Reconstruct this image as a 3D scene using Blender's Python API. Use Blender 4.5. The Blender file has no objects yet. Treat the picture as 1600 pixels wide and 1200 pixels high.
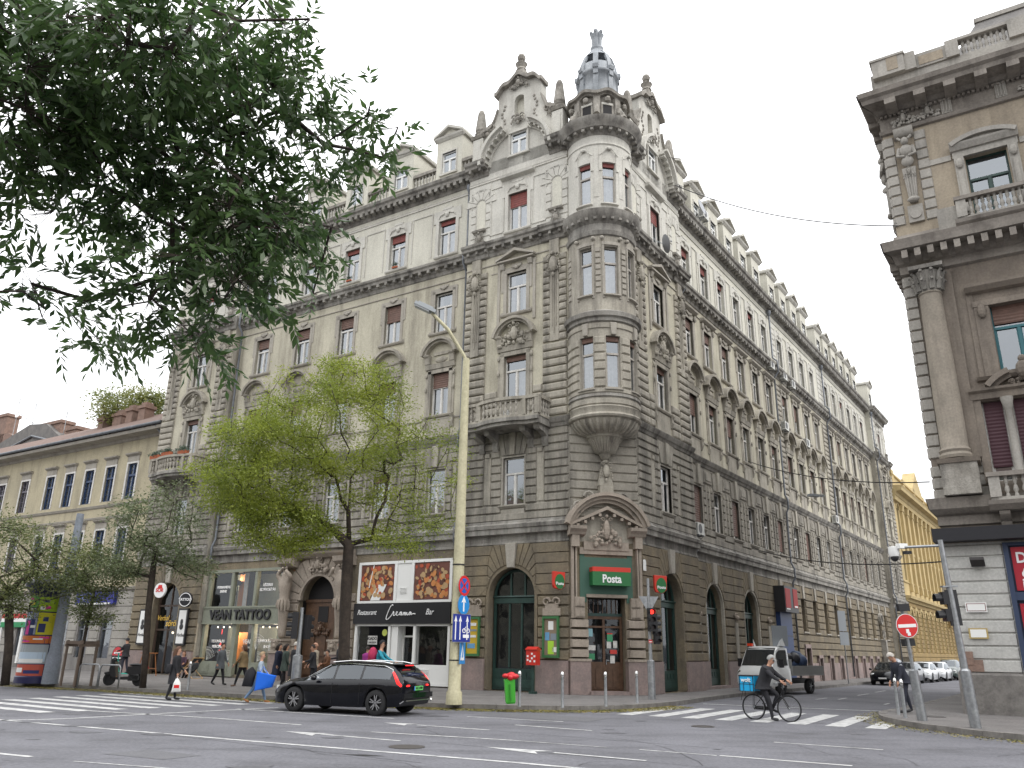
import bpy, bmesh, math, random
import numpy as np
from mathutils import Matrix, Vector
PI=math.pi
rad=math.radians
random.seed(7); np.random.seed(7)
SC=bpy.context.scene
COL=SC.collection
# ---------------------------------------------------------------- camera
cd=bpy.data.cameras.new('camera'); cam=bpy.data.objects.new('camera',cd); COL.objects.link(cam)
_p,_r=0.3188,0.0174
_F=Vector((0,math.cos(_p),math.sin(_p))); _U=Vector((0,-math.sin(_p),math.cos(_p))); _R=Vector((1,0,0))
_R2=math.cos(_r)*_R+math.sin(_r)*_U; _U2=-math.sin(_r)*_R+math.cos(_r)*_U
mw=Matrix((_R2,_U2,-_F)).transposed().to_4x4(); mw.translation=Vector((0,0,1.8))
cam.matrix_world=mw
cd.sensor_width=36; cd.lens=1259.8/1600*36; cd.clip_end=3000; cd.clip_start=.1
SC.camera=cam
# ---------------------------------------------------------------- sky, sun, exposure
W=bpy.data.worlds.new('World'); SC.world=W; W.use_nodes=True
nt=W.node_tree; nt.nodes.clear()
wo=nt.nodes.new('ShaderNodeOutputWorld'); bg=nt.nodes.new('ShaderNodeBackground')
sky=nt.nodes.new('ShaderNodeTexSky'); sky.sky_type='NISHITA'; sky.sun_disc=False
SUN_EL,SUN_ROT=rad(46),rad(118)
sky.sun_elevation=SUN_EL; sky.sun_rotation=SUN_ROT
tc=nt.nodes.new('ShaderNodeTexCoord'); nz=nt.nodes.new('ShaderNodeTexNoise'); nz.inputs['Scale'].default_value=2.2; nz.inputs['Detail'].default_value=5
mp=nt.nodes.new('ShaderNodeMapping'); mp.inputs['Scale'].default_value=(1,1,3)
nt.links.new(tc.outputs['Generated'],mp.inputs[0]); nt.links.new(mp.outputs[0],nz.inputs['Vector'])
sx=nt.nodes.new('ShaderNodeSeparateXYZ'); nt.links.new(tc.outputs['Generated'],sx.inputs[0])
gr=nt.nodes.new('ShaderNodeMapRange'); gr.inputs[1].default_value=0; gr.inputs[2].default_value=1; gr.inputs[3].default_value=.66; gr.inputs[4].default_value=1.75; nt.links.new(sx.outputs['Z'],gr.inputs[0])
cr=nt.nodes.new('ShaderNodeMix'); cr.data_type='RGBA'; cr.inputs[6].default_value=(14.0,14.1,14.4,1); cr.inputs[7].default_value=(17.5,17.6,17.7,1)
nt.links.new(nz.outputs['Fac'],cr.inputs[0])
mx=nt.nodes.new('ShaderNodeMix'); mx.data_type='RGBA'; mx.inputs[0].default_value=.93
nt.links.new(sky.outputs[0],mx.inputs[6]); nt.links.new(cr.outputs[2],mx.inputs[7])
nt.links.new(mx.outputs[2],bg.inputs[0]); 
gm=nt.nodes.new('ShaderNodeMath'); gm.operation='MULTIPLY'; gm.inputs[1].default_value=.1; nt.links.new(gr.outputs[0],gm.inputs[0]); nt.links.new(gm.outputs[0],bg.inputs[1])
nt.links.new(bg.outputs[0],wo.inputs[0])
sd=bpy.data.lights.new('sun','SUN'); sd.energy=1.3; sd.angle=rad(30); sd.color=(1,.97,.93)
so=bpy.data.objects.new('sun',sd); COL.objects.link(so)
_sd=Vector((math.sin(SUN_ROT)*math.cos(SUN_EL),math.cos(SUN_ROT)*math.cos(SUN_EL),math.sin(SUN_EL)))
so.rotation_euler=_sd.to_track_quat('Z','Y').to_euler()
SC.view_settings.view_transform='Standard'; SC.view_settings.look='None'; SC.view_settings.exposure=.28; SC.view_settings.gamma=1
SC.cycles.max_bounces=6; SC.cycles.transparent_max_bounces=12; SC.cycles.diffuse_bounces=3; SC.cycles.glossy_bounces=3
# ---------------------------------------------------------------- materials
MATS={}
def mat(name,c,rough=.8,c2=None,sc=.7,stain=0,stc=(.05,.045,.04),bump=0,bsc=25,metal=0,spec=.4,fine=.12,emit=0,streak=(.9,.9,.12),stlo=.5,coat=0):
    if name in MATS: return MATS[name]
    m=bpy.data.materials.new(name); m.use_nodes=True; t=m.node_tree; N=t.nodes; L=t.links
    b=N['Principled BSDF']; b.inputs['Roughness'].default_value=rough; b.inputs['Metallic'].default_value=metal
    b.inputs['Specular IOR Level'].default_value=spec
    if coat: b.inputs['Coat Weight'].default_value=coat; b.inputs['Coat Roughness'].default_value=.04
    g=N.new('ShaderNodeNewGeometry')
    col=None
    if c2 is not None:
        n=N.new('ShaderNodeTexNoise'); n.inputs['Scale'].default_value=sc; n.inputs['Detail'].default_value=7; n.inputs['Roughness'].default_value=.62
        L.new(g.outputs['Position'],n.inputs['Vector'])
        r=N.new('ShaderNodeMapRange'); r.inputs[1].default_value=.36; r.inputs[2].default_value=.64; L.new(n.outputs['Fac'],r.inputs[0])
        x=N.new('ShaderNodeMix'); x.data_type='RGBA'; x.inputs[6].default_value=(*c,1); x.inputs[7].default_value=(*c2,1); L.new(r.outputs[0],x.inputs[0]); col=x.outputs[2]
    if stain:
        mp=N.new('ShaderNodeMapping'); mp.inputs['Scale'].default_value=streak; L.new(g.outputs['Position'],mp.inputs[0])
        n=N.new('ShaderNodeTexNoise'); n.inputs['Scale'].default_value=1.6; n.inputs['Detail'].default_value=8; n.inputs['Roughness'].default_value=.7; L.new(mp.outputs[0],n.inputs['Vector'])
        r=N.new('ShaderNodeMapRange'); r.inputs[1].default_value=stlo; r.inputs[2].default_value=stlo+.22; r.inputs[4].default_value=stain; L.new(n.outputs['Fac'],r.inputs[0])
        x=N.new('ShaderNodeMix'); x.data_type='RGBA'; x.inputs[7].default_value=(*stc,1); L.new(r.outputs[0],x.inputs[0])
        if col: L.new(col,x.inputs[6])
        else: x.inputs[6].default_value=(*c,1)
        col=x.outputs[2]
    if fine and (c2 is not None or bump):
        n=N.new('ShaderNodeTexNoise'); n.inputs['Scale'].default_value=14; n.inputs['Detail'].default_value=5; L.new(g.outputs['Position'],n.inputs['Vector'])
        r=N.new('ShaderNodeMapRange'); r.inputs[1].default_value=.3; r.inputs[2].default_value=.7; r.inputs[3].default_value=1-fine; r.inputs[4].default_value=1+fine; L.new(n.outputs['Fac'],r.inputs[0])
        x=N.new('ShaderNodeVectorMath'); x.operation='SCALE'
        if col: L.new(col,x.inputs[0])
        else: x.inputs[0].default_value=c
        L.new(r.outputs[0],x.inputs['Scale']); col=x.outputs[0]
    if col: L.new(col,b.inputs['Base Color'])
    else: b.inputs['Base Color'].default_value=(*c,1)
    if bump:
        n=N.new('ShaderNodeTexNoise'); n.inputs['Scale'].default_value=bsc; n.inputs['Detail'].default_value=4; L.new(g.outputs['Position'],n.inputs['Vector'])
        u=N.new('ShaderNodeBump'); u.inputs['Strength'].default_value=bump; u.inputs['Distance'].default_value=.03; L.new(n.outputs['Fac'],u.inputs['Height']); L.new(u.outputs[0],b.inputs['Normal'])
    if emit: b.inputs['Emission Color'].default_value=(*c,1); b.inputs['Emission Strength'].default_value=emit
    MATS[name]=m; return m
def glass(name,tint=(.02,.025,.03),tr=.5,refl=.22):
    if name in MATS: return MATS[name]
    m=bpy.data.materials.new(name); m.use_nodes=True; t=m.node_tree; N=t.nodes; L=t.links; N.clear()
    o=N.new('ShaderNodeOutputMaterial'); T=N.new('ShaderNodeBsdfTransparent'); D=N.new('ShaderNodeBsdfDiffuse'); G=N.new('ShaderNodeBsdfGlossy')
    D.inputs[0].default_value=(*tint,1); G.inputs['Roughness'].default_value=.03; G.inputs[0].default_value=(.9,.95,1,1)
    g=N.new('ShaderNodeNewGeometry'); n=N.new('ShaderNodeTexNoise'); n.inputs['Scale'].default_value=1.3; L.new(g.outputs['Position'],n.inputs['Vector'])
    u=N.new('ShaderNodeBump'); u.inputs['Strength'].default_value=.12; u.inputs['Distance'].default_value=.05; L.new(n.outputs['Fac'],u.inputs['Height']); L.new(u.outputs[0],G.inputs['Normal'])
    a=N.new('ShaderNodeMixShader'); a.inputs[0].default_value=tr; L.new(D.outputs[0],a.inputs[1]); L.new(T.outputs[0],a.inputs[2])
    f=N.new('ShaderNodeLayerWeight'); f.inputs['Blend'].default_value=.5
    pw=N.new('ShaderNodeMath'); pw.operation='POWER'; pw.inputs[1].default_value=4; L.new(f.outputs['Facing'],pw.inputs[0])
    ad=N.new('ShaderNodeMath'); ad.operation='MULTIPLY_ADD'; ad.inputs[1].default_value=.75; ad.inputs[2].default_value=refl; L.new(pw.outputs[0],ad.inputs[0])
    b=N.new('ShaderNodeMixShader'); L.new(ad.outputs[0],b.inputs[0]); L.new(a.outputs[0],b.inputs[1]); L.new(G.outputs[0],b.inputs[2])
    L.new(b.outputs[0],o.inputs[0]); MATS[name]=m; return m
def leafmat(name,c,c2,tr=.35,sc=1.5):
    if name in MATS: return MATS[name]
    m=bpy.data.materials.new(name); m.use_nodes=True; t=m.node_tree; N=t.nodes; L=t.links; N.clear()
    o=N.new('ShaderNodeOutputMaterial'); g=N.new('ShaderNodeNewGeometry'); n=N.new('ShaderNodeTexNoise'); n.inputs['Scale'].default_value=sc; n.inputs['Detail'].default_value=3
    L.new(g.outputs['Position'],n.inputs['Vector'])
    r=N.new('ShaderNodeMapRange'); r.inputs[1].default_value=.38; r.inputs[2].default_value=.62; L.new(n.outputs['Fac'],r.inputs[0])
    a1=N.new('ShaderNodeMath'); a1.operation='MULTIPLY_ADD'; a1.inputs[1].default_value=.5; a1.use_clamp=True
    m2=N.new('ShaderNodeMath'); m2.operation='MULTIPLY'; m2.inputs[1].default_value=.5; L.new(r.outputs[0],m2.inputs[0])
    L.new(g.outputs['Random Per Island'],a1.inputs[0]); L.new(m2.outputs[0],a1.inputs[2])
    x=N.new('ShaderNodeMix'); x.data_type='RGBA'; x.inputs[6].default_value=(*c,1); x.inputs[7].default_value=(*c2,1); L.new(a1.outputs[0],x.inputs[0])
    b=N.new('ShaderNodeBsdfPrincipled'); b.inputs['Roughness'].default_value=.42; b.inputs['Specular IOR Level'].default_value=.5; L.new(x.outputs[2],b.inputs['Base Color'])
    T=N.new('ShaderNodeBsdfTranslucent'); L.new(x.outputs[2],T.inputs[0])
    s=N.new('ShaderNodeMixShader'); s.inputs[0].default_value=tr; L.new(b.outputs[0],s.inputs[1]); L.new(T.outputs[0],s.inputs[2]); L.new(s.outputs[0],o.inputs[0])
    MATS[name]=m; return m
STC=(.085,.077,.068)
def K(n):
    D=dict(
    stone=lambda:mat('stone',(.385,.357,.30),.9,(.285,.263,.22),.9,.85,(.11,.10,.088),.35,30,stlo=.46),
    stone1=lambda:mat('stone_dark',(.32,.297,.253),.9,(.235,.218,.185),.9,.85,(.085,.078,.068),.4,30,stlo=.45),  # first-floor stone, a darker tone than the stone above
    stone_lt=lambda:mat('stone_light',(.36,.335,.29),.9,(.29,.268,.23),.8,.55,(.12,.108,.094),.25,30),
    stone_up=lambda:mat('stone_upper',(.54,.525,.475),.9,(.45,.437,.395),.8,.5,(.24,.22,.19),.2,30),
    plaster=lambda:mat('plaster_cream',(.48,.45,.355),.92,(.38,.355,.28),.5,.75,(.2,.18,.145),.15,40,stlo=.47),
    plaster_up=lambda:mat('plaster_upper',(.57,.552,.475),.92,(.49,.475,.41),.5,.4,(.33,.31,.26),.15,40),
    ochre=lambda:mat('stone_ochre',(.21,.172,.115),.92,(.14,.12,.09),1.1,.6,(.06,.052,.042),.8,14),
    cornice=lambda:mat('cornice_grey',(.31,.298,.27),.9,(.22,.205,.182),1.2,.9,(.06,.055,.05),.3,25,stlo=.44),
    weather=lambda:mat('weathered_stone',(.33,.31,.275),.95,(.2,.185,.16),2.0,.85,(.07,.065,.06),.6,18,streak=(1.5,1.5,.7)),
    pink=lambda:mat('pink_granite',(.27,.205,.188),.75,(.20,.16,.15),2,.5,(.12,.10,.09),.2,60),
    portal=lambda:mat('portal_stone',(.34,.29,.24),.85,(.27,.23,.19),1.2,.55,(.09,.075,.06),.3,30),
    lead=lambda:mat('lead_roof',(.25,.27,.29),.55,(.17,.185,.20),2,.5,(.45,.47,.48),.15,20,spec=.5),
    slate=lambda:mat('roof_slate',(.11,.105,.10),.7,(.16,.15,.14),2,bump=.4,bsc=12),
    tile=lambda:mat('roof_tile',(.16,.10,.08),.85,(.11,.075,.06),3,bump=.5,bsc=10),
    brick=lambda:mat('old_brick',(.25,.165,.13),.9,(.19,.13,.105),3,.5,(.09,.07,.06),.5,20),
    white=lambda:mat('white_paint',(.72,.72,.70),.5,fine=0),
    frame=lambda:mat('window_paint',(.62,.61,.58),.55,(.5,.48,.45),3),
    brown=lambda:mat('brown_wood',(.11,.06,.035),.5,(.07,.038,.022),4,bump=.15),
    green=lambda:mat('green_paint',(.025,.06,.05),.45,(.018,.04,.035),3),
    sage=lambda:mat('sage_paint',(.22,.235,.185),.6,(.2,.21,.165),2),
    dark=lambda:mat('dark_interior',(.018,.017,.018),.8),
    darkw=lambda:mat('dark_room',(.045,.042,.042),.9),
    curtain=lambda:mat('curtain',(.62,.61,.58),.9,(.45,.44,.42),5),
    redb=lambda:mat('red_blind',(.20,.05,.04),.6,(.15,.04,.035),4),
    brnb=lambda:mat('brown_blind',(.15,.085,.065),.6,(.11,.065,.05),4),
    zinc=lambda:mat('zinc_pipe',(.17,.18,.20),.45,(.11,.12,.13),3,metal=.3),
    steel=lambda:mat('galvanised_steel',(.34,.35,.36),.4,(.25,.26,.27),6,metal=.7),
    black=lambda:mat('black_plastic',(.018,.018,.02),.45),
    rubber=lambda:mat('tyre_rubber',(.02,.02,.021),.85),
    carp=lambda:mat('black_car_paint',(.004,.0045,.007),.12,spec=.25,coat=.25),
    whitep=lambda:mat('white_car_paint',(.62,.63,.62),.3,spec=.5,coat=.5),
    chrome=lambda:mat('chrome',(.6,.6,.6),.15,metal=1),
    pane=lambda:glass('window_glass'), paned=lambda:glass('shop_glass',(.01,.012,.012),.75,.06), carg=lambda:glass('car_glass',(.006,.008,.01),.2,.09),
    asphalt=lambda:mat('asphalt',(.135,.135,.15),.9,(.098,.098,.109),.35,.6,(.035,.034,.036),.35,90,streak=(.25,.6,1),fine=.2),
    pave=lambda:mat('pavement_asphalt',(.165,.155,.15),.92,(.12,.114,.11),.6,.5,(.05,.047,.045),.3,70,streak=(.6,.6,1),fine=.2),
    kerb=lambda:mat('kerb_granite',(.19,.178,.165),.85,(.12,.112,.105),2.5,.5,(.06,.055,.05),.3,40,streak=(1,1,1)),
    mark=lambda:mat('road_marking',(.50,.50,.49),.8,(.36,.36,.355),3,.8,(.12,.12,.13),.1,60,streak=(2.2,2.2,1),stlo=.47),
    bark=lambda:mat('bark',(.055,.042,.033),.95,(.032,.025,.02),4,bump=.8,bsc=18),
    skin=lambda:mat('skin',(.45,.25,.17),.6), hairb=lambda:mat('dark_hair',(.02,.013,.01),.7), hairg=lambda:mat('grey_hair',(.45,.42,.38),.8),
    yel=lambda:mat('yellow_plaster',(.48,.375,.19),.9,(.40,.31,.155),.6,.45,(.24,.165,.07),.2,30),
    brownst=lambda:mat('brown_stone',(.225,.192,.158),.9,(.165,.14,.117),.9,.6,(.055,.048,.042),.3,25),
    tanpl=lambda:mat('tan_plaster',(.34,.29,.22),.92,(.27,.23,.18),.8,.6,(.13,.105,.08),.25,25),
    asht=lambda:mat('light_ashlar',(.47,.465,.44),.9,(.40,.395,.375),.7,.5,(.2,.195,.18),.2,30),
    greyst=lambda:mat('grey_ashlar',(.36,.34,.305),.9,(.28,.265,.24),.7,.55,(.11,.105,.095),.2,30),
    )
    return D[n]()
def flat(name,c,r=.6,**k): return mat(name,c,r,**k)
# ---------------------------------------------------------------- mesh builder
class B:
    def __init__(s,*mats): s.v=[];s.f=[];s.mi=[];s.m=0;s.mats=[K(m) if isinstance(m,str) else m for m in mats];s.warp=None;s.sm=[];s.smooth=False;s.rg=[]
    def add(s,vs,fs):
        o=len(s.v); s.v.extend(vs); s.rg.append((o,len(s.v),len(s.f),len(s.f)+len(fs)))
        for f in fs: s.f.append(tuple(o+i for i in f)); s.mi.append(s.m); s.sm.append(s.smooth)
    def box(s,x0,x1,y0,y1,z0,z1):
        s.add([(x0,y0,z0),(x1,y0,z0),(x1,y1,z0),(x0,y1,z0),(x0,y0,z1),(x1,y0,z1),(x1,y1,z1),(x0,y1,z1)],[(0,3,2,1),(4,5,6,7),(0,1,5,4),(1,2,6,5),(2,3,7,6),(3,0,4,7)])
    def cbox(s,cx,cy,cz,sx,sy,sz): s.box(cx-sx/2,cx+sx/2,cy-sy/2,cy+sy/2,cz-sz/2,cz+sz/2)
    def obox(s,M,sx,sy,sz):
        vs=[M@Vector((a*sx/2,b*sy/2,c*sz/2)) for a,b,c in [(-1,-1,-1),(1,-1,-1),(1,1,-1),(-1,1,-1),(-1,-1,1),(1,-1,1),(1,1,1),(-1,1,1)]]
        s.add([tuple(v) for v in vs],[(0,3,2,1),(4,5,6,7),(0,1,5,4),(1,2,6,5),(2,3,7,6),(3,0,4,7)])
    def block(s,x0,x1,z0,z1,d,ch,y=0,nx=1,rnd=False):
        # rusticated block standing out of the wall plane y by d (outward is -y)
        if x1-x0<.03: return
        ch=min(ch,(x1-x0)*.45,(z1-z0)*.45)
        prof=[(0,0),(ch*.3,d*.72),(ch,d)] if rnd else [(0,0),(ch,d)]
        hz=[(z0+a,b) for a,b in prof]+[(z1-a,b) for a,b in reversed(prof)]
        xs=[(x0+a,b) for a,b in prof]
        cols=xs+[(x0+ch+(x1-x0-2*ch)*i/nx,d) for i in range(1,nx)]+[(x1-a,b) for a,b in reversed(prof)]
        vs=[];n=len(hz)
        for x,dx in cols:
            for z,dz in hz: vs.append((x,y-min(dx,dz),z))
        fs=[]
        for i in range(len(cols)-1):
            for j in range(n-1): fs.append((i*n+j,(i+1)*n+j,(i+1)*n+j+1,i*n+j+1))
        s.add(vs,fs)
    def poly(s,pts,y0,y1,ch=0):
        # prism: polygon in xz, front at y1 (outward, smaller y)
        n=len(pts); cx=sum(p[0] for p in pts)/n; cz=sum(p[1] for p in pts)/n
        vs=[(x,y0,z) for x,z in pts]
        if ch:
            vs+=[(x,y1+ch,z) for x,z in pts]
            q=[]
            for x,z in pts:
                d=math.hypot(x-cx,z-cz) or 1; k=max(0,1-ch*1.2/d); q.append((cx+(x-cx)*k,cz+(z-cz)*k))
            vs+=[(x,y1,z) for x,z in q]
        else: vs+=[(x,y1,z) for x,z in pts]
        fs=[];L=2 if ch else 1
        for l in range(L):
            for i in range(n): j=(i+1)%n; fs.append((l*n+i,l*n+j,(l+1)*n+j,(l+1)*n+i))
        fs.append(tuple(L*n+i for i in range(n))); fs.append(tuple(n-1-i for i in range(n)))
        s.add(vs,fs)
    def prof(s,x0,x1,pts,nx=1,y=0):
        # profile (out,z) listed bottom to top, swept along x
        n=len(pts); vs=[]
        for i in range(nx+1):
            x=x0+(x1-x0)*i/nx
            vs+=[(x,y-o,z) for o,z in pts]
        fs=[(i*n+j,(i+1)*n+j,(i+1)*n+j+1,i*n+j+1) for i in range(nx) for j in range(n-1)]
        fs.append(tuple(range(n-1,-1,-1))); fs.append(tuple(nx*n+i for i in range(n)))
        s.add(vs,fs)
    def lathe(s,pr,cx=0,cy=0,cz=0,n=16,a0=0,a1=2*PI,sx=1,sy=1,cap=True):
        full=abs(a1-a0-2*PI)<1e-6; m=n if full else n+1; vs=[]
        for i in range(m):
            a=a0+(a1-a0)*i/n; c,si=math.cos(a),math.sin(a)
            vs+=[(cx+r*c*sx,cy+r*si*sy,cz+z) for r,z in pr]
        k=len(pr); fs=[]
        for i in range(n):
            j=(i+1)%m
            for q in range(k-1): fs.append((i*k+q,j*k+q,j*k+q+1,i*k+q+1))
        s.add(vs,fs)
        if full and cap:
            if pr[0][0]>1e-4: s.add([vs[i*k] for i in range(m)],[tuple(range(m-1,-1,-1))])
            if pr[-1][0]>1e-4: s.add([vs[i*k+k-1] for i in range(m)],[tuple(range(m))])
    def tube(s,pts,r,n=8,cap=True):
        pts=[Vector(p) for p in pts]; R=r if isinstance(r,(list,tuple)) else [r]*len(pts); vs=[]
        up=None
        for i,p in enumerate(pts):
            d=(pts[min(i+1,len(pts)-1)]-pts[max(i-1,0)]).normalized()
            if up is None: up=Vector((0,0,1)) if abs(d.z)<.9 else Vector((1,0,0))
            a=d.cross(up); a=a.normalized() if a.length>1e-5 else d.orthogonal().normalized(); b=a.cross(d).normalized(); up=b
            for k in range(n):
                t=2*PI*k/n; q=p+(a*math.cos(t)+b*math.sin(t))*R[i]; vs.append(tuple(q))
        fs=[]
        for i in range(len(pts)-1):
            for k in range(n): j=(k+1)%n; fs.append((i*n+k,i*n+j,(i+1)*n+j,(i+1)*n+k))
        if cap: fs.append(tuple(range(n-1,-1,-1))); fs.append(tuple((len(pts)-1)*n+k for k in range(n)))
        s.add(vs,fs)
    def ball(s,cx,cy,cz,r,sx=1,sy=1,sz=1,n=8,m=6):
        vs=[(cx,cy,cz-r*sz)];fs=[]
        for j in range(1,m):
            a=-PI/2+PI*j/m
            for i in range(n): t=2*PI*i/n; vs.append((cx+r*sx*math.cos(a)*math.cos(t),cy+r*sy*math.cos(a)*math.sin(t),cz+r*sz*math.sin(a)))
        vs.append((cx,cy,cz+r*sz)); T=len(vs)-1
        for i in range(n):
            k=(i+1)%n; fs.append((0,1+k,1+i)); fs.append((T,T-n+i,T-n+k))
            for j in range(m-2): o=1+j*n; fs.append((o+i,o+k,o+n+k,o+n+i))
        s.add(vs,fs)
    def wall(s,x0,x1,z0,z1,ops=(),y=0,depth=.3,maxdx=99,back=False):
        # sheet with rectangular openings and reveals
        xs={x0,x1};zs={z0,z1}
        for a,b,c,d in ops: xs|={max(a,x0),min(b,x1)};zs|={max(c,z0),min(d,z1)}
        xs=sorted(x for x in xs if x0<=x<=x1);zs=sorted(z for z in zs if z0<=z<=z1)
        X=[]
        for a,b in zip(xs,xs[1:]):
            k=max(1,math.ceil((b-a)/maxdx)); X+=[a+(b-a)*i/k for i in range(k)]
        X.append(xs[-1])
        idx={};vs=[];fs=[]
        def V(x,z):
            if (x,z) not in idx: idx[(x,z)]=len(vs);vs.append((x,y,z))
            return idx[(x,z)]
        for a,b in zip(X,X[1:]):
            for c,d in zip(zs,zs[1:]):
                mx_,mz=(a+b)/2,(c+d)/2
                if any(o[0]<mx_<o[1] and o[2]<mz<o[3] for o in ops): continue
                fs.append((V(a,c),V(b,c),V(b,d),V(a,d)))
        s.add(vs,fs)
        for a,b,c,d in ops:
            a,b,c,d=max(a,x0),min(b,x1),max(c,z0),min(d,z1)
            if a>=b or c>=d: continue
            s.add([(a,y,c),(b,y,c),(b,y,d),(a,y,d),(a,y+depth,c),(b,y+depth,c),(b,y+depth,d),(a,y+depth,d)],[(0,4,5,1),(1,5,6,2),(2,6,7,3),(3,7,4,0)])
    def col(s,xs,zl,zh,y0,y1):
        # solid whose lower and upper edges follow functions of x; y1 = front
        n=len(xs);vs=[]
        for x in xs:
            a=zl(x) if callable(zl) else zl; b=zh(x) if callable(zh) else zh
            vs+=[(x,y1,a),(x,y1,b),(x,y0,b),(x,y0,a)]
        fs=[]
        for i in range(n-1):
            o=i*4;p=o+4; fs+=[(o,p,p+1,o+1),(o+1,p+1,p+2,o+2),(o+2,p+2,p+3,o+3),(o+3,p+3,p,o)]
        fs+=[(0,1,2,3),((n-1)*4+3,(n-1)*4+2,(n-1)*4+1,(n-1)*4)]
        s.add(vs,fs)
    def arc(s,cx,cz,r0,r1,a0,a1,y0,y1,n=16):
        # flat arched band in the wall plane (angles in radians from +x)
        vs=[]
        for i in range(n+1):
            a=a0+(a1-a0)*i/n; c,si=math.cos(a),math.sin(a)
            for r,yy in ((r0,y0),(r0,y1),(r1,y1),(r1,y0)): vs.append((cx+r*c,yy,cz+r*si))
        fs=[]
        for i in range(n):
            o=i*4;p=o+4
            for k in range(4): l=(k+1)%4; fs.append((o+k,p+k,p+l,o+l))
        fs+=[(0,1,2,3),(n*4+3,n*4+2,n*4+1,n*4)]
        s.add(vs,fs)
    def build(s,name,parent=None,Wm=None,sharp=None):
        me=bpy.data.meshes.new(name); v=s.v
        if s.warp: v=[s.warp(*p) for p in v]
        me.from_pydata([tuple(p) for p in v],[],s.f); 
        for m in s.mats: me.materials.append(m)
        me.polygons.foreach_set('material_index',s.mi)
        me.polygons.foreach_set('use_smooth',s.sm if sharp is None else [True]*len(s.f))
        bm=bmesh.new(); bm.from_mesh(me); bmesh.ops.recalc_face_normals(bm,faces=bm.faces); bm.to_mesh(me); bm.free()
        if sharp is not None: me.set_sharp_from_angle(angle=rad(sharp))
        me.update()
        o=bpy.data.objects.new(name,me); COL.objects.link(o); place(o,parent,Wm); return o
def pieces(b,name,parent,Wm=None,tol=.02,sharp=None):
    # one object for every separate piece collected in b
    n=len(b.rg); bb=[]
    for v0,v1,_,_ in b.rg:
        a=np.array(b.v[v0:v1],float); bb.append((a.min(0)-tol,a.max(0)+tol))
    g=list(range(n))
    def fd(i):
        while g[i]!=i: i=g[i]
        return i
    for i in range(n):
        for j in range(i):
            if np.all(bb[i][0]<bb[j][1]) and np.all(bb[j][0]<bb[i][1]): g[fd(i)]=fd(j)
    out=[]
    for r in sorted(set(fd(i) for i in range(n))):
        c=B(); c.mats=b.mats; c.warp=b.warp
        for i in range(n):
            if fd(i)==r:
                v0,v1,f0,f1=b.rg[i]; k=len(c.v)-v0; c.v+=b.v[v0:v1]; c.f+=[tuple(q+k for q in f) for f in b.f[f0:f1]]; c.mi+=b.mi[f0:f1]; c.sm+=b.sm[f0:f1]
        out.append(c.build(name,parent,Wm,sharp))
    return out
WD={}
def place(o,parent=None,Wm=None):
    if Wm is None: Wm=WD[parent.name] if parent else Matrix.Identity(4)
    o.parent=parent
    o.matrix_basis=(WD[parent.name].inverted()@Wm) if parent else Wm
    WD[o.name]=Wm.copy()
def tag(o,label=None,cat=None,group=None,kind=None):
    if label: o['label']=label
    if cat: o['category']=cat
    if group: o['group']=group
    if kind: o['kind']=kind
    return o
def empty(name,Wm,label,cat,group=None):
    o=bpy.data.objects.new(name,None); COL.objects.link(o); o.empty_display_size=.3; place(o,None,Wm); return tag(o,label,cat,group)
def T(x=0,y=0,z=0,rz=0,s=None,rx=0,ry=0):
    M=Matrix.Translation((x,y,z))@Matrix.Rotation(rz,4,'Z')
    if ry: M=M@Matrix.Rotation(ry,4,'Y')
    if rx: M=M@Matrix.Rotation(rx,4,'X')
    if s is not None: M=M@Matrix.Diagonal((*(s if hasattr(s,'__len__') else (s,s,s)),1))
    return M
KIDS={}
def copyt(o,parent,Wm,mats=None):
    # a thing or part with its own children, at a new place
    c=o.copy(); COL.objects.link(c)
    for k in list(c.keys()):
        if k in('label','category','group') and parent is not None: pass
    old=WD[o.name]; place(c,parent,Wm)
    for ch in o.children:
        copyt(ch,c,Wm@(old.inverted()@WD[ch.name]))
    return c
_DG=None
def text(body,size,mat_,name,parent=None,Wm=None,ext=.008,align='CENTER',shear=0,off=0,sx=1,space=1):
    cu=bpy.data.curves.new('t','FONT'); cu.body=body; cu.size=size; cu.extrude=ext; cu.align_x=align; cu.align_y='CENTER'; cu.shear=shear; cu.offset=off; cu.space_character=space; cu.resolution_u=3
    ob=bpy.data.objects.new('t',cu); COL.objects.link(ob)
    dg=bpy.context.evaluated_depsgraph_get(); me=bpy.data.meshes.new_from_object(ob.evaluated_get(dg))
    bpy.data.objects.remove(ob); bpy.data.curves.remove(cu)
    # text lies in xz plane facing -y
    me.transform(Matrix.Rotation(PI/2,4,'X')@Matrix.Diagonal((sx,1,1,1)))
    me.materials.clear(); me.materials.append(mat_ if not isinstance(mat_,str) else K(mat_))
    me.name=name; o=bpy.data.objects.new(name,me); COL.objects.link(o); place(o,parent,Wm); return o
# frames of the facades: x along the wall, -y out of it
FL=T(2.5524,34.6344,0,rad(-32.4325)); FR=T(5.6641,35.2559,0,rad(54.9494)); FC=T(2.5524,34.6344,0,rad(11.296))
FQ=T(14.7681,26.9917,0,rad(-32.4325)); FS=T(14.7681,26.9917,0,rad(54.9494+180))
REC=.45
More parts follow.
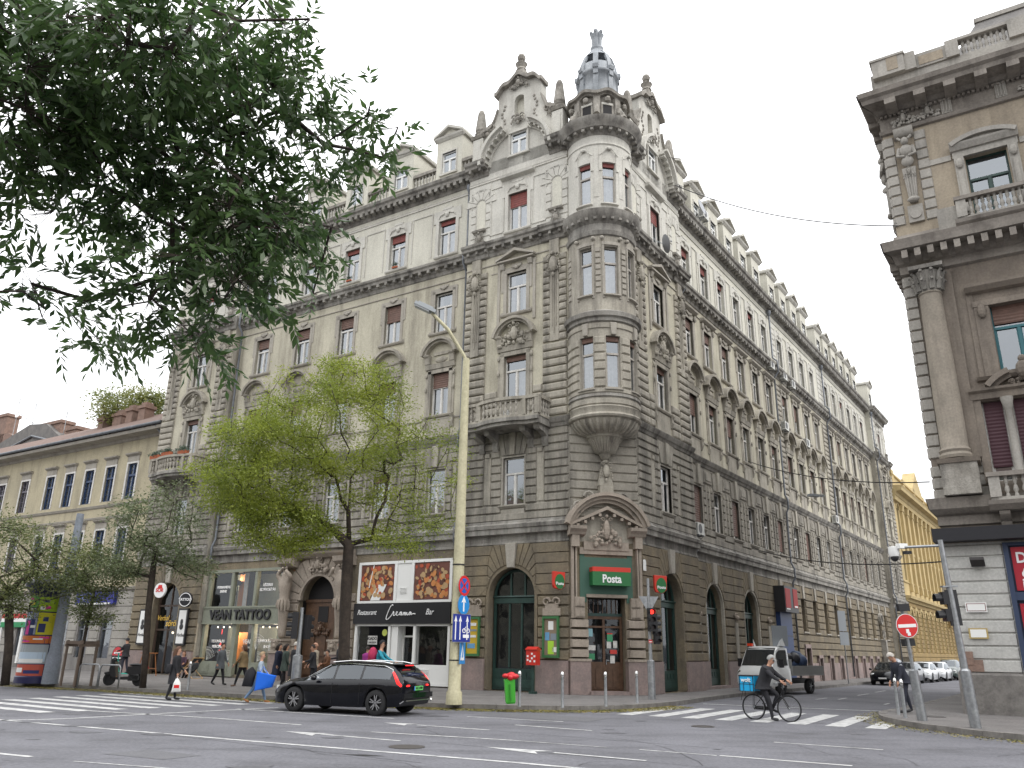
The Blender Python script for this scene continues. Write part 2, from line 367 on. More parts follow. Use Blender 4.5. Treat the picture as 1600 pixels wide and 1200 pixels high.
# ================================================================ main corner building
def scroll(b,x,z,r,y,flip=1,n=10):
    b.tube([(x+flip*r*(1-i/n*.8)*math.cos(i*.75),y,z+r*(1-i/n*.8)*math.sin(i*.75)) for i in range(n)],[r*.28*(1-i/n*.5) for i in range(n)],5)
def cartouche(b,cx,cz,w,h,y=0,seed=0):
    # carved shield with scrolls and garlands
    rn=random.Random(seed)
    b.ball(cx,y-.05,cz,1,w*.26,.16,h*.34,8,6)
    for s in(-1,1):
        scroll(b,cx+s*w*.27,cz+h*.33,w*.16,y-.1,s); scroll(b,cx+s*w*.24,cz-h*.22,w*.12,y-.08,-s)
        for k in range(5): b.ball(cx+s*w*(.34+.03*k),y-.06,cz+h*(.15-.12*k),w*.06*rn.uniform(.8,1.2),1,.9,1.2,6,4)
    b.ball(cx,y-.12,cz+h*.44,w*.13,1,.9,1,6,5); b.ball(cx,y-.08,cz-h*.45,w*.1,1,.9,1.4,6,5)
def relief(b,cx,cz,w,h,y=0,seed=0,n=16):
    rn=random.Random(seed)
    cartouche(b,cx,cz+h*.05,w*.4,h*.95,y,seed)
    for k in range(n):
        s=1 if k%2 else -1; t=.2+.8*(k//2)/(n/2)
        b.ball(cx+s*w*.5*t*rn.uniform(.75,1.05),y-.05,cz-h*.5+h*rn.uniform(.05,.75)*(1-t*.6),w*rn.uniform(.035,.07),1.2,.9,rn.uniform(.8,1.5),6,4)
    for s in(-1,1): scroll(b,cx+s*w*.36,cz-h*.25,w*.09,y-.07,s)
WPRO={}
def win_surround(b,st,w,h):
    x=w/2
    if st=='plain1':      # first floor: thin margin and a sloping sill
        b.box(-x-.08,-x,-.03,.12,0,h);b.box(x,x+.08,-.03,.12,0,h);b.box(-x-.08,x+.08,-.03,.12,h,h+.08)
        b.prof(-x-.16,x+.16,[(0,-.16),(.06,-.14),(.16,-.05),(.16,0),(0,.0)]); b.prof(-x-.05,x+.05,[(0,-.42),(.05,-.4),(.07,-.2),(0,-.16)])
    elif st=='keyed1':
        win_surround(b,'plain1',w,h)
    elif st in('hood2','relief2'):
        for s in(-1,1):
            a,c=sorted((s*x,s*(x+.2))); b.box(a,c,-.07,.12,0,h+.15); a,c=sorted((s*(x+.2),s*(x+.34))); b.box(a,c,-.04,.12,-.0,h+.1)
        b.box(-x-.2,x+.2,-.07,.12,h,h+.2)
        R=x+.52; zc=h+.95
        b.prof(-x-.36,x+.36,[(0,h+.2),(.1,h+.24),(.14,h+.42),(.16,h+.5),(0,h+.52)])
        for s in(-1,1):
            a,c=sorted((s*(x+.06),s*(x+.36))); b.prof(a,c,[(0,h+.5),(.18,h+.52),(.24,h+.85),(.32,h+.92),(.34,h+1.0),(0,h+1.02)])
            cc=s*(x+.3); b.ball(cc,-.1,h*.62,.07,1,.7,2.2,6,4); b.ball(cc,-.1,h-.1,.08,1,.7,1.6,6,4)
        a0=rad(14);r=R/math.cos(a0); zz=zc-r*math.sin(a0)+.02
        b.arc(0,zz,r-.2,r-.06,a0,PI-a0,.1,-.26,14); b.arc(0,zz,r-.08,r+.06,a0,PI-a0,.1,-.38,14)
        if st=='hood2': b.ball(0,-.0,h+.72,1,x*.75,.1,.17,8,5); b.box(-x*.8,x*.8,-.06,.1,h+.98,h+1.14)
        else: relief(b,0,h+1.02,w*1.5,1.15,-.12,5)
        b.prof(-x-.3,x+.3,[(0,-.14),(.1,-.12),(.14,-.05),(.14,0),(0,0)])
        b.box(-x-.16,x+.16,-.04,.1,-1.12,-.16)
        for s in(-1,1):
            a,c=sorted((s*(x+.2),s*(x+.38))); b.prof(a,c,[(0,-.72),(.05,-.7),(.14,-.45),(.12,-.25),(.2,-.12),(0,-.1)])
    elif st in('eared3','ped3'):
        for s in(-1,1):
            a,c=sorted((s*x,s*(x+.17))); b.box(a,c,-.05,.12,0,h+.16)
            a,c=sorted((s*(x+.17),s*(x+.31))); b.box(a,c,-.035,.1,h*.55,h+.22); b.box(a,c,-.03,.1,-.12,.12)
        b.box(-x-.17,x+.17,-.05,.12,h,h+.16); b.box(-x-.31,x+.31,-.03,.1,h+.16,h+.3)
        b.box(-x*.5,x*.5,-.07,.1,h+.28,h+.42); b.ball(0,-.09,h+.22,.1,1.3,.7,1,6,4)
        for s in(-1,1): b.ball(s*.14,-.08,h+.26,.06,1.3,.8,1,6,4)
        b.prof(-x-.3,x+.3,[(0,-.14),(.1,-.12),(.14,-.05),(.14,0),(0,0)])
        if st=='ped3':
            for s in(-1,1):
                a,c=sorted((s*(x+.12),s*(x+.36))); b.prof(a,c,[(0,h+.2),(.1,h+.25),(.2,h+.5),(0,h+.55)])
            b.prof(-x-.5,x+.5,[(0,h+.55),(.25,h+.58),(.25,h+.66),(0,h+.68)])
            for s in(-1,1): b.poly([(s*(x+.55),h+.64),(s*(x+.55),h+.74),(0,h+1.22),(0,h+1.06)],.05,-.3)
    elif st=='brack3':    # side street: small projecting cornice on carved brackets
        win_surround(b,'eared3',w,h)
        b.prof(-x-.42,x+.42,[(0,h+.42),(.12,h+.46),(.26,h+.56),(.28,h+.64),(0,h+.68)])
        for s in(-1,1): b.ball(s*(x+.24),-.1,h+.2,.11,1,.8,1.9,6,5); b.ball(s*.28,-.07,h+.34,.09,1.4,.7,1,6,4)
    elif st=='eared4':
        for s in(-1,1):
            a,c=sorted((s*x,s*(x+.2))); b.box(a,c,-.05,.12,-.02,h+.62)
            a,c=sorted((s*(x+.2),s*(x+.36))); b.box(a,c,-.05,.12,h-.12,h+.62)
            b.tube([(s*(x+.02),-.07,h+.12),(s*(x-.1),-.09,h+.3),(s*.22,-.09,h+.36)],.025,5)
        b.box(-x,x,-.05,.12,h,h+.62); b.box(-x*.55,x*.55,-.07,.1,h+.62,h+.74)
        b.ball(0,-.1,h+.3,.13,1,.7,1.25,8,5)
        for s in(-1,1): b.ball(s*.13,-.09,h+.4,.07,1.4,.7,.8,6,4)
        b.prof(-x-.22,x+.22,[(0,-.13),(.1,-.11),(.13,-.05),(.13,0),(0,0)])
def make_window(st,w=1.14,h=2.2,blind=0,bcol='redb',cur=0,fm='frame',sm='stone_lt',parent=None,Wm=None,name='window',transom=.66):
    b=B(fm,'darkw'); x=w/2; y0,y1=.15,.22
    b.box(-x,-x+.06,y0,y1,0,h);b.box(x-.06,x,y0,y1,0,h);b.box(-x+.06,x-.06,y0,y1,h-.06,h);b.box(-x+.06,x-.06,y0,y1,0,.07)
    zt=h*transom; b.box(-x+.06,x-.06,y0-.03,y1,zt-.045,zt+.045)
    if w>.8: b.box(-.05,.05,y0-.02,y1,.07,zt-.045)
    for a,c in((-x+.06,-.05),(.05,x-.06)) if w>.8 else ((-x+.06,x-.06),):
        b.box(a,a+.035,y0+.02,y1,.07,zt-.045); b.box(c-.035,c,y0+.02,y1,.07,zt-.045)
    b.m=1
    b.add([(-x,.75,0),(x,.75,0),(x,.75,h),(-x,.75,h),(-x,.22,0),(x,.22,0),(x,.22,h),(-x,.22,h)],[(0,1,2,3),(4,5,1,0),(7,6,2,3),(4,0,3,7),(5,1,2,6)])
    o=b.build(name,parent,Wm); Wm=WD[o.name]
    g=B('pane'); g.add([(-x+.03,.19,.03),(x-.03,.19,.03),(x-.03,.19,h-.03),(-x+.03,.19,h-.03)],[(0,1,2,3)]); g.build('pane',o,Wm)
    if cur:
        c=B('curtain'); rn=random.Random(cur*7+1)
        def drape(a,d,z0,z1):
            n=8; vs=[]
            for i in range(n+1):
                xx=a+(d-a)*i/n; yy=.3+.035*math.sin(i*2.1+cur)
                vs+=[(xx,yy,z0),(xx,yy,z1)]
            c.add(vs,[(2*i,2*i+2,2*i+3,2*i+1) for i in range(n)])
        if cur==1: drape(-x,-x*.25,0,h);drape(x*.25,x,0,h)
        elif cur==2: drape(-x,x,0,zt)
        elif cur==3: drape(-x,-x*.45,0,h);drape(x*.3,x,0,h)
        elif cur==4: drape(-x,x,0,h)
        elif cur==5: drape(0,x,.1,zt)
        c.build('curtain',o,Wm)
    if blind:
        d=B(bcol); n=max(2,int(blind*h/.06))
        pr=[]; z1=h-.01;z0=h-blind*h
        for i in range(n+1): z=z0+(z1-z0)*i/n; pr+=[(-.10 if i%2 else -.115,z)]
        d.prof(-x+.05,x-.05,[(-.14,z0)]+pr+[(-.14,z1)]); d.build('blind',o,Wm)
    if st:
        s=B(sm); win_surround(s,st,w,h); s.build('surround',o,Wm)
    return o
def window(key,parent,Wm,**k):
    # first one of a kind is built, later ones are copies of it and its parts
    kk=(key,k.get('w',1.14),round(k.get('h',2.2),2),k.get('blind',0),k.get('bcol','redb'),k.get('cur',0),k.get('fm','frame'),k.get('sm','stone_lt'),k.get('name','window'))
    if kk in WPRO: return copyt(WPRO[kk],parent,Wm)
    WPRO[kk]=make_window(key,parent=parent,Wm=Wm,**k); return WPRO[kk]
MB_W=T(4,35.2,.15)
MB=empty('apartment_building',MB_W,'ornate grey and cream corner apartment house with round oriel, dome and gabled pavilions','building')
def part(b,name,F=None,sharp=None,kind=None): 
    o=b.build(name,MB,F if F is not None else MB_W,sharp)
    if kind:o['kind']=kind
    return o
ZP=1.43; ZG=6.25; ZD=6.70; ZF1=7.3; ZC=11.35; ZC2=11.85; ZB0=20.75; ZB=21.6; ZT0=25.75; ZT=26.45
PD=[(0,ZD-.05),(.06,ZD-.02),(.22,ZD),(.22,ZD+.22),(.27,ZD+.25),(.3,ZD+.4),(.12,ZD+.5),(.1,ZD+.6),(0,ZD+.62)]
PC=[(0,ZC),(.05,ZC+.03),(.1,ZC+.15),(.16,ZC+.2),(.24,ZC+.36),(.26,ZC+.42),(.1,ZC+.47),(0,ZC+.5)]
PB=[(0,ZB0),(.05,ZB0+.04),(.08,ZB0+.2),(.14,ZB0+.26),(.14,ZB0+.4),(.34,ZB0+.42),(.36,ZB0+.55),(.44,ZB0+.62),(.46,ZB0+.74),(.2,ZB-.04),(0,ZB)]
PT=[(0,ZT0-.1),(.05,ZT0-.06),(.1,ZT0+.08),(.14,ZT0+.1),(.14,ZT0+.26),(.46,ZT0+.28),(.48,ZT0+.42),(.58,ZT0+.5),(.62,ZT0+.66),(0,ZT)]
def modill(b,x0,x1,z0,z1,o0,o1,step,w=.14,y=0):
    n=max(1,round((x1-x0)/step))
    for i in range(n):
        x=x0+(x1-x0)*(i+.5)/n; b.box(x-w/2,x+w/2,y-o1,y-o0,z0,z1)
def courses(b,x0,x1,z0,z1,pitch,d,ch,excl=(),circ=None,gap=.03,rnd=False,y=0,joint=0):
    n=max(1,round((z1-z0)/pitch)); p=(z1-z0)/n
    for i in range(n):
        a,c=z0+i*p,z0+(i+1)*p-gap; m=(a+c)/2
        ex=[(e[0],e[1]) for e in excl if e[2]<m<e[3]]
        if circ:
            cx,cz,R=circ
            for q in ([circ] if not isinstance(circ,list) else circ):
                cx,cz,R=q; t=max(a-cz,0) if m>cz else 0
                if t<R and m>cz-.02: hw=math.sqrt(R*R-t*t); ex.append((cx-hw,cx+hw))
        ex.sort(); x=x0
        segs=[]
        for e in ex:
            if e[0]>x: segs.append((x,min(e[0],x1)))
            x=max(x,e[1])
        if x<x1: segs.append((x,x1))
        for sA,sB in segs:
            if sB-sA<.06: continue
            if joint and sB-sA>joint*1.6:
                k=round((sB-sA)/joint)
                for j in range(k): b.block(sA+(sB-sA)*j/k,sA+(sB-sA)*(j+1)/k-.015,a,c,d,ch,y,rnd=rnd)
            else: b.block(sA,sB,a,c,d,ch,y,rnd=rnd)
def fan(b,cx,cz,r,R,n,d,a0=0,a1=PI,y=0,skip=None,ztop=None):
    for i in range(n):
        if skip is not None and i==skip: continue
        u,v=a0+(a1-a0)*i/n+.012,a0+(a1-a0)*(i+1)/n-.012
        pts=[(cx+r*math.cos(u),cz+r*math.sin(u)),(cx+R*math.cos(u),cz+R*math.sin(u)),(cx+R*math.cos(v),cz+R*math.sin(v)),(cx+r*math.cos(v),cz+r*math.sin(v))]
        if ztop: pts=[(x,min(z,ztop)) for x,z in pts]
        b.poly(pts,y,y-d,.03)
def steps(b,cx,gz,r,xl,xr,d=.09,top=None):
    # courses that bend down into the voussoirs of the arch
    top=top or ZG; n=5; A=[0,20,35,47,57,66]; dz=(top-gz)/n
    for s in(-1,1):
        e=xl if s<0 else xr
        for k in range(n):
            za,zc=gz+k*dz+.012,gz+(k+1)*dz-.014; ta,tc=rad(A[k]+.35),rad(A[k+1]-.35)
            ba=(r+.28 if k==0 else (za-gz)/math.tan(ta)); bc=(zc-gz)/math.tan(tc)
            aa=(cx+s*r*math.cos(ta),gz+r*math.sin(ta)); ac=(cx+s*r*math.cos(tc),gz+r*math.sin(tc))
            b.poly([aa,(cx+s*ba,za),(cx+s*bc,zc),ac],0,-d,.03)
            b.poly([(cx+s*(ba),za),(e,za),(e,zc),(cx+s*(bc),zc)],0,-d,.03)
        for k in range(2):
            t0,t1=rad(66+k*8+.4),rad(66+(k+1)*8-.4)
            x0,x1=(top-gz)/math.tan(t0),(top-gz)/math.tan(t1)
            b.poly([(cx+s*r*math.cos(t0),gz+r*math.sin(t0)),(cx+s*x0,top),(cx+s*x1,top),(cx+s*r*math.cos(t1),gz+r*math.sin(t1))],0,-d,.03)
def archfill(b,cx,r,cz,ztop,y,depth,n=16):
    # wall between an arch and the top of its rectangular hole, plus the soffit
    P=[(cx+r*math.cos(PI-PI*i/n),cz+r*math.sin(PI*i/n)) for i in range(n+1)]
    for (xa,za),(xb,zb) in zip(P,P[1:]):
        b.add([(xa,y,za),(xb,y,zb),(xb,y,ztop),(xa,y,ztop),(xa,y+depth,za),(xb,y+depth,zb)],[(0,1,2,3),(0,4,5,1)])
def arched_window(F,cx,w,z0,cz,y=0,fm='green',name='arched_window',door=False,glassm='paned'):
    # tall glazed arch: green timber frame, transom at the springing, panelled foot
    r=w/2-.06; b=B(fm,'dark'); yy=y+.35
    b.box(cx-r,cx-r+.12,yy,yy+.1,z0,cz); b.box(cx+r-.12,cx+r,yy,yy+.1,z0,cz)
    b.arc(cx,cz,r-.1,r,0,PI,yy+.1,yy,18)
    b.box(cx-r+.12,cx+r-.12,yy-.05,yy+.12,cz-.3,cz-.08); b.prof(cx-r,cx+r,[(-.38,cz-.08),(-.26,cz-.04),(-.28,cz+.02),(-.38,cz+.03)],y=y)
    b.box(cx-.35,cx-.27,yy,yy+.08,z0+.9,cz-.3); b.box(cx+.27,cx+.35,yy,yy+.08,z0+.9,cz-.3); b.box(cx-.3,cx-.22,yy,yy+.08,cz,cz+r*.93); b.box(cx+.42,cx+.5,yy,yy+.08,cz,cz+r*.86)
    b.box(cx-r+.12,cx+r-.12,yy,yy+.1,z0,z0+.85)
    for k in range(6):
        x=cx-r+.2+(2*r-.4)*(k+.5)/6; b.box(x-.1,x+.1,yy-.025,yy,z0+.5,z0+.72)
    b.box(cx-r+.15,cx+r-.15,yy-.03,yy,z0+.1,z0+.4)
    b.m=1; b.box(cx-r-1.6,cx+r+1.6,yy+.9,yy+.92,z0,cz+r)
    o=b.build(name,MB,F)
    g=B(glassm); g.add([(cx-r+.1,yy+.05,z0+.8),(cx+r-.1,yy+.05,z0+.8),(cx+r-.1,yy+.05,cz)]+[(cx+(r-.05)*math.cos(PI*i/14),yy+.05,cz+(r-.05)*math.sin(PI*i/14)) for i in range(15)]+[(cx-r+.1,yy+.05,cz)],[tuple(range(19))]); g.build('pane',o,F)
    return o
def pilaster3(F,xa,xb,sd):
    # 2nd-3rd floor: cushion blocks either side of a reeded shaft under a cartouche
    w=xb-xa; a=xa+w*.34; c=xb-w*.34
    b=B('stone'); courses(b,xa,xb,ZC2+.05,15.45,.385,.13,.09,rnd=True)
    courses(b,xa,a-.02,15.5,20.0,.375,.13,.1,rnd=True); courses(b,c+.02,xb,15.5,20.0,.375,.13,.1,rnd=True)
    b.m=0; m=(a+c)/2
    b.box(a-.03,c+.03,-.1,.05,15.5,19.6)
    for k in(-1,0,1): b.tube([(m+k*.1,-.12,15.9+abs(k)*.35),(m+k*.1,-.12,18.9)],.028,6)
    b.box(a-.05,c+.05,-.14,.05,20.0,20.75); b.lathe([(0,0),(.14,0),(.14,.03),(0,.03)],0,0,0,12) if False else None
    cartouche(b,m,19.4,.85,1.25,-.16,sd)
    part(b,'pilaster',F)
def pavilion(F,xa,xb,cx,balc=False,gable=True,lean=1,arch=True,gfdoor=False):
    X0,X1=xa,xb; r=1.2; gz=4.05
    w=B('stone','plaster','stone_up','ochre','plaster_up')
    hole=(cx-r,cx+r,.15,gz+r)
    w.m=3; w.wall(X0,X1,.15,ZG,[hole] if arch else [],depth=.5)
    if arch:
        archfill(w,cx,r,gz,gz+r,0,.5)
    wo=[(cx-.57,cx+.57,8.0,10.2),(cx-.62,cx+.62,13.0,15.2),(cx-.57,cx+.57,17.4,19.6),(cx-.57,cx+.57,21.95,24.1)]
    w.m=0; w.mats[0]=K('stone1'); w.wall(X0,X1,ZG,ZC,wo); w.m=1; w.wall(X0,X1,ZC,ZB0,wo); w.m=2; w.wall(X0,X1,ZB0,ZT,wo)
    part(w,'wall',F)
    # ground floor ashlar
    b=B('ochre','cornice','stone_lt')
    if arch:
        courses(b,X0,X1,ZP,gz,.44,.09,.05,excl=[(cx-r-.13,cx+r+.13,0,gz)]); b.box(cx-r-.12,cx-r+.02,-.05,.1,.2,gz); b.box(cx+r-.02,cx+r+.12,-.05,.1,.2,gz)
        steps(b,cx,gz,r+.12,X0,X1); b.arc(cx,gz,r-.02,r+.12,0,PI,.1,-.05,20); 
        b.m=2; b.poly([(cx-.17,gz+r-.02),(cx+.17,gz+r-.02),(cx+.28,ZG+.05),(cx-.28,ZG+.05)],0,-.2,.02)
    part(b,'rustication',F)
    p=B('pink')
    if arch: p.box(X0,cx-r-.1,-.14,.1,.15,ZP);p.box(cx+r+.1,X1,-.14,.1,.15,ZP)
    pieces(p,'plinth',MB,F)
    c=B('cornice'); c.prof(X0,X1,[(0,ZG),(.06,ZG+.02),(.05,ZG+.1),(.02,ZG+.12),(.02,ZD-.04),(0,ZD-.03)]); c.prof(X0-.02,X1+.02,PD); part(c,'string_course',F)
    # first floor ashlar with plain strips either side of the window
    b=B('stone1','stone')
    st=[(cx-1.62,cx-1.22,8.1,10.5),(cx+1.22,cx+1.62,8.1,10.5)]
    courses(b,X0,X1,ZF1,ZC,.385,.08,.045,excl=[(cx-.65,cx+.65,7.7,10.3),(cx-.75,cx+.75,10.2,11.3)]+st)
    for k in range(5):
        t0,t1=(k-2.5)/2.5,(k-1.5)/2.5
        d=.17 if k==2 else .09
        if k==2: b.m=1
        b.poly([(cx+.6*t0,10.3),(cx+.6*t1-.02,10.3),(cx+.95*t1-.02,ZC),(cx+.95*t0,ZC)],0,-d,.02); b.m=0
    b.m=1
    for a,c_,z0,z1 in st: b.box(a+.02,c_-.02,-.03,.02,z0,z1-.2); b.box(a+.08,c_-.08,-.09,.02,z1-.2,z1-.02)
    part(b,'rustication',F)
    c=B('cornice'); c.prof(X0-.02,X1+.02,PC); part(c,'string_course',F)
    # second and third floor
    pilaster3(F,X0+.03,X0+1.33,3); pilaster3(F,X1-1.33,X1-.03,4)
    b=B('stone'); courses(b,X0+1.35,X1-1.35,ZC2+.05,13.55,.385,.11,.08,excl=[(cx-1.0,cx+1.0,0,99)],rnd=True); part(b,'rustication',F)
    b=B('stone_lt')
    for s in(-1,1):
        a,c_=sorted((cx+s*1.02,cx+s*(.5*(X1-X0)-1.45)))
        b.box(a,c_,-.03,.02,19.75,19.8)
        a,c_=sorted((cx+s*.95,cx+s*1.1)); b.box(a,c_,-.06,.02,15.9 if False else 16.9,20.1)
    b.prof(X0,X1,[(0,20.25),(.05,20.27),(.05,20.33),(0,20.35)]); part(b,'moulding',F)
    c=B('cornice'); c.prof(X0-.02,X1+.02,PB); c.prof(X0-.06,X0+1.4,[(o+.1,z) for o,z in PB]); c.prof(X1-1.4,X1+.06,[(o+.1,z) for o,z in PB]); modill(c,X0,X1,ZB0+.24,ZB0+.42,.12,.36,.55); part(c,'cornice',F)
    # fourth floor: thin ashlar, niches, panels
    b=B('stone_up','plaster_up','weather')
    for s in(-1,1):
        nc=cx+s*((X1-X0)/2-.68); courses(b,nc-.62,nc+.62,ZB+.03,25.2,.43,.05,.03,excl=[(nc-.3,nc+.3,22.4,24.0)],circ=(nc,24.0,.55),gap=.025)
        fan(b,nc,24.0,.3,.95,7,.05)
        b.box(nc-.28,nc-.24,-.02,.02,22.5,24.0)
        b.m=1; b.lathe([(.28,0),(.28,1.5)],nc,-.0,22.5,10,a0=0,a1=PI,sy=.9) if False else None
        b.m=2; b.prof(nc-.38,nc+.38,[(0,22.3),(.22,22.36),(.26,22.45),(0,22.5)]); cartouche(b,nc,21.95,.6,.7,-.08,2); b.m=0
        pc=cx+s*1.25; b.box(pc-.42,pc+.42,-.04,0.01,22.0,22.06); b.box(pc-.42,pc+.42,-.04,.01,24.7,24.76); b.box(pc-.42,pc-.37,-.04,.01,22,24.7); b.box(pc+.37,pc+.42,-.04,.01,22,24.7)
    b.prof(X0,X1,[(0,25.2),(.06,25.23),(.04,25.3),(.07,25.36),(0,25.4)]); b.prof(cx-1.0,cx+1.0,[(0,24.98),(.25,25.06),(.28,25.18),(0,25.2)])
    part(b,'upper_ashlar',F)
    nb=B('plaster_up','darkw')
    for s in(-1,1):
        nc=cx+s*((X1-X0)/2-.68); nb.m=0
        # shallow concave niche lining standing just proud of the wall sheet
        n=10; P=[(.27*math.cos(PI*i/n),.27*math.sin(PI*i/n)) for i in range(n+1)]
        nb.m=1 if False else 0; nb.poly([(nc-.27,22.5),(nc+.27,22.5)]+[(nc+x,24.0+z) for x,z in P],.02,-.015)
    pieces(nb,'niche',MB,F)
    for (z,st,h,k) in((8.0,'plain1',2.2,dict(cur=0,sm='stone_lt')),(13.0,'relief2',2.2,dict(cur=5,w=1.24,blind=.12,bcol='brnb',sm='stone')),(17.4,'ped3',2.2,dict(cur=3,sm='stone_lt')),(21.95,'eared4',2.15,dict(cur=4,blind=.36,sm='stone_up'))):
        window(st,MB,F@T(cx,0,z),h=h,**k)
    if arch and not gfdoor: arched_window(F,cx,2*r,.2,gz)
    # main cornice, broken by an arch under the gable
    c=B('cornice')
    ra=1.95
    if gable:
        for a,d in((X0-.03,cx-ra+.1),(cx+ra-.1,X1+.03)): c.prof(a,d,PT); modill(c,a,d,ZT0+.1,ZT0+.27,.12,.46,.5)
    else: c.prof(X0-.03,X1+.4,PT); modill(c,X0,X1,ZT0+.1,ZT0+.27,.12,.46,.5)
    pieces(c,'cornice',MB,F)
    if gable: make_gable(F,cx,X0,X1,ra)
    if balc: make_balcony(F,cx)
def make_gable(F,cx,X0,X1,ra):
    g=B('stone_up','weather','plaster_up','cornice')
    zc=26.0
    # wall rising behind the arch
    def top(x):
        d=abs(x-cx)
        if d<1.35: return 30.35+.75*max(0,math.cos(d/1.35*PI/2))**1.0+.12*math.cos(d*6)
        if d<1.9: return 28.5+1.0*((1.9-d)/.55)**2
        return 28.25+.25*math.cos((d-1.9)*2.2)
    xs=sorted(set([X0+.25+(X1-X0-.5)*i/60 for i in range(61)]+[cx-1.35,cx-1.349,cx+1.349,cx+1.35,cx-.32,cx+.32,cx-.52,cx+.52]))
    g.m=0
    L=[x for x in xs if x<=cx-.52]; Rr=[x for x in xs if x>=cx+.52]; Mi=[x for x in xs if cx-.52<=x<=cx+.52]
    g.col(L,ZT0,top,.5,0); g.col(Rr,ZT0,top,.5,0)
    g.col(Mi,ZT0,26.4,.5,0)
    nt_=lambda x: 29.75+math.sqrt(max(0,.32**2-(x-cx)**2)) if abs(x-cx)<=.32 else 28.55
    A=[x for x in Mi if x<=cx-.32];C=[x for x in Mi if x>=cx+.32]; N_=[x for x in Mi if abs(x-cx)<=.3201]
    N_=[cx-.32+.64*i/10 for i in range(11)]
    g.col(A,27.75,top,.5,0); g.col(C,27.75,top,.5,0); g.col(N_,27.75,28.55,.5,0); g.col(N_,nt_,top,.5,0)
    g.m=2; g.box(cx-.34,cx+.34,.32,.45,28.5,30.15)
    g.m=1
    # curved coping
    def band(xs_,f,o,hh,inner=.5):
        vs=[];n=len(xs_)
        for x in xs_: z=f(x); vs+=[(x,-o,z-.02),(x,-o,z+hh),(x,inner,z+hh),(x,inner,z-.02)]
        fs=[]
        for i in range(n-1):
            q=i*4;p=q+4
            for k in range(4): l=(k+1)%4; fs.append((q+k,p+k,p+l,q+l))
        fs+=[(0,1,2,3),((n-1)*4+3,(n-1)*4+2,(n-1)*4+1,(n-1)*4)]; g.add(vs,fs)
    band([cx-1.48+2.96*i/24 for i in range(25)],lambda x: top(max(min(x,cx+1.33),cx-1.33)),.28,.22)
    band([X0+.2+(cx-1.36-X0-.2)*i/12 for i in range(13)],top,.14,.16); band([cx+1.36+(X1-.2-cx-1.36)*i/12 for i in range(13)],top,.14,.16)
    relief(g,cx,30.75,1.3,.6,-.08,9,12)
    g.box(cx-.25,cx+.25,-.1,.4,31.3,31.65); g.lathe([(.2,0),(.3,.1),(.22,.25),(.28,.4),(.34,.5),(.2,.6),(.12,.7),(.2,.78),(.24,.95),(.18,1.1),(.05,1.2),(0,1.2)],cx,.12,31.6,10)
    b_=g; cartouche(b_,cx,28.45,.9,.45,-.08,3)
    for s in(-1,1):
        for k in range(9): b_.ball(cx+s*(1.0+.1*math.sin(k*1.4)),-.02,27.9+.22*k,.07,1.2,.6,1.3,6,4)
        scroll(b_,cx+s*1.75,28.55,.28,-.05,s); cartouche(b_,cx+s*1.95,28.2,.5,.5,-.02,8)
    part(g,'gable',F)
    w=window(None,MB,F@T(cx,-.13,26.45),w=.98,h=1.28,cur=0,fm='white',name='gable_window')
    a=B('stone_up'); a.box(cx-.62,cx-.5,-.08,.1,26.3,27.85);a.box(cx+.5,cx+.62,-.08,.1,26.3,27.85); a.box(cx-.66,cx+.66,-.14,.1,26.28,26.38); a.box(cx-.6,cx+.6,-.12,.1,27.72,27.85)
    # the arched cornice, open at its crown where the window stands
    for a0,a1 in((.0,1.18),(PI-1.18,PI)):
        a.arc(cx,zc+.1,ra-.22,ra-.05,a0,a1,.1,-.12,12); a.arc(cx,zc+.1,ra-.05,ra+.1,a0,a1,.1,-.42,12); a.arc(cx,zc+.1,ra+.1,ra+.26,a0,a1,.1,-.6,12)
        for k in range(6):
            t=a0+(a1-a0)*(k+.5)/6; M=T(cx+(ra-.08)*math.cos(t),-.25,zc+.1+(ra-.08)*math.sin(t))@Matrix.Rotation(-t,4,'Y'); a.obox(M,.16,.34,.14)
    part(a,'arched_cornice',F)
    for x in(X0+.5,X1-.5):
        o=B('weather','stone_up'); o.m=1; o.box(x-.32,x+.32,-.12,.5,ZT,28.1); o.box(x-.2,x+.2,-.16,0,26.8,27.9)
        o.m=0; o.prof(x-.42,x+.42,[(-.5,28.1),(.16,28.14),(.24,28.3),(-.5,28.34)]); o.lathe([(.36,0),(.3,.12),(.36,.2),(.25,.3),(.33,.42),(.2,1.55),(.12,1.75),(0,1.8)],x,.15,28.32,4+4)
        part(o,'pinnacle',F)
def baluster_row(b,P0,P1,z0,h,n,r=.075):
    pr=[(r*.8,0),(r*.8,.06),(r*.45,.12),(r,.32*h),(r*.7,.5*h),(r*.35,.58*h),(r*.7,.68*h),(r*.85,.8*h),(r*.5,.9*h),(r*.8,h)]
    for i in range(n):
        t=(i+.5)/n; b.lathe(pr,P0[0]+(P1[0]-P0[0])*t,P0[1]+(P1[1]-P0[1])*t,z0,7)
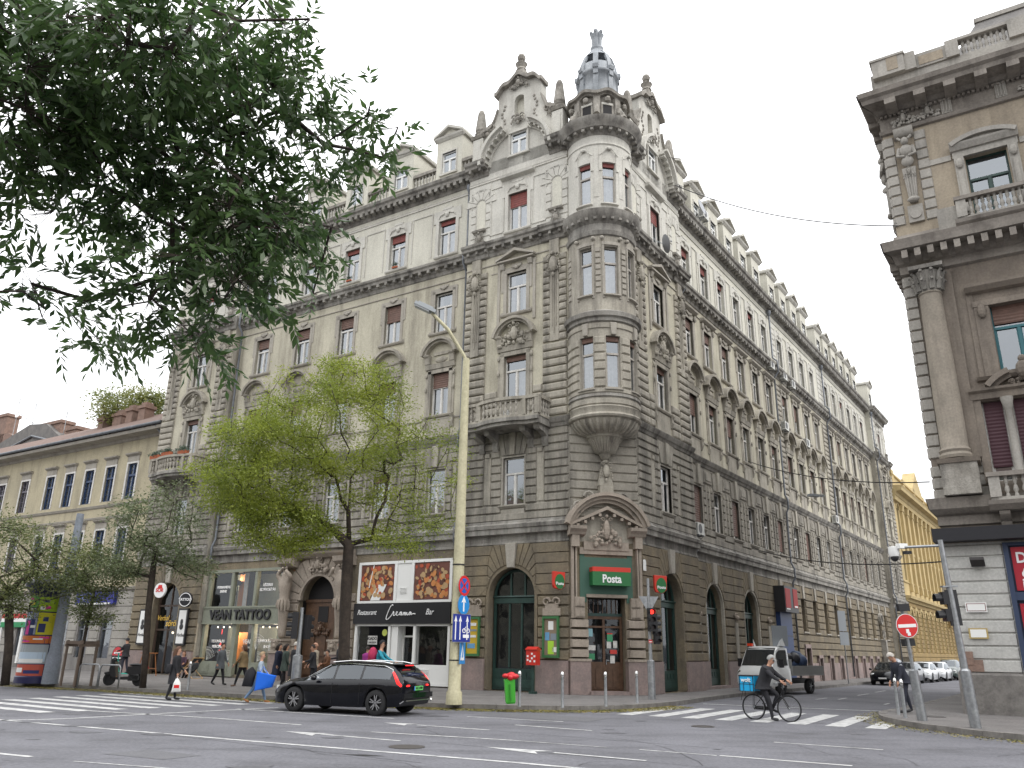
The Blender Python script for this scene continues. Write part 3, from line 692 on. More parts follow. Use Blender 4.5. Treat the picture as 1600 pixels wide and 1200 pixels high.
def make_balcony(F,cx):
    b=B('stone','cornice'); z0=11.68; D=1.15
    # slab bowed out in the middle, on four scroll brackets
    xs=[cx-1.95+3.9*i/26 for i in range(27)]
    bow=lambda x: D+.28*max(0,math.cos((x-cx)/1.25*PI/2))**.7 if abs(x-cx)<1.25 else D
    def slab(z_0,z_1,e):
        vs=[]
        for x in xs: o=bow(x)+e; vs+=[(x,-o,z_0),(x,-o,z_1),(x,0,z_1),(x,0,z_0)]
        n=len(xs);fs=[]
        for i in range(n-1):
            q=i*4;p=q+4; fs+=[(q,p,p+1,q+1),(q+1,p+1,p+2,q+2),(q+3,q,p,p+3)][:2]+[(q+3,p+3,p,q)]
        fs+=[(0,1,2,3),((n-1)*4+3,(n-1)*4+2,(n-1)*4+1,(n-1)*4)]; b.add(vs,fs)
    b.m=1; slab(z0-.16,z0,.06); slab(z0-.32,z0-.16,-.05)
    for x in(cx-1.7,cx-.95,cx+.95,cx+1.7): b.prof(x-.14,x+.14,[(0,10.5),(.12,10.52),(.2,10.75),(.16,10.95),(.5,11.1),(.85,11.15),(.95,11.36),(0,11.38)])
    b.m=0
    H=.82
    def rail(z_0,z_1,wd):
        vs=[]
        for x in xs: o=bow(x); vs+=[(x,-o-wd,z_0),(x,-o-wd,z_1),(x,-o+wd+.04,z_1),(x,-o+wd+.04,z_0)]
        n=len(xs);fs=[]
        for i in range(n-1):
            q=i*4;p=q+4
            for k in range(4): l=(k+1)%4; fs.append((q+k,p+k,p+l,q+l))
        fs+=[(0,1,2,3),((n-1)*4+3,(n-1)*4+2,(n-1)*4+1,(n-1)*4)]; b.add(vs,fs)
    rail(z0,z0+.1,.04); rail(z0+H,z0+H+.14,.08)
    for x in(cx-1.9,cx-1.2,cx+1.2,cx+1.9): o=bow(x); b.box(x-.12,x+.12,-o-.06,-o+.14,z0+.1,z0+H)
    for s in(-1,1):
        a,c=sorted((cx+s*1.83,cx+s*1.99)); b.box(a,c,-D+.1,0,z0,z0+.1); b.box(a-.04,c+.04,-D+.1,0,z0+H,z0+H+.14)
    o=b.build('balcony',MB,F)
    k=B('stone_lt'); hh=H-.1
    for i in range(8): x=cx-1.0+2.0*(i+.5)/8; baluster_row(k,(x,-bow(x)+.03),(x,-bow(x)+.03),z0+.1,hh,1)
    for s in(-1,1): baluster_row(k,(cx+s*1.3,-D+.03),(cx+s*1.8,-D+.03),z0+.1,hh,2); baluster_row(k,(cx+s*1.91,-D+.15),(cx+s*1.91,-.05),z0+.1,hh,4)
    k.build('balustrade',o,F,40)
LP=(-5.9,0,-2.85); LP2=(-29.9,-23.7,-26.7); RP=(0,6.25,2.95); RP2=(54.4,61,57.7)
pavilion(FL,*LP,balc=True); pavilion(FL,*LP2,balc=True,gfdoor=True,gable=True); pavilion(FR,*RP,gable=True); pavilion(FR,*RP2,gable=False,arch=False)
def wing(F,xa,xb,bays,side,gf,quoin=()):
    FW=F@T(0,REC,0)
    ops=[]
    for c in bays: ops+=[(c-.57,c+.57,8.0,10.2),(c-.57,c+.57,13.0,15.25),(c-.57,c+.57,17.5,19.75),(c-.57,c+.57,21.98,24.13)]
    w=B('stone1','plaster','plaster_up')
    w.wall(xa,xb,ZG,ZC,[o for o in ops if o[2]<9]); w.m=1; w.wall(xa,xb,ZC,ZB0,[o for o in ops if 12<o[2]<19]); w.m=2; w.wall(xa,xb,ZB0,ZT,[o for o in ops if o[2]>21])
    part(w,'wall',FW)
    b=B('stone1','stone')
    ex=[]
    for c in bays: ex+=[(c-.65,c+.65,7.7,10.3),(c-.8,c+.8,10.2,11.3),(c-1.28,c-1.02,8.1,10.3),(c+1.02,c+1.28,8.1,10.3)]
    courses(b,xa,xb,ZF1,10.45,.385,.08,.045,excl=ex)
    bb=sorted(bays)
    for c in bays:
        b.m=1; b.poly([(c-.17,10.28),(c+.17,10.28),(c+.2,ZC+.02),(c-.2,ZC+.02)],0,-.17,.02)
        b.m=0; b.poly([(c-.62,10.28),(c-.18,10.28),(c-.22,ZC-.12),(c-.75,ZC-.12)],0,-.08,.02); b.poly([(c+.18,10.28),(c+.62,10.28),(c+.75,ZC-.12),(c+.22,ZC-.12)],0,-.08,.02)
        b.m=1; b.box(c-1.25,c-1.05,-.03,.02,8.1,10.3); b.box(c+1.05,c+1.25,-.03,.02,8.1,10.3); b.m=0
    for a,c in zip([xa]+bb,bb+[xb]):
        l=a+(.8 if a in bays else .05); r_=c-(.8 if c in bays else .05)
        if r_-l>.3: b.block(l,r_,10.5,11.2,.07,.05); b.block(l+.15,r_-.15,10.65,11.05,.1,.03)
    part(b,'rustication',FW)
    c=B('cornice'); c.prof(xa,xb,[(0,ZG),(.06,ZG+.02),(.05,ZG+.1),(.02,ZG+.12),(.02,ZD-.04),(0,ZD-.03)]); c.prof(xa,xb,PD); c.prof(xa,xb,PC)
    part(c,'string_course',FW)
    c=B('cornice'); c.prof(xa,xb,PB); modill(c,xa,xb,ZB0+.24,ZB0+.42,.12,.36,.6,.17); c.prof(xa,xb,PT); modill(c,xa,xb,ZT0+.08,ZT0+.27,.12,.47,.42,.2)
    pieces(c,'cornice',MB,FW)
    m=B('stone_lt','stone_up')
    m.prof(xa,xb,[(0,20.28),(.05,20.3),(.05,20.35),(0,20.37)])
    m.box(xa,xb,-.05,.01,12.75,12.83)
    m.m=1; m.prof(xa,xb,[(0,25.2),(.06,25.23),(.04,25.3),(.07,25.36),(0,25.4)])
    for a,c_ in zip(bb,bb[1:]):
        l,r_=a+1.02,c_-1.02
        m.box(l,r_,-.04,.01,24.72,24.79); m.box(l,l+.05,-.04,.01,22.05,24.72); m.box(r_-.05,r_,-.04,.01,22.05,24.72)
    pieces(m,'moulding',MB,FW)
    for q in quoin:
        b=B('stone','stone_up'); courses(b,q-.45,q+.45,ZC2+.05,20.2,.385,.12,.09,rnd=True); b.m=1; courses(b,q-.45,q+.45,ZB+.03,25.1,.43,.05,.03); pieces(b,'quoin',MB,FW,.03)
    rn=random.Random(side*5+int(xa)); 
    for i,c_ in enumerate(bays):
        far= side==1 and c_>23
        window('plain1',MB,FW@T(c_,0,8.0),h=2.2,cur=rn.choice([0,1,2,4]),blind=rn.choice([0,0,.3,.9]) if side else rn.choice([0,0,.15]),bcol='brnb')
        window('hood2',MB,FW@T(c_,0,13.0),h=2.25,cur=rn.choice([1,2,3]),blind=rn.choice([.25,.25,.35]) if not side else rn.choice([0,.2,.5]),bcol='brnb',sm='stone')
        window('brack3' if side else 'eared3',MB,FW@T(c_,0,17.5),h=2.25,cur=rn.choice([1,3,4]),blind=[.0,.42,.27,.27,.25][i] if not side else rn.choice([0,.25,.0,.5]),bcol='brnb')
        window('eared4',MB,FW@T(c_,0,21.98),h=2.15,cur=rn.choice([1,2,5]),blind=[.12,.2,.12,.1,0][i] if not side else rn.choice([.15,.0,.0,.0,.2]),sm='stone_up')
LB=[-7.65,-11.12,-14.58,-18.05,-21.5]
wing(FL,-23.7,-5.9,LB,0,None)
RB1=[7.95+2.78*i for i in range(6)]; RB2=[25.4+2.85*i for i in range(4)]; RB3=[38.4+2.68*i for i in range(6)]
wing(FR,6.25,23.2,RB1,1,None); wing(FR,23.2,36.8,RB2,1,None,quoin=(23.95,36.3)); wing(FR,36.8,54.4,RB3,1,None,quoin=(37.05,))
# ---------------------------------------------------------------- ground floor of the wings
FLW=FL@T(0,REC,0); FRW=FR@T(0,REC,0)
def gf_left():
    w=B('ochre','pink'); hole=[(-23.65,-17.35,.3,5.85),(-16.25,-13.65,.15,5.4),(-12.2,-6.3,.3,5.85)]
    w.wall(-23.7,-5.9,.15,ZG,hole,depth=.25); archfill(w,-14.95,1.3,4.1,5.4,0,.6); part(w,'wall',FLW)
    b=B('portal_stone' if False else 'portal','stone','pink')
    # portal: voussoirs, reveal, two pedestals and the carved lintel
    fan(b,-14.95,4.1,1.32,2.35,13,.1,ztop=ZG); b.arc(-14.95,4.1,1.2,1.34,0,PI,.1,-.08,20)
    for s in(-1,1):
        x=-14.95+s*2.0; b.m=0; courses(b,x-.62,x+.62,.9,4.4,.42,.06,.04); 
        b.m=2; b.box(x-.42,x+.42,-.75,0,.15,1.45); b.m=0; b.box(x-.46,x+.46,-.8,0,1.45,1.58); b.box(x-.36,x+.36,-.7,0,1.58,2.05); b.box(x-.42,x+.42,-.76,0,2.05,2.15); cartouche(b,x,1.82,.5,.4,-.7,4)
        b.prof(x-.5,x+.5,[(0,5.75),(.5,5.8),(.7,5.95),(.75,6.2),(0,6.25)])
    b.prof(-17.4,-12.5,[(0,6.2),(.3,6.22),(.5,6.4),(.55,6.5),(0,6.55)]); relief(b,-14.95,5.85,1.6,.8,-.15,11)
    part(b,'portal',FLW)
    for s in(-1,1): atlas(FLW@T(-14.95+s*2.0,-.42,2.15),s)
    d=B('brown','dark'); F=FLW@T(0,.5,0)
    d.box(-16.25,-13.65,0,.1,.2,4.1); d.m=1; d.box(-16.25,-13.65,.12,.14,4.1,5.5); d.box(-15.3,-14.6,-.02,0,3.0,3.8); d.m=0
    d.box(-16.25,-13.65,-.06,.1,4.0,4.15)
    for x in(-15.75,-14.95,-14.15):
        d.box(x-.33,x+.33,-.05,0,.4,1.2);d.box(x-.27,x+.27,-.08,-.05,.46,1.14); d.box(x-.33,x+.33,-.04,0,1.35,2.7)
    relief(d,-14.95,2.7,1.4,.6,-.05,21)
    part(d,'entrance_door',F)
def humanoid_skin(name,J,E,R,mats,pick,parent,Wm,sub=1,root=0):
    me=bpy.data.meshes.new(name); me.from_pydata([tuple(j) for j in J],E,[])
    o=bpy.data.objects.new(name,me); COL.objects.link(o)
    m=o.modifiers.new('s','SKIN'); m.use_smooth_shade=True
    lay=me.skin_vertices[0].data if me.skin_vertices else None
    if lay is None:
        bm=bmesh.new(); bm.from_mesh(me); bm.verts.layers.skin.verify(); bm.to_mesh(me); bm.free(); lay=me.skin_vertices[0].data
    for i,r in enumerate(R): lay[i].radius=(r,r) if not hasattr(r,'__len__') else r; lay[i].use_root=(i==root)
    if sub: s=o.modifiers.new('u','SUBSURF'); s.levels=sub; s.render_levels=sub
    dg=bpy.context.evaluated_depsgraph_get(); nm=bpy.data.meshes.new_from_object(o.evaluated_get(dg))
    bpy.data.objects.remove(o); nm.name=name
    nm.materials.clear()
    for x in mats: nm.materials.append(K(x) if isinstance(x,str) else x)
    if len(mats)>1:
        A=[(Vector(J[a]),Vector(J[b]),pick[k]) for k,(a,b) in enumerate(E)]
        for p in nm.polygons:
            c=p.center; best=9;bi=0
            for a,b_,q in A:
                ab=b_-a; t=max(0,min(1,(c-a).dot(ab)/max(ab.length_squared,1e-9))); d=(c-(a+ab*t)).length
                if d<best: best=d;bi=q
            p.material_index=bi
    for p in nm.polygons: p.use_smooth=True
    ob=bpy.data.objects.new(name,nm); COL.objects.link(ob); place(ob,parent,Wm); return ob
def atlas(Wm,s):
    # muscular bearded figure, drapery at the hips tapering into a pillar, arms raised to the lintel
    J=[(0,0,1.7),(0,0,2.1),(0,-.05,2.6),(0,-.08,2.95),(0,-.12,3.15),(0,-.16,3.38),(0,.02,1.2),(0,.05,.6),(0,.05,0),
       (.32,-.05,2.95),(.55,-.25,3.15),(.25,-.4,3.45),(-.32,-.05,2.95),(-.5,-.2,3.25),(-.2,-.15,3.55)]
    if s>0: J=[(-x,y,z) for x,y,z in J]
    E=[(0,1),(1,2),(2,3),(3,4),(4,5),(0,6),(6,7),(7,8),(3,9),(9,10),(10,11),(3,12),(12,13),(13,14)]
    R=[.3,.26,.33,.24,.13,.19,.27,.22,.2,.16,.13,.1,.16,.13,.1]
    o=humanoid_skin('atlas_statue',J,E,R,['portal'],[0]*14,MB,Wm,1)
    b=B('portal')
    rn=random.Random(3)
    for k in range(7):
        a=PI+PI*k/6; x=.3*math.cos(a);y=.3*math.sin(a)
        b.tube([(x,y,1.95),(x*1.15,y*1.15,1.7),(x*1.0,y*1.05,1.45+.08*math.sin(k))],[.07,.09,.05],6)
    for k in range(12): b.ball(rn.uniform(-.18,.18),-.16+rn.uniform(-.1,.15),3.5+rn.uniform(-.3,.12),.07,n=6,m=4)
    c=b.build('drapery',o,Wm,50)
gf_left()
def letters(items,F,parent):
    for t,x,z,s,m,kw in items: text(t,s,m,'lettering',parent,F@T(x,kw.pop('y',-.02),z),**kw)
def shopfront_sage():
    F=FLW
    b=B('sage','dark'); f0,f1=-.12,.12
    b.box(-23.6,-17.35,f0-.03,f1,5.7,5.85); b.box(-23.6,-17.35,f0-.1,f1,2.98,3.75); b.box(-23.6,-17.35,f0-.14,f1,3.75,3.85); b.box(-23.6,-17.35,f0-.14,f1,2.9,2.98)
    for x in(-23.5,-21.55,-19.65,-17.45): b.box(x-.09,x+.09,f0,f1,3.85,5.7)
    for x in(-23.5,-21.0,-20.9,-19.45,-17.45): b.box(x-.1,x+.1,f0,f1,.2,2.9)
    for a,c in((-23.4,-21.1),(-19.4,-17.5)):
        b.box(a,c,f0,f1,.2,.95); 
        for k in range(3): x=a+(c-a)*(k+.5)/3; b.box(x-.3,x+.3,f0-.03,f0,.32,.8); b.box(x-.22,x+.22,f0-.05,f0,.4,.72)
    b.box(-20.85,-19.5,.3,.36,.2,.9); b.m=1; b.box(-23.6,-17.35,1.7,1.74,.2,5.8)
    o=part(b,'shop_front',F)
    g=B('paned')
    for a,c in((-23.4,-21.65),(-21.45,-19.75),(-19.55,-17.55)): g.add([(a,0,3.87),(c,0,3.87),(c,0,5.68),(a,0,5.68)],[(0,1,2,3)])
    for a,c in((-23.4,-21.1),(-19.4,-17.5)): g.add([(a,0,.95),(c,0,.95),(c,0,2.88),(a,0,2.88)],[(0,1,2,3)])
    g.add([(-20.85,.3,.9),(-19.5,.3,.9),(-19.5,.3,2.88),(-20.85,.3,2.88)],[(0,1,2,3)]); pieces(g,'shop_window',o,F,0)
    # room seen through the glass: side wall, ochre panel, floor between storeys, lit lamps
    r=B('sage',flat('ochre_panel',(.5,.2,.07)),flat('lamp_glow',(1,.85,.6),emit=3),'curtain','dark')
    r.box(-23.6,-17.4,.2,2.2,3.3,3.45); r.m=0; r.box(-23.3,-22.3,1.2,1.25,3.45,5.7); r.box(-21.4,-19.2,1.4,1.45,3.45,5.7); r.box(-23.3,-22.7,1.4,1.45,.9,2.8); r.box(-20.8,-18.7,1.5,1.55,.3,2.8); r.m=1; r.box(-22.3,-21.6,1.0,1.05,3.45,5.7); r.box(-18.8,-17.9,1.0,1.05,3.45,5.7); r.box(-18.6,-17.6,1.3,1.35,.9,2.6); r.box(-22.6,-21.6,1.4,1.45,.9,2.5)
    r.m=3; r.box(-21.3,-21.0,.5,.53,3.45,5.7)
    r.m=4
    for x in(-22.2,-20.4,-18.5): r.ball(x,.8,5.2,.22,1,1,.8,8,5); r.tube([(x,.8,3.5),(x,.8,5.2)],.03,5); r.ball(x,.7,4.6,.12,n=6,m=4)
    r.m=2
    for x in(-22.9,-22.4,-21.9,-19.2,-18.7,-18.1): r.box(x,x+.06,.3,.34,2.72,2.8)
    r.build('shop_interior',o,F)
    for x,z in((-22.3,5.3),(-18.6,5.3),(-22.2,2.6),(-18.6,2.6)):
        ld=bpy.data.lights.new('shop_lamp_light','POINT'); ld.energy=95; ld.color=(1,.85,.65); ld.shadow_soft_size=.15; lo=bpy.data.objects.new('shop_lamp_light',ld); COL.objects.link(lo); place(lo,None,F@T(x,.75,z))
    # painted fern fans on the glass
    d=B(flat('white_decal',(.6,.62,.6)))
    for cx,cz,rr,a0,a1 in((-23.1,1.0,.7,.3,1.7),(-21.9,1.05,.6,.6,2.2),(-21.3,.98,.55,1.0,2.5),(-19.2,1.6,.8,.8,2.1),(-18.2,1.5,.7,.5,1.6),(-19.0,1.0,.5,.3,1.6)):
        for k in range(9):
            a=a0+(a1-a0)*k/8; d.tube([(cx,-.02,cz),(cx+rr*.6*math.cos(a),-.02,cz+rr*.6*math.sin(a)),(cx+rr*math.cos(a+.08),-.02,cz+rr*math.sin(a+.08))],.007,4)
        for q in(.55,.8,1): d.tube([(cx+rr*q*math.cos(a0+(a1-a0)*k/8),-.02,cz+rr*q*math.sin(a0+(a1-a0)*k/8)) for k in range(9)],.006,4)
    pieces(d,'window_decal',o,F,.05)
    wd=flat('white_letter',(.75,.75,.75)); rd=flat('neon_red',(.9,.03,.03),emit=1.2)
    letters([('PERMANENS',-22.35,4.9,.2,wd,dict(off=.004)),('SMINK',-22.35,4.67,.2,wd,dict(off=.004)),('LÉZERES',-18.75,4.95,.2,wd,dict(off=.004)),('ELTÁVOLÍTÁS',-18.75,4.7,.2,wd,dict(off=.004)),
      ('TETOVÁLÁS',-22.3,2.0,.2,wd,dict(off=.004)),('PIERCING',-22.3,1.72,.2,wd,dict(off=.004)),('VEAN',-20.2,2.0,.3,wd,dict(off=.008,y=.26)),('TATTOO STUDIO',-20.2,1.7,.11,wd,dict(y=.26)),('TANFOLYAMOK',-18.35,2.05,.2,wd,dict(off=.004)),('SHOP',-18.35,1.75,.2,wd,dict(off=.004)),
      ('1',-22.32,2.5,.35,rd,dict(y=.2,off=.01)),('+',-22.32,1.82,.35,rd,dict(y=.2,off=.01)),('0',-22.32,1.42,.35,rd,dict(y=.2,off=.01)),
      ('VEAN TATTOO',-20.5,3.37,.72,'black',dict(off=.022,ext=.05,y=-.26,sx=.98))],F,o)
shopfront_sage()
def foodposter(b,x0,x1,z0,z1,y,seed):
    rn=random.Random(seed)
    b.m=0; b.box(x0,x1,y,y+.04,z0,z1)
    for k in range(110):
        r=rn.uniform(.07,.17); b.m=rn.choice([1,2,3,4,2,3]); x=rn.uniform(x0+r,x1-r);z=rn.uniform(z0+r,z1-r)
        a=rn.uniform(0,PI); e=rn.uniform(.5,1); pts=[(x+r*math.cos(t)*math.cos(a)-r*e*math.sin(t)*math.sin(a),z+r*math.cos(t)*math.sin(a)+r*e*math.sin(t)*math.cos(a)) for t in [2*PI*i/12 for i in range(12)]]
        yy=y-.002-.0004*k; b.add([(p[0],yy,p[1]) for p in pts],[tuple(range(12))])
def shopfront_black():
    F=FLW; b=B('white','dark','carp' if False else flat('black_fascia',(.012,.012,.014),.35))
    b.box(-12.15,-6.35,-.1,.12,5.72,5.85); b.box(-12.15,-6.35,-.1,.12,3.86,3.98); b.box(-12.15,-6.35,-.1,.12,.2,.32)
    for x in(-12.08,-9.75,-8.7,-6.42): b.box(x-.08,x+.08,-.1,.12,3.98,5.72)
    b.box(-9.7,-8.75,-.06,.1,3.98,5.72)
    for k in range(5): b.box(-9.45,-9.05,-.09,-.06,4.3+k*.06,4.33+k*.06)
    for x in(-12.08,-9.95,-8.42,-6.42): b.box(x-.07,x+.07,-.1,.12,.3,2.88)
    b.box(-9.85,-9.45,-.04,.4,.3,2.88); b.box(-12.15,-6.35,-.1,.12,2.8,2.9)
    b.box(-9.45,-8.5,.34,.42,2.3,2.38);b.box(-9.45,-9.37,.34,.42,.3,2.85);b.box(-8.58,-8.5,.34,.42,.3,2.85)
    b.box(-12.0,-10.0,-.08,.1,.3,1.05); b.box(-8.35,-6.5,-.08,.1,.3,1.1)
    for k in range(7): b.box(-8.2,-7.5,-.11,-.08,.45+k*.07,.48+k*.07)
    b.m=2; b.box(-12.22,-6.3,-.2,.12,2.9,3.86)
    b.m=1; b.box(-12.15,-6.35,1.6,1.65,.2,5.8)
    o=part(b,'shop_front',F)
    g=B('paned')
    g.add([(-12.0,0,1.05),(-10.0,0,1.05),(-10.0,0,2.8),(-12.0,0,2.8)],[(0,1,2,3)]); g.add([(-8.35,0,1.1),(-6.5,0,1.1),(-6.5,0,2.8),(-8.35,0,2.8)],[(0,1,2,3)]); g.add([(-9.37,.38,.4),(-8.58,.38,.4),(-8.58,.38,2.3),(-9.37,.38,2.3)],[(0,1,2,3)])
    pieces(g,'shop_window',o,F,0)
    P=B(flat('poster_brown',(.14,.05,.035)),flat('food_red',(.38,.07,.03)),flat('food_orange',(.5,.2,.06)),flat('food_tan',(.42,.28,.14)),flat('food_dark',(.1,.04,.025)),'white')
    foodposter(P,-12.0,-9.85,4.0,5.7,-.06,1); foodposter(P,-8.6,-6.5,4.0,5.7,-.06,2)
    P.m=5; P.add([(-11.3,-.09,4.0),(-10.7,-.09,4.0),(-10.3,-.09,4.75),(-10.9,-.09,4.75)],[(0,1,2,3)]); P.add([(-11.45,-.091,4.6),(-11.4,-.091,4.6),(-11.15,-.091,5.7),(-11.2,-.091,5.7)],[(0,1,2,3)])
    pieces(P,'food_poster',o,F)
    wl=flat('white_letter',(.75,.75,.75)); wt='white'
    text('Restaurant',.34,wl,'lettering',o,F@T(-11.35,-.22,3.42),shear=.35,sx=.82); text('Bar',.38,wl,'lettering',o,F@T(-7.5,-.22,3.42),shear=.35,sx=.85)
    # handwritten centre word drawn as one stroke
    s=B(wl); 
    def stroke(pts,w=.022):
        P_=[Vector((x,0,z)) for x,z in pts]; Q=[]
        for i in range(len(P_)-1):
            p0,p1,p2,p3=P_[max(i-1,0)],P_[i],P_[i+1],P_[min(i+2,len(P_)-1)]
            for k in range(5):
                t=k/5; Q.append(.5*((2*p1)+(p2-p0)*t+(2*p0-5*p1+4*p2-p3)*t*t+(3*p1-p0-3*p2+p3)*t**3))
        Q.append(P_[-1]); s.tube([(q.x,-.22,q.z) for q in Q],w,5)
    ox,oz=-10.15,3.28
    stroke([(ox+a*.47,oz+b*.47) for a,b in [(.95,.95),(.85,1.05),(.6,.8),(.25,.1),(.15,-.35),(.4,-.35),(.8,.0),(1.0,.25),(1.05,.38),(1.12,.25),(1.1,.0),(1.2,0),(1.45,.15),(1.6,.3),(1.45,.32),(1.42,.1),(1.6,0),(1.85,.15),(2.1,.3),(1.95,.3),(1.88,.1),(2.02,.05),(2.15,.3),(2.15,.02),(2.3,.1),(2.45,.3),(2.45,0),(2.6,.3),(2.65,0),(2.8,.28),(2.85,.02),(3.0,.1),(3.3,.3),(3.15,.28),(3.08,.08),(3.2,.04),(3.35,.28),(3.38,.05),(3.6,.15),(3.9,.12)]])
    s.build('lettering',o,F)
    st=B('curtain',flat('sticker_yellow',(.45,.5,.1))); st.box(-11.35,-10.75,-.01,.0,1.95,2.35); st.m=1; st.lathe([(0,-.0),(.16,0),(.16,.01),(0,.01)],0,0,0,12) if False else st.arc(-10.3,2.5,0,.16,0,2*PI,0,-.012,12)
    st.build('window_sticker',o,F); text('KIADÓ',.19,'black','lettering',o,F@T(-11.05,-.012,2.22),off=.004); text('LAKÁSOK',.12,'black','lettering',o,F@T(-11.05,-.012,2.04))
shopfront_black()
def gf_pav2():
    # bar in the far left pavilion
    F=FL; cx=-26.7; b=B('brown','dark',flat('bar_wood',(.06,.04,.03)))
    b.m=2; b.box(cx-1.15,cx-1.05,.3,.4,.2,4.9);b.box(cx+1.05,cx+1.15,.3,.4,.2,4.9);b.box(cx-.04,cx+.04,.3,.4,.2,5.2);b.box(cx-1.1,cx+1.1,.28,.42,2.55,2.65);b.box(cx-1.1,cx+1.1,.28,.42,3.9,4.0)
    b.m=1; b.box(cx-3.0,cx+1.6,1.6,1.65,.2,5.6); o=b.build('arched_window',MB,F)
    g=B('paned'); g.add([(cx-1.1,.35,.3),(cx+1.1,.35,.3),(cx+1.1,.35,4.05)]+[(cx+1.12*math.cos(PI*i/12),.35,4.05+1.12*math.sin(PI*i/12)) for i in range(13)]+[(cx-1.1,.35,4.05)],[tuple(range(17))]); g.build('pane',o,F)
    l=B(flat('lamp_glow',(1,.85,.6),emit=3)); l.ball(cx+.45,.9,2.35,.09); l.ball(cx-.3,.9,2.45,.06); l.build('lamp',o,F)
    gold=flat('gold_letter',(.65,.42,.08)); text('Verebó' if False else 'Verbal',.42,gold,'lettering',o,F@T(cx-.5,.24,3.25),shear=.3); text('sörözõ' if False else 'söröző',.5,gold,'lettering',o,F@T(cx+.55,.24,2.95),shear=.2,off=.006)
gf_pav2()
def gf_right():
    F=FRW; arches=[9.35,14.95,20.45]; r=1.2; gz=4.05
    w=B('ochre'); 
    g2=[25.4+2.85*i for i in range(4)]+RB3
    holes=[(c-r,c+r,.15,gz+r) for c in arches]; low=[]
    for i,c in enumerate(g2): holes.append((c-.5,c+.5,3.3,5.4))
    for i,c in enumerate(g2):
        if i!=0: low.append((c-.38,c+.38,.2,1.65))
    low.append((25.4-.55,25.4+.55,.2,2.25))
    w.wall(6.25,54.4,.15,ZG,holes+low,depth=.4)
    for c in arches: archfill(w,c,r,gz,gz+r,0,.5)
    w.wall(54.4,61,.15,ZG,[],y=-REC); part(w,'wall',F)
    b=B('ochre','stone_lt','pink','stone')
    circ=[(c,gz,2.15) for c in arches]
    ex=[(c-r-.04,c+r+.04,0,gz) for c in arches]+[(c-.55,c+.55,3.2,6.3) for c in g2]+[(24.7,26.1,0,2.5)]
    courses(b,23.2,54.4,1.75,ZG,.45,.09,.05,excl=ex); courses(b,6.25,23.2,ZP,gz,.44,.09,.05,excl=[(e[0]-.09,e[1]+.09,e[2],e[3]) for e in ex[:3]])
    courses(b,54.4,61,1.75,ZG,.45,.09,.05,y=-REC)
    for c in arches:
        steps(b,c,gz,r+.12,{9.35:6.25}.get(c,c-2.8),{20.45:23.2}.get(c,c+2.8)); b.m=3; b.arc(c,gz,r-.02,r+.12,0,PI,.1,-.05,20); b.box(c-r-.12,c-r+.02,-.05,.1,.2,gz); b.box(c+r-.02,c+r+.12,-.05,.1,.2,gz); b.m=1; b.poly([(c-.17,gz+r-.02),(c+.17,gz+r-.02),(c+.28,ZG+.05),(c-.28,ZG+.05)],0,-.2,.02); b.m=0
    for c in g2:
        b.m=1; b.poly([(c-.16,5.42),(c+.16,5.42),(c+.2,ZG),(c-.2,ZG)],0,-.17,.02); b.prof(c-.6,c+.6,[(0,3.14),(.16,3.2),(.16,3.28),(0,3.3)]); b.box(c-.56,c-.5,-.04,.3,3.3,5.4); b.m=0
        b.poly([(c-.56,5.42),(c-.2,5.42),(c-.24,ZG-.02),(c-.6,ZG-.02)],0,-.09,.02); b.poly([(c+.2,5.42),(c+.56,5.42),(c+.6,ZG-.02),(c+.24,ZG-.02)],0,-.09,.02)
    part(b,'rustication',F)
    p=B('pink','dark'); pe=sorted([(c-r-.1,c+r+.1) for c in arches])
    x=6.25
    for a,c in pe: p.box(x,a,-.14,.1,.15,ZP); x=c
    p.box(x,24.6,-.14,.1,.15,1.7)
    cs=sorted(g2)
    for i,c in enumerate(cs):
        if i==0: p.box(c-.7,c-.55,-.16,.3,.15,2.4);p.box(c+.55,c+.7,-.16,.3,.15,2.4);p.box(c-.7,c+.7,-.16,.3,2.25,2.5); continue
        p.box(c-.52,c-.38,-.16,.3,.15,1.78);p.box(c+.38,c+.52,-.16,.3,.15,1.78);p.box(c-.52,c+.52,-.17,.3,1.62,1.82)
    for a,c in zip(cs,cs[1:]): p.box(a+.54,c-.52,-.1,.1,.15,1.3)
    p.box(cs[-1]+.52,54.4,-.1,.1,.15,1.3); p.box(54.4,61,-REC-.1,-REC+.1,.15,1.3)
    p.m=1
    for c in cs: p.box(c-.6,c+.6,.3,.34,.2,2.3)
    pieces(p,'plinth',MB,F)
    p=B('pink','portal'); p.box(6.25,23,-.2,.1,.0,.28); part(p,'step',F)
    for c in arches[:2]: arched_window(F,c,2*r,.2,gz)
    # pier panels with little scroll masks between the arches
    q=B('stone','portal')
    for x in(6.95,12.15,17.7): q.box(x-.2,x+.2,-.14,0,1.5,3.4); q.m=1; scroll(q,x-.12,3.75,.16,-.14,1); scroll(q,x+.12,3.75,.16,-.14,-1); q.ball(x,-.18,3.65,.14); q.m=0
    pieces(q,'pier_panel',MB,F)
    for i,c in enumerate(cs):
        window(None,MB,F@T(c,.05,3.3),w=1.0,h=2.1,cur=0,fm='brown',name='ground_floor_window')
    bx=B(flat('blue_board',(.02,.045,.13),.5),flat('dark_red_panel',(.30,.015,.015)),'black','white',flat('dark_frame',(.02,.02,.03)))
    c=arches[2]; bx.box(c-1.15,c+1.15,-.32,.1,.2,4.3)
    for z in(1.6,2.9): bx.m=2; bx.box(c-1.17,c+1.17,-.34,-.32,z,z+.04)
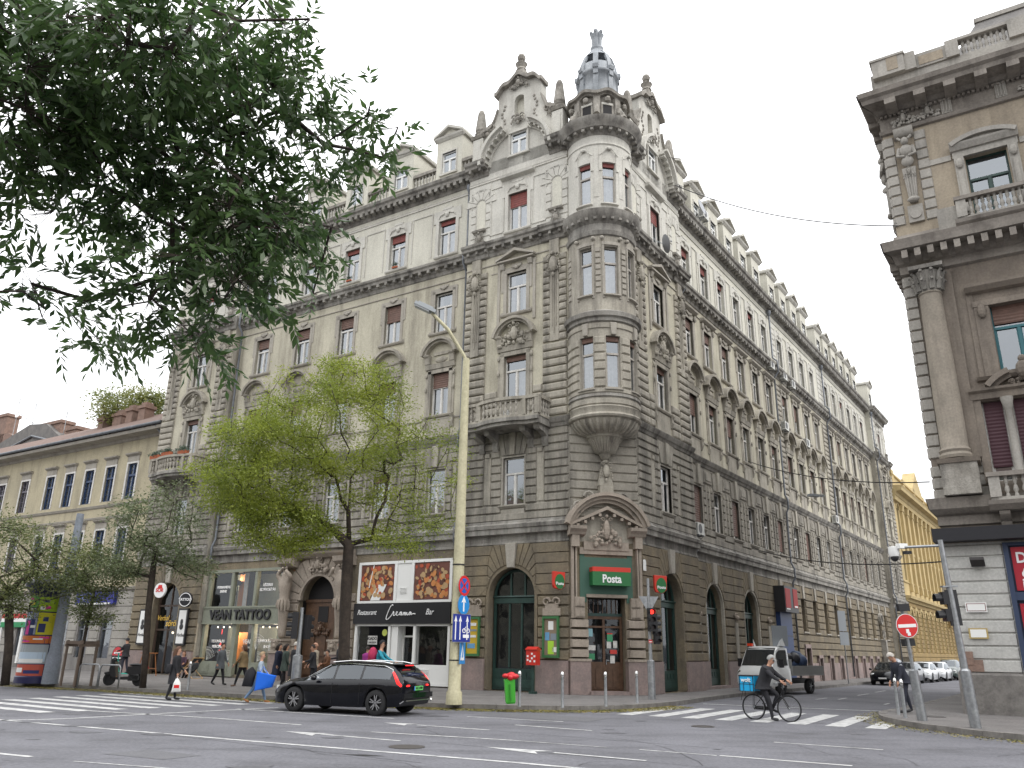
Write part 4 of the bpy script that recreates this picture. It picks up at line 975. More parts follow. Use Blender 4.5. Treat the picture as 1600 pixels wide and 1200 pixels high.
    bx.m=2; bx.box(c-1.35,c+1.35,-.75,-.0,4.3,5.85); bx.m=1; bx.box(c-1.25,c-.25,-.77,-.75,4.55,5.7); bx.box(c+.35,c+1.25,-.77,-.75,4.6,5.75); bx.m=3; bx.box(c-1.2,c-.5,-.78,-.77,4.45,4.52); bx.box(c+.5,c+1.1,-.78,-.77,4.62,4.72)
    part(bx,'boarded_shop_front',F)
gf_right()
def corner_portal():
    F=FC; w=B('stone','ochre','plaster')
    w.wall(0,3.17,ZG,12.6,[]); w.m=1; w.wall(0,3.17,.15,ZG,[(.78,2.42,.15,3.95)],depth=.6)
    w.m=0; w.wall(0,3.17,12.6,ZT,[]); part(w,'wall',F)
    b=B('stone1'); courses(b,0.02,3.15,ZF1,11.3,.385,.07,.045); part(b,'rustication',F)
    c=B('cornice'); c.prof(-.15,3.32,PC); part(c,'string_course',F)
    p=B('portal','pink','weather','stone')
    for s in(-1,1):
        x=1.6+s*1.22; p.m=1; p.box(x-.42,x+.42,-.3,.1,.15,1.42); p.m=0; p.box(x-.45,x+.45,-.33,.1,1.42,1.52)
        courses(p,x-.38,x+.38,1.55,3.1,.39,.28,.04); p.box(x-.22,x+.22,-.2,.1,3.1,3.95)
        for k in range(2):
            for j in range(2): p.box(x-.2+.02*j,x+.2-.02*j,-.24,-.2,3.14+.42*k,3.18+.42*k); p.box(x-.19+.1*j*2,x-.15+.1*j*2,-.24,-.2,3.15+.42*k,3.48+.42*k)
        p.box(x+s*.28-.06,x+s*.28+.06,-.16,.1,3.1,6.05); p.box(x+s*.14-.03,x+s*.14+.03,-.22,.1,3.9,6.0)
        p.box(x-.16+s*.18,x+.16+s*.18,-.34,.1,6.0,6.5); p.prof(x-.36+s*.12,x+.36+s*.12,[(0,6.45),(.38,6.5),(.45,6.6),(.58,6.72),(.6,6.85),(0,6.9)])
    p.box(.7,2.5,-.12,.1,3.95,4.08); p.box(.42,2.78,-.1,.1,5.72,6.0); p.box(.6,2.6,-.14,.1,5.9,6.25)
    # broken segmental pediment with a triangular one inside
    R=1.85; zc=6.35
    for a,r0,r1,o in((0,R-.3,R-.16,.3),(1,R-.16,R-.02,.45),(2,R-.02,R+.12,.6)): p.arc(1.59,zc,r0,r1,rad(18),PI-rad(18),.1,-o,22)
    for s in(-1,1):
        p.poly([(1.59+s*1.6,6.88),(1.59+s*1.6,7.0),(1.59,7.75),(1.59,7.6)],.05,-.42)
        for k in range(4): t=(k+.6)/4.6; x=1.59+s*1.5*(1-t); z=6.85+.72*t; p.obox(T(x,-.3,z-.05),.12,.2,.12)
    p.m=0; relief(p,1.59,6.7,1.5,1.35,-.18,13,20)
    p.m=3; p.box(1.29,1.89,-.4,.1,8.2,8.65); p.poly([(1.25,8.65),(1.93,8.65),(1.8,9.4),(1.38,9.4)],0,-.3,.03); cartouche(p,1.59,9.3,.6,.9,-.3,5)
    p.lathe([(.02,0),(.1,.2),(.05,.35)],1.59,-.12,9.7,6)
    p.m=2
    for s in(-1,1): scroll(p,1.59+s*.75,8.15,.26,-.25,s); scroll(p,1.59+s*1.25,7.75,.2,-.25,s); p.box(*sorted((1.59+s*1.15,1.59+s*1.55)),-.3,0,7.4,7.75)
    part(p,'corner_portal',F)
    d=B('brown','dark','green','pink'); y=.45
    d.box(.8,2.4,y,y+.08,.25,.35)
    for x in(.8,1.54,2.3): d.box(x,x+.1,y-.02,y+.08,.3,3.2)
    d.box(.9,1.54,y,y+.08,.3,1.25);d.box(1.64,2.3,y,y+.08,.3,1.25); d.box(.8,2.4,y-.03,y+.08,3.1,3.3); d.box(.9,2.3,y,y+.08,2.75,2.83); d.box(.9,2.3,y,y+.08,1.25,1.4)
    for x in(1.05,1.3,1.8,2.05): d.box(x-.09,x+.09,y-.03,y,.42,1.1)
    d.m=2; d.box(.8,2.4,y-.05,y+.08,3.22,3.34); d.m=0
    for k in range(7): d.box(.95+.2*k,.98+.2*k,y,y+.03,3.34,3.9)
    d.m=1; d.box(.8,2.4,y+.6,y+.62,.2,3.95); d.m=3; d.box(.7,2.5,-.3,.6,.12,.27)
    o=part(d,'entrance_door',F)
    g=B('paned'); g.add([(.9,y+.04,1.4),(2.3,y+.04,1.4),(2.3,y+.04,3.9),(.9,y+.04,3.9)],[(0,1,2,3)]); g.build('pane',o,F)
    n=B('curtain',flat('notice_green',(.05,.25,.12)),flat('notice_red',(.5,.05,.04)),flat('notice_blue',(.25,.45,.5)),'steel')
    for x,z,w_,h,m in((1.0,2.55,.2,.3,3),(1.05,1.95,.34,.2,0),(1.05,1.6,.26,.24,1),(1.85,2.35,.24,.3,1),(1.85,2.52,.24,.05,2),(1.8,2.08,.18,.28,0),(2.08,2.1,.18,.28,0),(2.0,1.8,.3,.16,2),(1.95,1.5,.2,.3,0)): n.m=m; n.box(x-w_/2,x+w_/2,y-.03,y-.02,z-h/2,z+h/2)
    n.m=4; n.box(1.66,1.68,y-.08,y-.02,1.3,1.5); n.box(1.66,1.8,y-.1,y-.07,1.45,1.48)
    pieces(n,'notice',o,F,.0)
    pn=B(flat('green_panel',(.05,.115,.085),.6)); pn.poly([(.44,3.75),(.72,3.75),(.72,4.05),(2.48,4.05),(2.48,3.75),(2.76,3.75),(2.76,5.75),(2.55,5.75),(2.55,5.6),(.65,5.6),(.65,5.75),(.44,5.75)],.02,-.03); part(pn,'green_panel',F)
corner_portal()
# ---------------------------------------------------------------- oriel with its dome
OC=FC@T(1.6,-.2,0)  # axis of the oriel; -y faces the crossing
def oriel():
    R=1.57; Wm=OC
    def warp(x,y,z): a=x/R; r=R-y; return (r*math.sin(a),-r*math.cos(a),z)
    root=B('stone','cornice','stone_lt','weather','stone_up')
    L=lambda pr,m: (setattr(root,'m',m),root.lathe(pr,0,0,0,40,PI*.93,2*PI*1.035))
    def ring(pr,m=1): root.m=m; root.lathe(pr,0,0,0,44)
    root.smooth=True
    # corbel: ribbed bowl, cone and pendant
    ring([(0.02,9.5),(.1,9.55),(.16,9.7),(.1,9.8),(.22,9.9),(.28,10.05),(.42,10.15),(.6,10.55),(.75,10.72),(.82,10.74),(.86,10.84),(1.15,10.95),(1.42,11.2),(1.5,11.38)],0)
    ring([(1.5,11.38),(1.62,11.42),(1.66,11.5),(1.58,11.6),(1.6,11.75),(1.66,11.85),(R,11.92)],0)
    for k in range(30):
        a=2*PI*k/30; c,s_=math.cos(a),math.sin(a)
        root.tube([(.88*c,.88*s_,10.84),(1.17*c,1.17*s_,10.94),(1.43*c,1.43*s_,11.19),(1.5*c,1.5*s_,11.36)],[.04,.07,.08,.06],5)
        root.tube([(.3*c,.3*s_,10.06),(.44*c,.44*s_,10.15),(.62*c,.62*s_,10.55),(.75*c,.75*s_,10.7)],[.015,.03,.04,.03],5)
    ring([(R,12.25),(R+.07,12.3),(R+.05,12.42),(R,12.45)],1)
    ring([(R,15.75),(R+.1,15.8),(R+.1,15.95),(R+.22,16.0),(R+.25,16.2),(R+.05,16.3),(R,16.35)],1)
    ring([(R,20.05),(R+.08,20.1),(R+.12,20.3),(R+.04,20.35),(R+.02,20.7),(R+.1,20.78),(R+.3,21.0),(R+.36,21.2),(R+.38,21.32),(R+.1,21.4),(R,21.45)],1)
    ring([(R,24.95),(R+.05,25.0),(R+.03,25.12),(R,25.14)],4)
    ring([(R,25.5),(R+.05,25.55),(R+.1,25.75),(R+.35,25.8),(R+.42,25.95),(R+.55,26.1),(R+.58,26.3),(R+.4,26.4),(.2,26.55)],1)
    root.smooth=False
    for z0,z1,o1,n in((20.82,20.95,.24,28),(25.62,25.76,.32,26)):
        for k in range(n):
            a=2*PI*k/n; root.obox(Matrix.Rotation(a,4,'Z')@T(0,-(R+o1/2+.02),(z0+z1)/2),.15,o1,z1-z0)
    o=part(root,'oriel',Wm,42)
    AW=[rad(-46),rad(-1),rad(44)]; hw=.33
    lv=[(11.92,15.75,12.7,15.1,0),(16.3,20.05,17.15,19.5,0),(21.4,25.5,21.8,24.0,1)]
    w=B('stone','stone_up'); w.warp=warp; h=PI*R*.62
    for z0,z1,a,b_,m in lv:
        w.m=m; w.wall(-h,h,z0,z1,[(t*R-hw,t*R+hw,a,b_) for t in AW],depth=.22,maxdx=.18)
    w.build('wall',o,Wm)
    b=B('stone','stone_lt','stone_up'); b.warp=warp
    edges=[-h]+sum([[t*R-hw,t*R+hw] for t in AW],[])+[h]
    for z0,z1,a,b_,m in lv[:2]:
        for i in range(0,len(edges),2):
            x0,x1=edges[i],edges[i+1]; wd=x1-x0
            if m==0 and z0<13:
                n=6; p=(b_-a)/n
                for k in range(n): b.block(x0+.03,x1-.03,a+k*p,a+(k+1)*p-.03,.07,.05,nx=max(1,round(wd/.15)))
            else:
                n=8;p=(b_-a)/n; xm=(x0+x1)/2
                b.m=1
                for k in range(n):
                    b.block(xm-.13,xm+.13,a+k*p,a+(k+1)*p-.03,.06,.03,nx=2)
                b.m=0
    for k in range(1): 
        b.block(-h,h,12.45,12.67,.05,.03,nx=30); b.block(-h,h,11.95,12.2,.05,.03,nx=30)
        b.block(-h,h,15.45,15.72,.05,.03,nx=30)
    b.m=1
    for t in AW:
        x=t*R
        b.poly([(x-.1,15.12),(x+.1,15.12),(x+.14,15.7),(x-.14,15.7)],0,-.13,.02)
        for s in(-1,1): b.block(x+s*.38-.06,x+s*.38+.06,16.9,19.75,.05,.02); b.ball(x+s*.42,-.1,19.9,.1)
        b.block(x-.45,x+.45,19.55,19.75,.06,.02,nx=5); b.block(x-.42,x+.42,17.0,17.12,.14,.03,nx=5); b.block(x-.42,x+.42,12.55,12.67,.12,.03,nx=5)
        b.m=2
        for s in(-1,1): b.block(x+s*.42-.08,x+s*.42+.08,23.5,24.5,.05,.02); b.tube([(x+s*.45,-.06,24.35),(x+s*.28,-.08,24.5),(x+s*.1,-.08,24.75)],.025,5)
        b.ball(x,-.08,24.72,.12,1.3,.7,.8,6,4); b.block(x-.44,x+.44,21.66,21.78,.12,.03,nx=5); b.m=1
    b.m=2
    for i in range(2,len(edges)-1,2):
        xm=(edges[i]+edges[i+1])/2
        if abs(xm)<h*.7: b.block(xm-.13,xm+.13,22.1,24.8,.02,.01,nx=2)
    pieces(b,'dressing',o,Wm)
    for t in AW:
        for z0,z1,a,b_,m in lv:
            M=Wm@Matrix.Rotation(t,4,'Z')@T(0,-(R-.02),a)
            window(None,o,M,w=2*hw,h=round(b_-a,2),cur=2 if m==0 else 4,fm=mat('old_window_paint',(.40,.37,.33),.6,(.3,.28,.25),4),blind=.1 if m or z0<13 else 0,bcol='brnb' if not m else 'redb',name='oriel_window')
    # attic drum with square lights under a wavy cornice
    d=B('weather','dark','stone_up'); r=1.3
    a=B('weather'); 
    d.lathe([(r,26.4),(r,27.95)],0,0,0,8)
    for k in range(8):
        M=Matrix.Rotation(PI/8+2*PI*k/8+rad(2),4,'Z')
        d.m=0; d.obox(M@T(0,-r*1.0,27.15),.34,.28,1.45); 
        M2=Matrix.Rotation(2*PI*k/8+rad(2),4,'Z')
        d.m=1; d.obox(M2@T(0,-r*.97,27.12),.46,.1,.62); d.m=2; d.obox(M2@T(0,-r*.97-.03,27.5),.6,.1,.12); d.obox(M2@T(0,-r*.97-.03,26.74),.6,.12,.14)
        d.m=0; d.ball(*(M2@Vector((0,-r-.12,27.72))),.16,n=6,m=4)
        for s in(-1,1): d.obox(M2@T(s*.28,-r*.97-.02,27.1),.1,.1,.8)
        d.tube([M@Vector((0,-r-.5,26.55)),M@Vector((0,-r-.42,26.8)),M@Vector((0,-r-.2,27.0)),M@Vector((0,-r-.15,27.3))],[.16,.14,.12,.1],6)
    n=96; 
    for rr,zz,hh in((r+.12,0,.1),(r+.3,.09,.14)):
        vs=[]
        for i in range(n):
            t=2*PI*i/n; wv=.2*max(0,math.cos((t-rad(2)+PI/2)*8*.5*2/2))**1.5 if False else .17*(.5+.5*math.cos((t+PI/2-rad(2))*8))
            for q,z in((rr-.3,27.85+zz+wv),(rr,27.85+zz+wv),(rr+.03,27.85+zz+hh+wv),(.9,27.95+zz+hh+wv*.5)): vs.append((q*math.cos(t),q*math.sin(t),z))
        fs=[]
        for i in range(n):
            j=(i+1)%n
            for q in range(3): fs.append((i*4+q,j*4+q,j*4+q+1,i*4+q+1))
        d.m=0; d.add(vs,fs)
    d.build('attic_drum',o,Wm)
    m=B('lead'); m.smooth=True
    R0=1.02
    m.lathe([(R0,28.0),(R0*.98,28.8),(R0*.94,29.45),(R0+.06,29.5),(R0+.1,29.6),(R0,29.68),(R0*.96,29.72),(R0*.93,30.1),(R0*.9,30.12)],0,0,0,40)
    m.lathe([(.5,30.9),(.42,31.1),(.3,31.2),(.34,31.28),(.36,31.36),(.2,31.42),(.16,31.5),(.2,31.6)],0,0,0,16)
    m.smooth=False
    for k in range(8):
        t=2*PI*k/8+rad(22); P=[(R0+.03,28.0),(R0+.03,29.0),(R0+.02,29.8),(R0*.92,30.25),(R0*.78,30.62),(R0*.55,30.92),(.3,31.08)]
        m.m=0
        for (ra,za),(rb,zb) in zip(P,P[1:]):
            M=Matrix.Rotation(t,4,'Z'); w_=.13
            m.add([tuple(M@Vector(v)) for v in((-w_,-ra,za),(w_,-ra,za),(w_,-rb,zb),(-w_,-rb,zb),(-w_,-ra+.12,za),(w_,-ra+.12,za),(w_,-rb+.12,zb-.05),(-w_,-rb+.12,zb-.05))],[(0,1,2,3),(4,7,6,5),(0,3,7,4),(1,5,6,2)])
        m.obox(Matrix.Rotation(t,4,'Z')@T(0,-R0-.06,29.72,rx=.3),.28,.2,.17); m.obox(Matrix.Rotation(t,4,'Z')@T(0,-R0-.03,29.42),.24,.12,.2)
        # curved sheets between the ribs above the open arches
        t2=t+PI/8; 
        vs=[];
        for i in range(5):
            u=t2-.3+.6*i/4
            for ra,za in((R0*.74,30.65),(R0*.55,30.88),(.3,31.05)): vs.append((-ra*math.sin(u) if False else ra*math.sin(u),-ra*math.cos(u),za))
        m.add(vs,[(i*3+q,(i+1)*3+q,(i+1)*3+q+1,i*3+q+1) for i in range(4) for q in range(2)])
    for k in range(6):
        t=2*PI*k/6; m.tube([(.15*math.cos(t),.15*math.sin(t),31.45),(.17*math.cos(t),.17*math.sin(t),31.9),(.27*math.cos(t),.27*math.sin(t),32.15),(.33*math.cos(t),.33*math.sin(t),32.1)],[.12,.12,.12,.08],6)
        m.ball(.3*math.cos(t),.3*math.sin(t),32.18,.11,n=6,m=4)
    m.tube([(0,0,31.5),(0,0,32.2),(0,0,32.5)],[.18,.16,.06],8)
    m.v=[(x,y,28+(z-28)*1.16 if z>28 else z) for x,y,z in m.v]; m.build('dome',o,Wm)
oriel()
# ---------------------------------------------------------------- attic: dormers, balustrade, roof, rain pipes
DP={}
def dormer(Wm,wide=1.8):
    if 'd' in DP: return copyt(DP['d'],MB,Wm)
    b=B('plaster_up','stone_up','lead'); x=.88; h=3.05
    b.wall(-x,x,0,h,[(-.48,.48,.75,2.1)],depth=.16); b.box(-x,-x+.04,.001,2.6,0,h); b.box(x-.04,x,.001,2.6,0,h)
    b.m=1; b.prof(-x-.12,x+.12,[(0,h-.15),(.05,h-.12),(.16,h),(.2,h+.1),(0,h+.12)])
    for s in(-1,1):
        b.poly([(s*(x+.16),h+.05),(s*(x+.16),h+.2),(0,h+.75),(0,h+.58)],2.8,-.24); 
        a,c=sorted((s*x,s*(x+.14))); b.box(a,c,-.18,2.7,h-.02,h+.12)
    b.m=0; b.poly([(-x,h),(x,h),(0,h+.6)],2.6,-.02)
    b.m=1; b.box(-.56,-.48,-.03,.1,.7,2.18);b.box(.48,.56,-.03,.1,.7,2.18);b.box(-.56,.56,-.03,.1,2.1,2.2); b.box(-.6,.6,-.1,.1,.62,.74)
    o=b.build('dormer',MB,Wm); window(None,o,Wm@T(0,-.07,.75),w=.96,h=1.35,cur=0,fm='white',name='dormer_window'); DP['d']=o; return o
def attic():
    for c in LB: dormer(FLW@T(c-.15,.05,ZT-.02))
    for c in RB1+RB2+RB3: dormer(FRW@T(c,.15,ZT-.02))
    dormer(FR@T(57.5,.3,ZT-.02))
    b=B('weather','dark','stone_up')
    def run(F,xs,gaps):
        for a,c in gaps:
            b2=B('weather','stone_up'); b2.m=0; b2.box(a,c,.12,.32,ZT,ZT+.16); b2.box(a,c,.06,.38,ZT+1.15,ZT+1.33); n=max(2,round((c-a)/.24)); b2.m=1; b2.smooth=True; baluster_row(b2,(a,.22),(c,.22),ZT+.16,.99,n,.085); part(b2,'roof_balustrade',F)
    gl=sorted(LB); run(FLW,0,[(a+.75,c-1.05) for a,c in zip(gl,gl[1:])]+[(gl[-1]+.75,-5.9),(-23.7,gl[0]-1.05)])
    r=B('slate'); 
    for F,a,c in((FLW,-30,-.5),(FRW,.5,61)):
        r2=B('slate'); r2.add([(a,1.0,ZT-.1),(c,1.0,ZT-.1),(c,3.2,29.3),(a,3.2,29.3),(c,10,30.2),(a,10,30.2),(a,12,20),(c,12,20)],[(0,1,2,3),(3,2,4,5),(5,4,7,6),(0,3,5,6),(1,7,4,2)]); part(r2,'roof',F)
    k=B('dark'); P=[(-29.5,1.6),(-1.2,1.6)]
    L0=[FL@Vector((-29.85,2.2,0)),FL@Vector((-1.2,2.2,0)),FR@Vector((.9,1.5,0)),FR@Vector((60.85,1.5,0)),FR@Vector((60.85,11,0)),FL@Vector((-29.85,11,0))]
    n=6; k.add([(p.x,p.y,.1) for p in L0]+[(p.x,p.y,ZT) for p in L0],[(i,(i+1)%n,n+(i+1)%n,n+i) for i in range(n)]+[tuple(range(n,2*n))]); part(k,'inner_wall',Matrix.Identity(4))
    # side walls closing the block
    s=B('plaster'); s.box(-30.0,-29.9,0.02,12,.15,ZT); part(s,'side_wall',FL)
    s=B('plaster'); s.box(60.9,61,0.02,12,.15,ZT); part(s,'side_wall',FR)
    s=B('stone','plaster_up')
    for F,x,sg in((FL,-5.9,1),(FL,-23.7,1),(FR,6.25,1),(FR,54.4,1)): s2=B('stone','plaster_up'); s2.box(x-.005,x+.005,0,REC,.15,ZB); s2.m=1; s2.box(x-.006,x+.006,0,REC,ZB,ZT); part(s2,'return_wall',F)
    for F,x,zz in((FLW,-6.12,6.2),(FLW,-23.4,6.2),(FRW,22.95,.3),(FRW,37.0,.3),(FR,54.2,.3),(FRW,6.45,6.3)):
        p=B('zinc'); p.smooth=True
        y=-.2; p.tube([(x,y,25.3),(x,y,22.0),(x,y-.3,21.7),(x,y-.32,20.9),(x,y,20.5),(x,y,12.1),(x,y-.15,11.8),(x,y-.15,11.2),(x,y,10.9),(x,y,7.6),(x,y-.18,7.2),(x,y-.18,6.6),(x,y,6.3)]+([(x,y,zz)] if zz<6 else []),.065,8); p.lathe([(.065,0),(.16,.25),(.16,.45)],x,y,25.2,8)
        part(p,'rain_pipe',F)
    p=B(flat('cream_paint',(.42,.38,.22))); p.smooth=True; p.tube([(-6.05,-.3,6.4),(-6.05,-.3,.2)],.075,8); part(p,'rain_pipe',FLW)
attic()
# iron-relief monument on the side street wall
mm=B('weather'); mm.box(48.6,49.2,-.5,0,.2,3.2); mm.m=0; relief(mm,48.9,3.7,1.0,1.0,-.3,31); mm.arc(48.9,5.0,.35,.5,0,2*PI,-.1,-.35,18); part(mm,'wall_monument',FRW)
# ================================================================ neighbouring buildings
def bldg(name,F,label,cat='building'): return empty(name,F,label,cat)
def corner_palace():
    P=bldg('palace_building',FQ,'weathered brown corner palace with giant columns and balconies at the right edge'); F=FQ; XC=-.33; S=Matrix.Translation((FQ.to_3x3()@Vector((XC,0,0))))@FS
    def pt(b,n,f=F,sh=None): return b.build(n,P,f,sh)
    X1=15
    cxs=[2.95,7.2,11.45]
    w=B('asht','brownst','tanpl'); ops=[]
    for c in cxs: ops+=[(c-.66,c+.66,17.1,19.5),(c-.75,c+.75,11.1,13.5),(c-1.5,c-.85,7.35,10.1),(c-.62,c+.3,7.35,10.1),(c+.55,c+1.3,7.35,10.1),(c-.45,c+.4,21.55,22.05)]
    w.wall(XC,X1,.15,5.4,[(1.38,5.6,.15,5.3),(6.6,10,.15,5.3)]); w.m=1; w.wall(XC,X1,5.4,16.2,[o for o in ops if o[2]<16]); w.m=2; w.wall(XC,X1,16.2,23.85,[o for o in ops if o[2]>16],depth=.35); pt(w,'wall')
    w=B('asht','brownst'); w.wall(-24,0,.15,5.4); w.m=1; w.wall(-24,0,5.4,23.85,[(-4.5,-3.4,17.1,19.5),(-4.5,-3.4,11.1,13.5),(-4.5,-3.4,7.35,10)]); pt(w,'wall',S)
    b=B('asht'); courses(b,XC,1.34,1.38,5.36,.4,.05,.03); pt(b,'ashlar'); b=B('asht'); courses(b,-24,0,1.38,5.36,.4,.05,.03); pt(b,'ashlar',S)
    b=B('kerb','brick'); b.prof(XC-.12,1.55,[(.12,.1),(.12,1.3),(.05,1.37),(0,1.38)]); b.m=1; b.box(XC,.3,-.07,.02,1.4,1.75); b.box(XC,.05,-.09,.02,1.6,2.0); pt(b,'plinth'); b=B('kerb'); b.prof(-24,.12,[(.12,.1),(.12,1.3),(.05,1.37),(0,1.38)]); pt(b,'plinth',S)
    # quoins on both faces
    for f,s in((F,1),(S,-1)):
        b=B('brownst' if 0 else 'greyst')
        for z0,z1 in((8.3,15.2),(17.3,21.2)):
            a,c=(XC,.04) if f is F else (-.45,0); courses(b,a,c,z0,z1,.42,.07,.03)
            if f is F: courses(b,.74 if z0>16 else .9,1.15,z0,z1,.42,.06,.03)
        courses(b,*((XC,1.3) if f is F else (-1.3,0)),6.85,8.05,.4,.06,.03); pieces(b,'quoin',P,f,.03)
    bc=mat('brown_cornice',(.27,.245,.215),.9,(.19,.17,.15),1.2,.7,(.07,.06,.052),.3,25)
    pL=[(0,5.95),(.1,6.0),(.1,6.3),(.25,6.35),(.45,6.5),(.5,6.7),(.55,6.85),(0,6.9)]
    pM=[(0,15.2),(.15,15.25),(.15,15.55),(.3,15.6),(.5,15.9),(.9,15.95),(.95,16.15),(1.0,16.3),(.3,16.5),(.2,16.8),(0,16.85)]
    pT=[(0,21.3),(.12,21.33),(.18,21.45),(.05,21.5),(.05,22.15),(.2,22.2),(.35,22.3),(.95,22.34),(1.0,22.5),(1.13,22.58),(1.18,22.76),(0,22.9)]
    for f,a,c in((F,0,X1),(S,-24,0)):
        e=[.55,1.0,1.1]
        for pr,k in((pL,0),(pM,1),(pT,2)):
            b=B(bc); n=len(pr)
            # mitred at the corner
            q=.5 if f is S else 1; vs=[((c+o) if f is S else (XC-o*.5),-o*q,z) for o,z in pr]; far=(a if f is S else c); vs+=[(far,-o*q,z) for o,z in pr]
            b.add(vs,[(i,i+1,n+i+1,n+i) for i in range(n-1)])
            if k==1: modill(b,a if f is S else XC,c,15.6,15.9,.15*q,.85*q,.42,.2)
            if k==2: modill(b,a if f is S else XC,c,22.1,22.33,.1*q,1.0*q,1.05,.4); modill(b,a if f is S else XC,c,22.03,22.12,.0,.2*q,.16,.09)
            b.build('cornice',P,f)
    # carved frieze and herms of the top floor
    b=B('greyst')
    for c in(.5,1.35,4.75,5.5,8.7,9.4): relief(b,c,21.82,.95,.6,-.08,int(c*7),18)
    for c in(2.0,3.8,6.2,8.1): b.box(c-.18,c+.18,-.14,.02,21.5,22.15); [b.tube([(c+q,-.16,21.55),(c+q,-.16,22.1)],.03,5) for q in(-.1,0,.1)]
    pieces(b,'frieze',P,F,.03)
    def herm(f,x):
        b=B('greyst'); b.box(x-.26,x+.26,-.12,.02,17.3,18.0); b.arc(x,17.62,0,.2,0,2*PI,-.1,-.17,14); b.poly([(x-.14,18.15),(x+.14,18.15),(x+.24,19.6),(x-.24,19.6)],0,-.2,.03)
        for q in(-.1,0,.1): b.tube([(x+q*.8,-.22,18.3),(x+q,-.22,19.5)],.025,5)
        b.ball(x,-.2,18.2,.2,1.1,.7,.6); b.ball(x,-.22,19.85,.22,1,.7,1.1); b.ball(x,-.22,20.3,.24,1.1,.7,1.1); b.ball(x,-.26,20.72,.14,1,1,1.2,8,6)
        for s in(-1,1): b.tube([(x+s*.22,-.2,20.45),(x+s*.3,-.28,20.1),(x+s*.05,-.36,20.0)],[.09,.07,.06],6); b.tube([(x+s*.12,-.25,20.8),(x+s*.24,-.2,20.95)],.05,5)
        relief(b,x,19.35,.5,.45,-.18,4,8); b.prof(x-.34,x+.34,[(0,20.95),(.2,21.0),(.32,21.15),(.34,21.3),(0,21.35)]); b.build('herm_statue',P,f,40)
    herm(F,.42); herm(S,-.75); herm(F,5.1)
    # pedestal, giant column and capital
    def colm(f,x):
        b=B('tanpl' if 0 else 'brownst','tanpl','weather'); b.m=2; b.box(x-.5,x+.6,-.75,.02,6.9,7.95); b.m=0; b.prof(x-.56,x+.7,[(0,7.9),(.8,7.95),(.86,8.1),(0,8.14)]); b.box(x+.1,x+.75,-.14,.02,8.2,15.1); b.build('pedestal',P,f)
        b=B(mat('column_stone',(.285,.25,.205),.9,(.22,.195,.16),.9,.55,(.12,.1,.085),.25,25),'cornice'); b.smooth=True; b.lathe([(.5,0),(.52,.1),(.46,.2),(.5,.28),(.44,.36),(.42,.4),(.42,2.2),(.36,6.0),(.4,6.05),(.37,6.1)],x,-.3,8.14,24); 
        b.m=1; b.smooth=False; b.lathe([(.36,0),(.4,.4),(.5,.75),(.46,.8)],x,-.3,14.24,12)
        for k in range(10):
            a=2*PI*k/10
            for z,r,h in((14.3,.38,.36),(14.6,.42,.4)): b.tube([(x+r*math.cos(a),-.3+r*math.sin(a),z),(x+(r+.05)*math.cos(a),-.3+(r+.05)*math.sin(a),z+h*.7),(x+(r+.16)*math.cos(a),-.3+(r+.16)*math.sin(a),z+h),(x+(r+.2)*math.cos(a),-.3+(r+.2)*math.sin(a),z+h*.8)],[.1,.09,.06,.03],5)
        b.box(x-.55,x+.55,-.85,.02,15.06,15.2); b.build('column',P,f,35)
    colm(F,.47); colm(F,5.05)
    # windows with their surrounds
    for c in cxs:
        o=make_window(None,w=1.32,h=2.4,cur=0,fm='green',parent=P,Wm=F@T(c,.08,17.1),transom=.62)
        b=B('greyst')
        for s in(-1,1):
            x=c+s*.86; b.box(x-.16,x+.16,-.14,.02,17.1,19.5); b.box(x-.08,x+.08,-.18,-.14,17.2,18.9); b.ball(x,-.2,19.2,.13,1,.8,1.6)
        b.box(c-1.05,c+1.05,-.12,.02,19.5,19.75); b.prof(c-1.1,c+1.1,[(0,19.72),(.2,19.76),(.3,19.95),(.32,20.02),(0,20.04)])
        R=2.2; a0=math.acos(1.1/R*.98); zc=20.0-R*math.sin(a0); b.arc(c,zc,R-.12,R+.05,a0,PI-a0,.02,-.36,14); b.arc(c,zc,R-.26,R-.12,a0,PI-a0,.02,-.2,14); b.build('surround',o,F)
        b=B('greyst'); b.box(c-2.1,c-1.1,-.05,.02,19.5,19.72); b.box(c+1.1,c+2.1,-.05,.02,19.5,19.72); pt(b,'moulding')
        o=make_window(None,w=1.5,h=2.4,blind=.28,bcol='brnb',fm=flat('teal_frame',(.035,.13,.15)),parent=P,Wm=F@T(c,.08,11.1))
        b=B('brownst')
        for s in(-1,1):
            x=c+s*1.0; b.box(x-.22,x+.22,-.1,.02,10.9,13.5); b.box(x-.1+s*.3,x+.1+s*.3,-.05,.02,10.9,14.2); b.ball(x,-.16,13.3,.14,1,.8,1.9)
            b.prof(x-.12,x+.12,[(0,10.45),(.1,10.5),(.14,10.7),(0,10.75)])
        b.box(c-1.25,c+1.25,-.12,.02,13.5,13.7); b.prof(c-1.4,c+1.4,[(0,14.0),(.2,14.05),(.34,14.2),(.36,14.3),(0,14.34)]); b.prof(c-1.5,c+1.5,[(0,10.78),(.12,10.82),(.2,10.92),(0,10.95)]); b.build('surround',o,F)
        for a,d in((c-1.5,c-.85),(c-.62,c+.3),(c+.55,c+1.3)):
            make_window(None,w=d-a,h=2.75,blind=.82 if a<c-.5 or a<c else .7,bcol=flat('purple_shutter',(.075,.03,.04)),parent=P,Wm=F@T((a+d)/2,.08,7.35),name='shuttered_window')
        b=B('brownst','greyst'); 
        for x in(c-.74,c+.43): b.m=1; b.smooth=True; b.lathe([(.16,0),(.15,.15),(.12,.2),(.12,1.2),(.1,2.3),(.14,2.35),(.18,2.6),(.2,2.7)],x,-.22,7.4,12); b.smooth=False; b.m=0
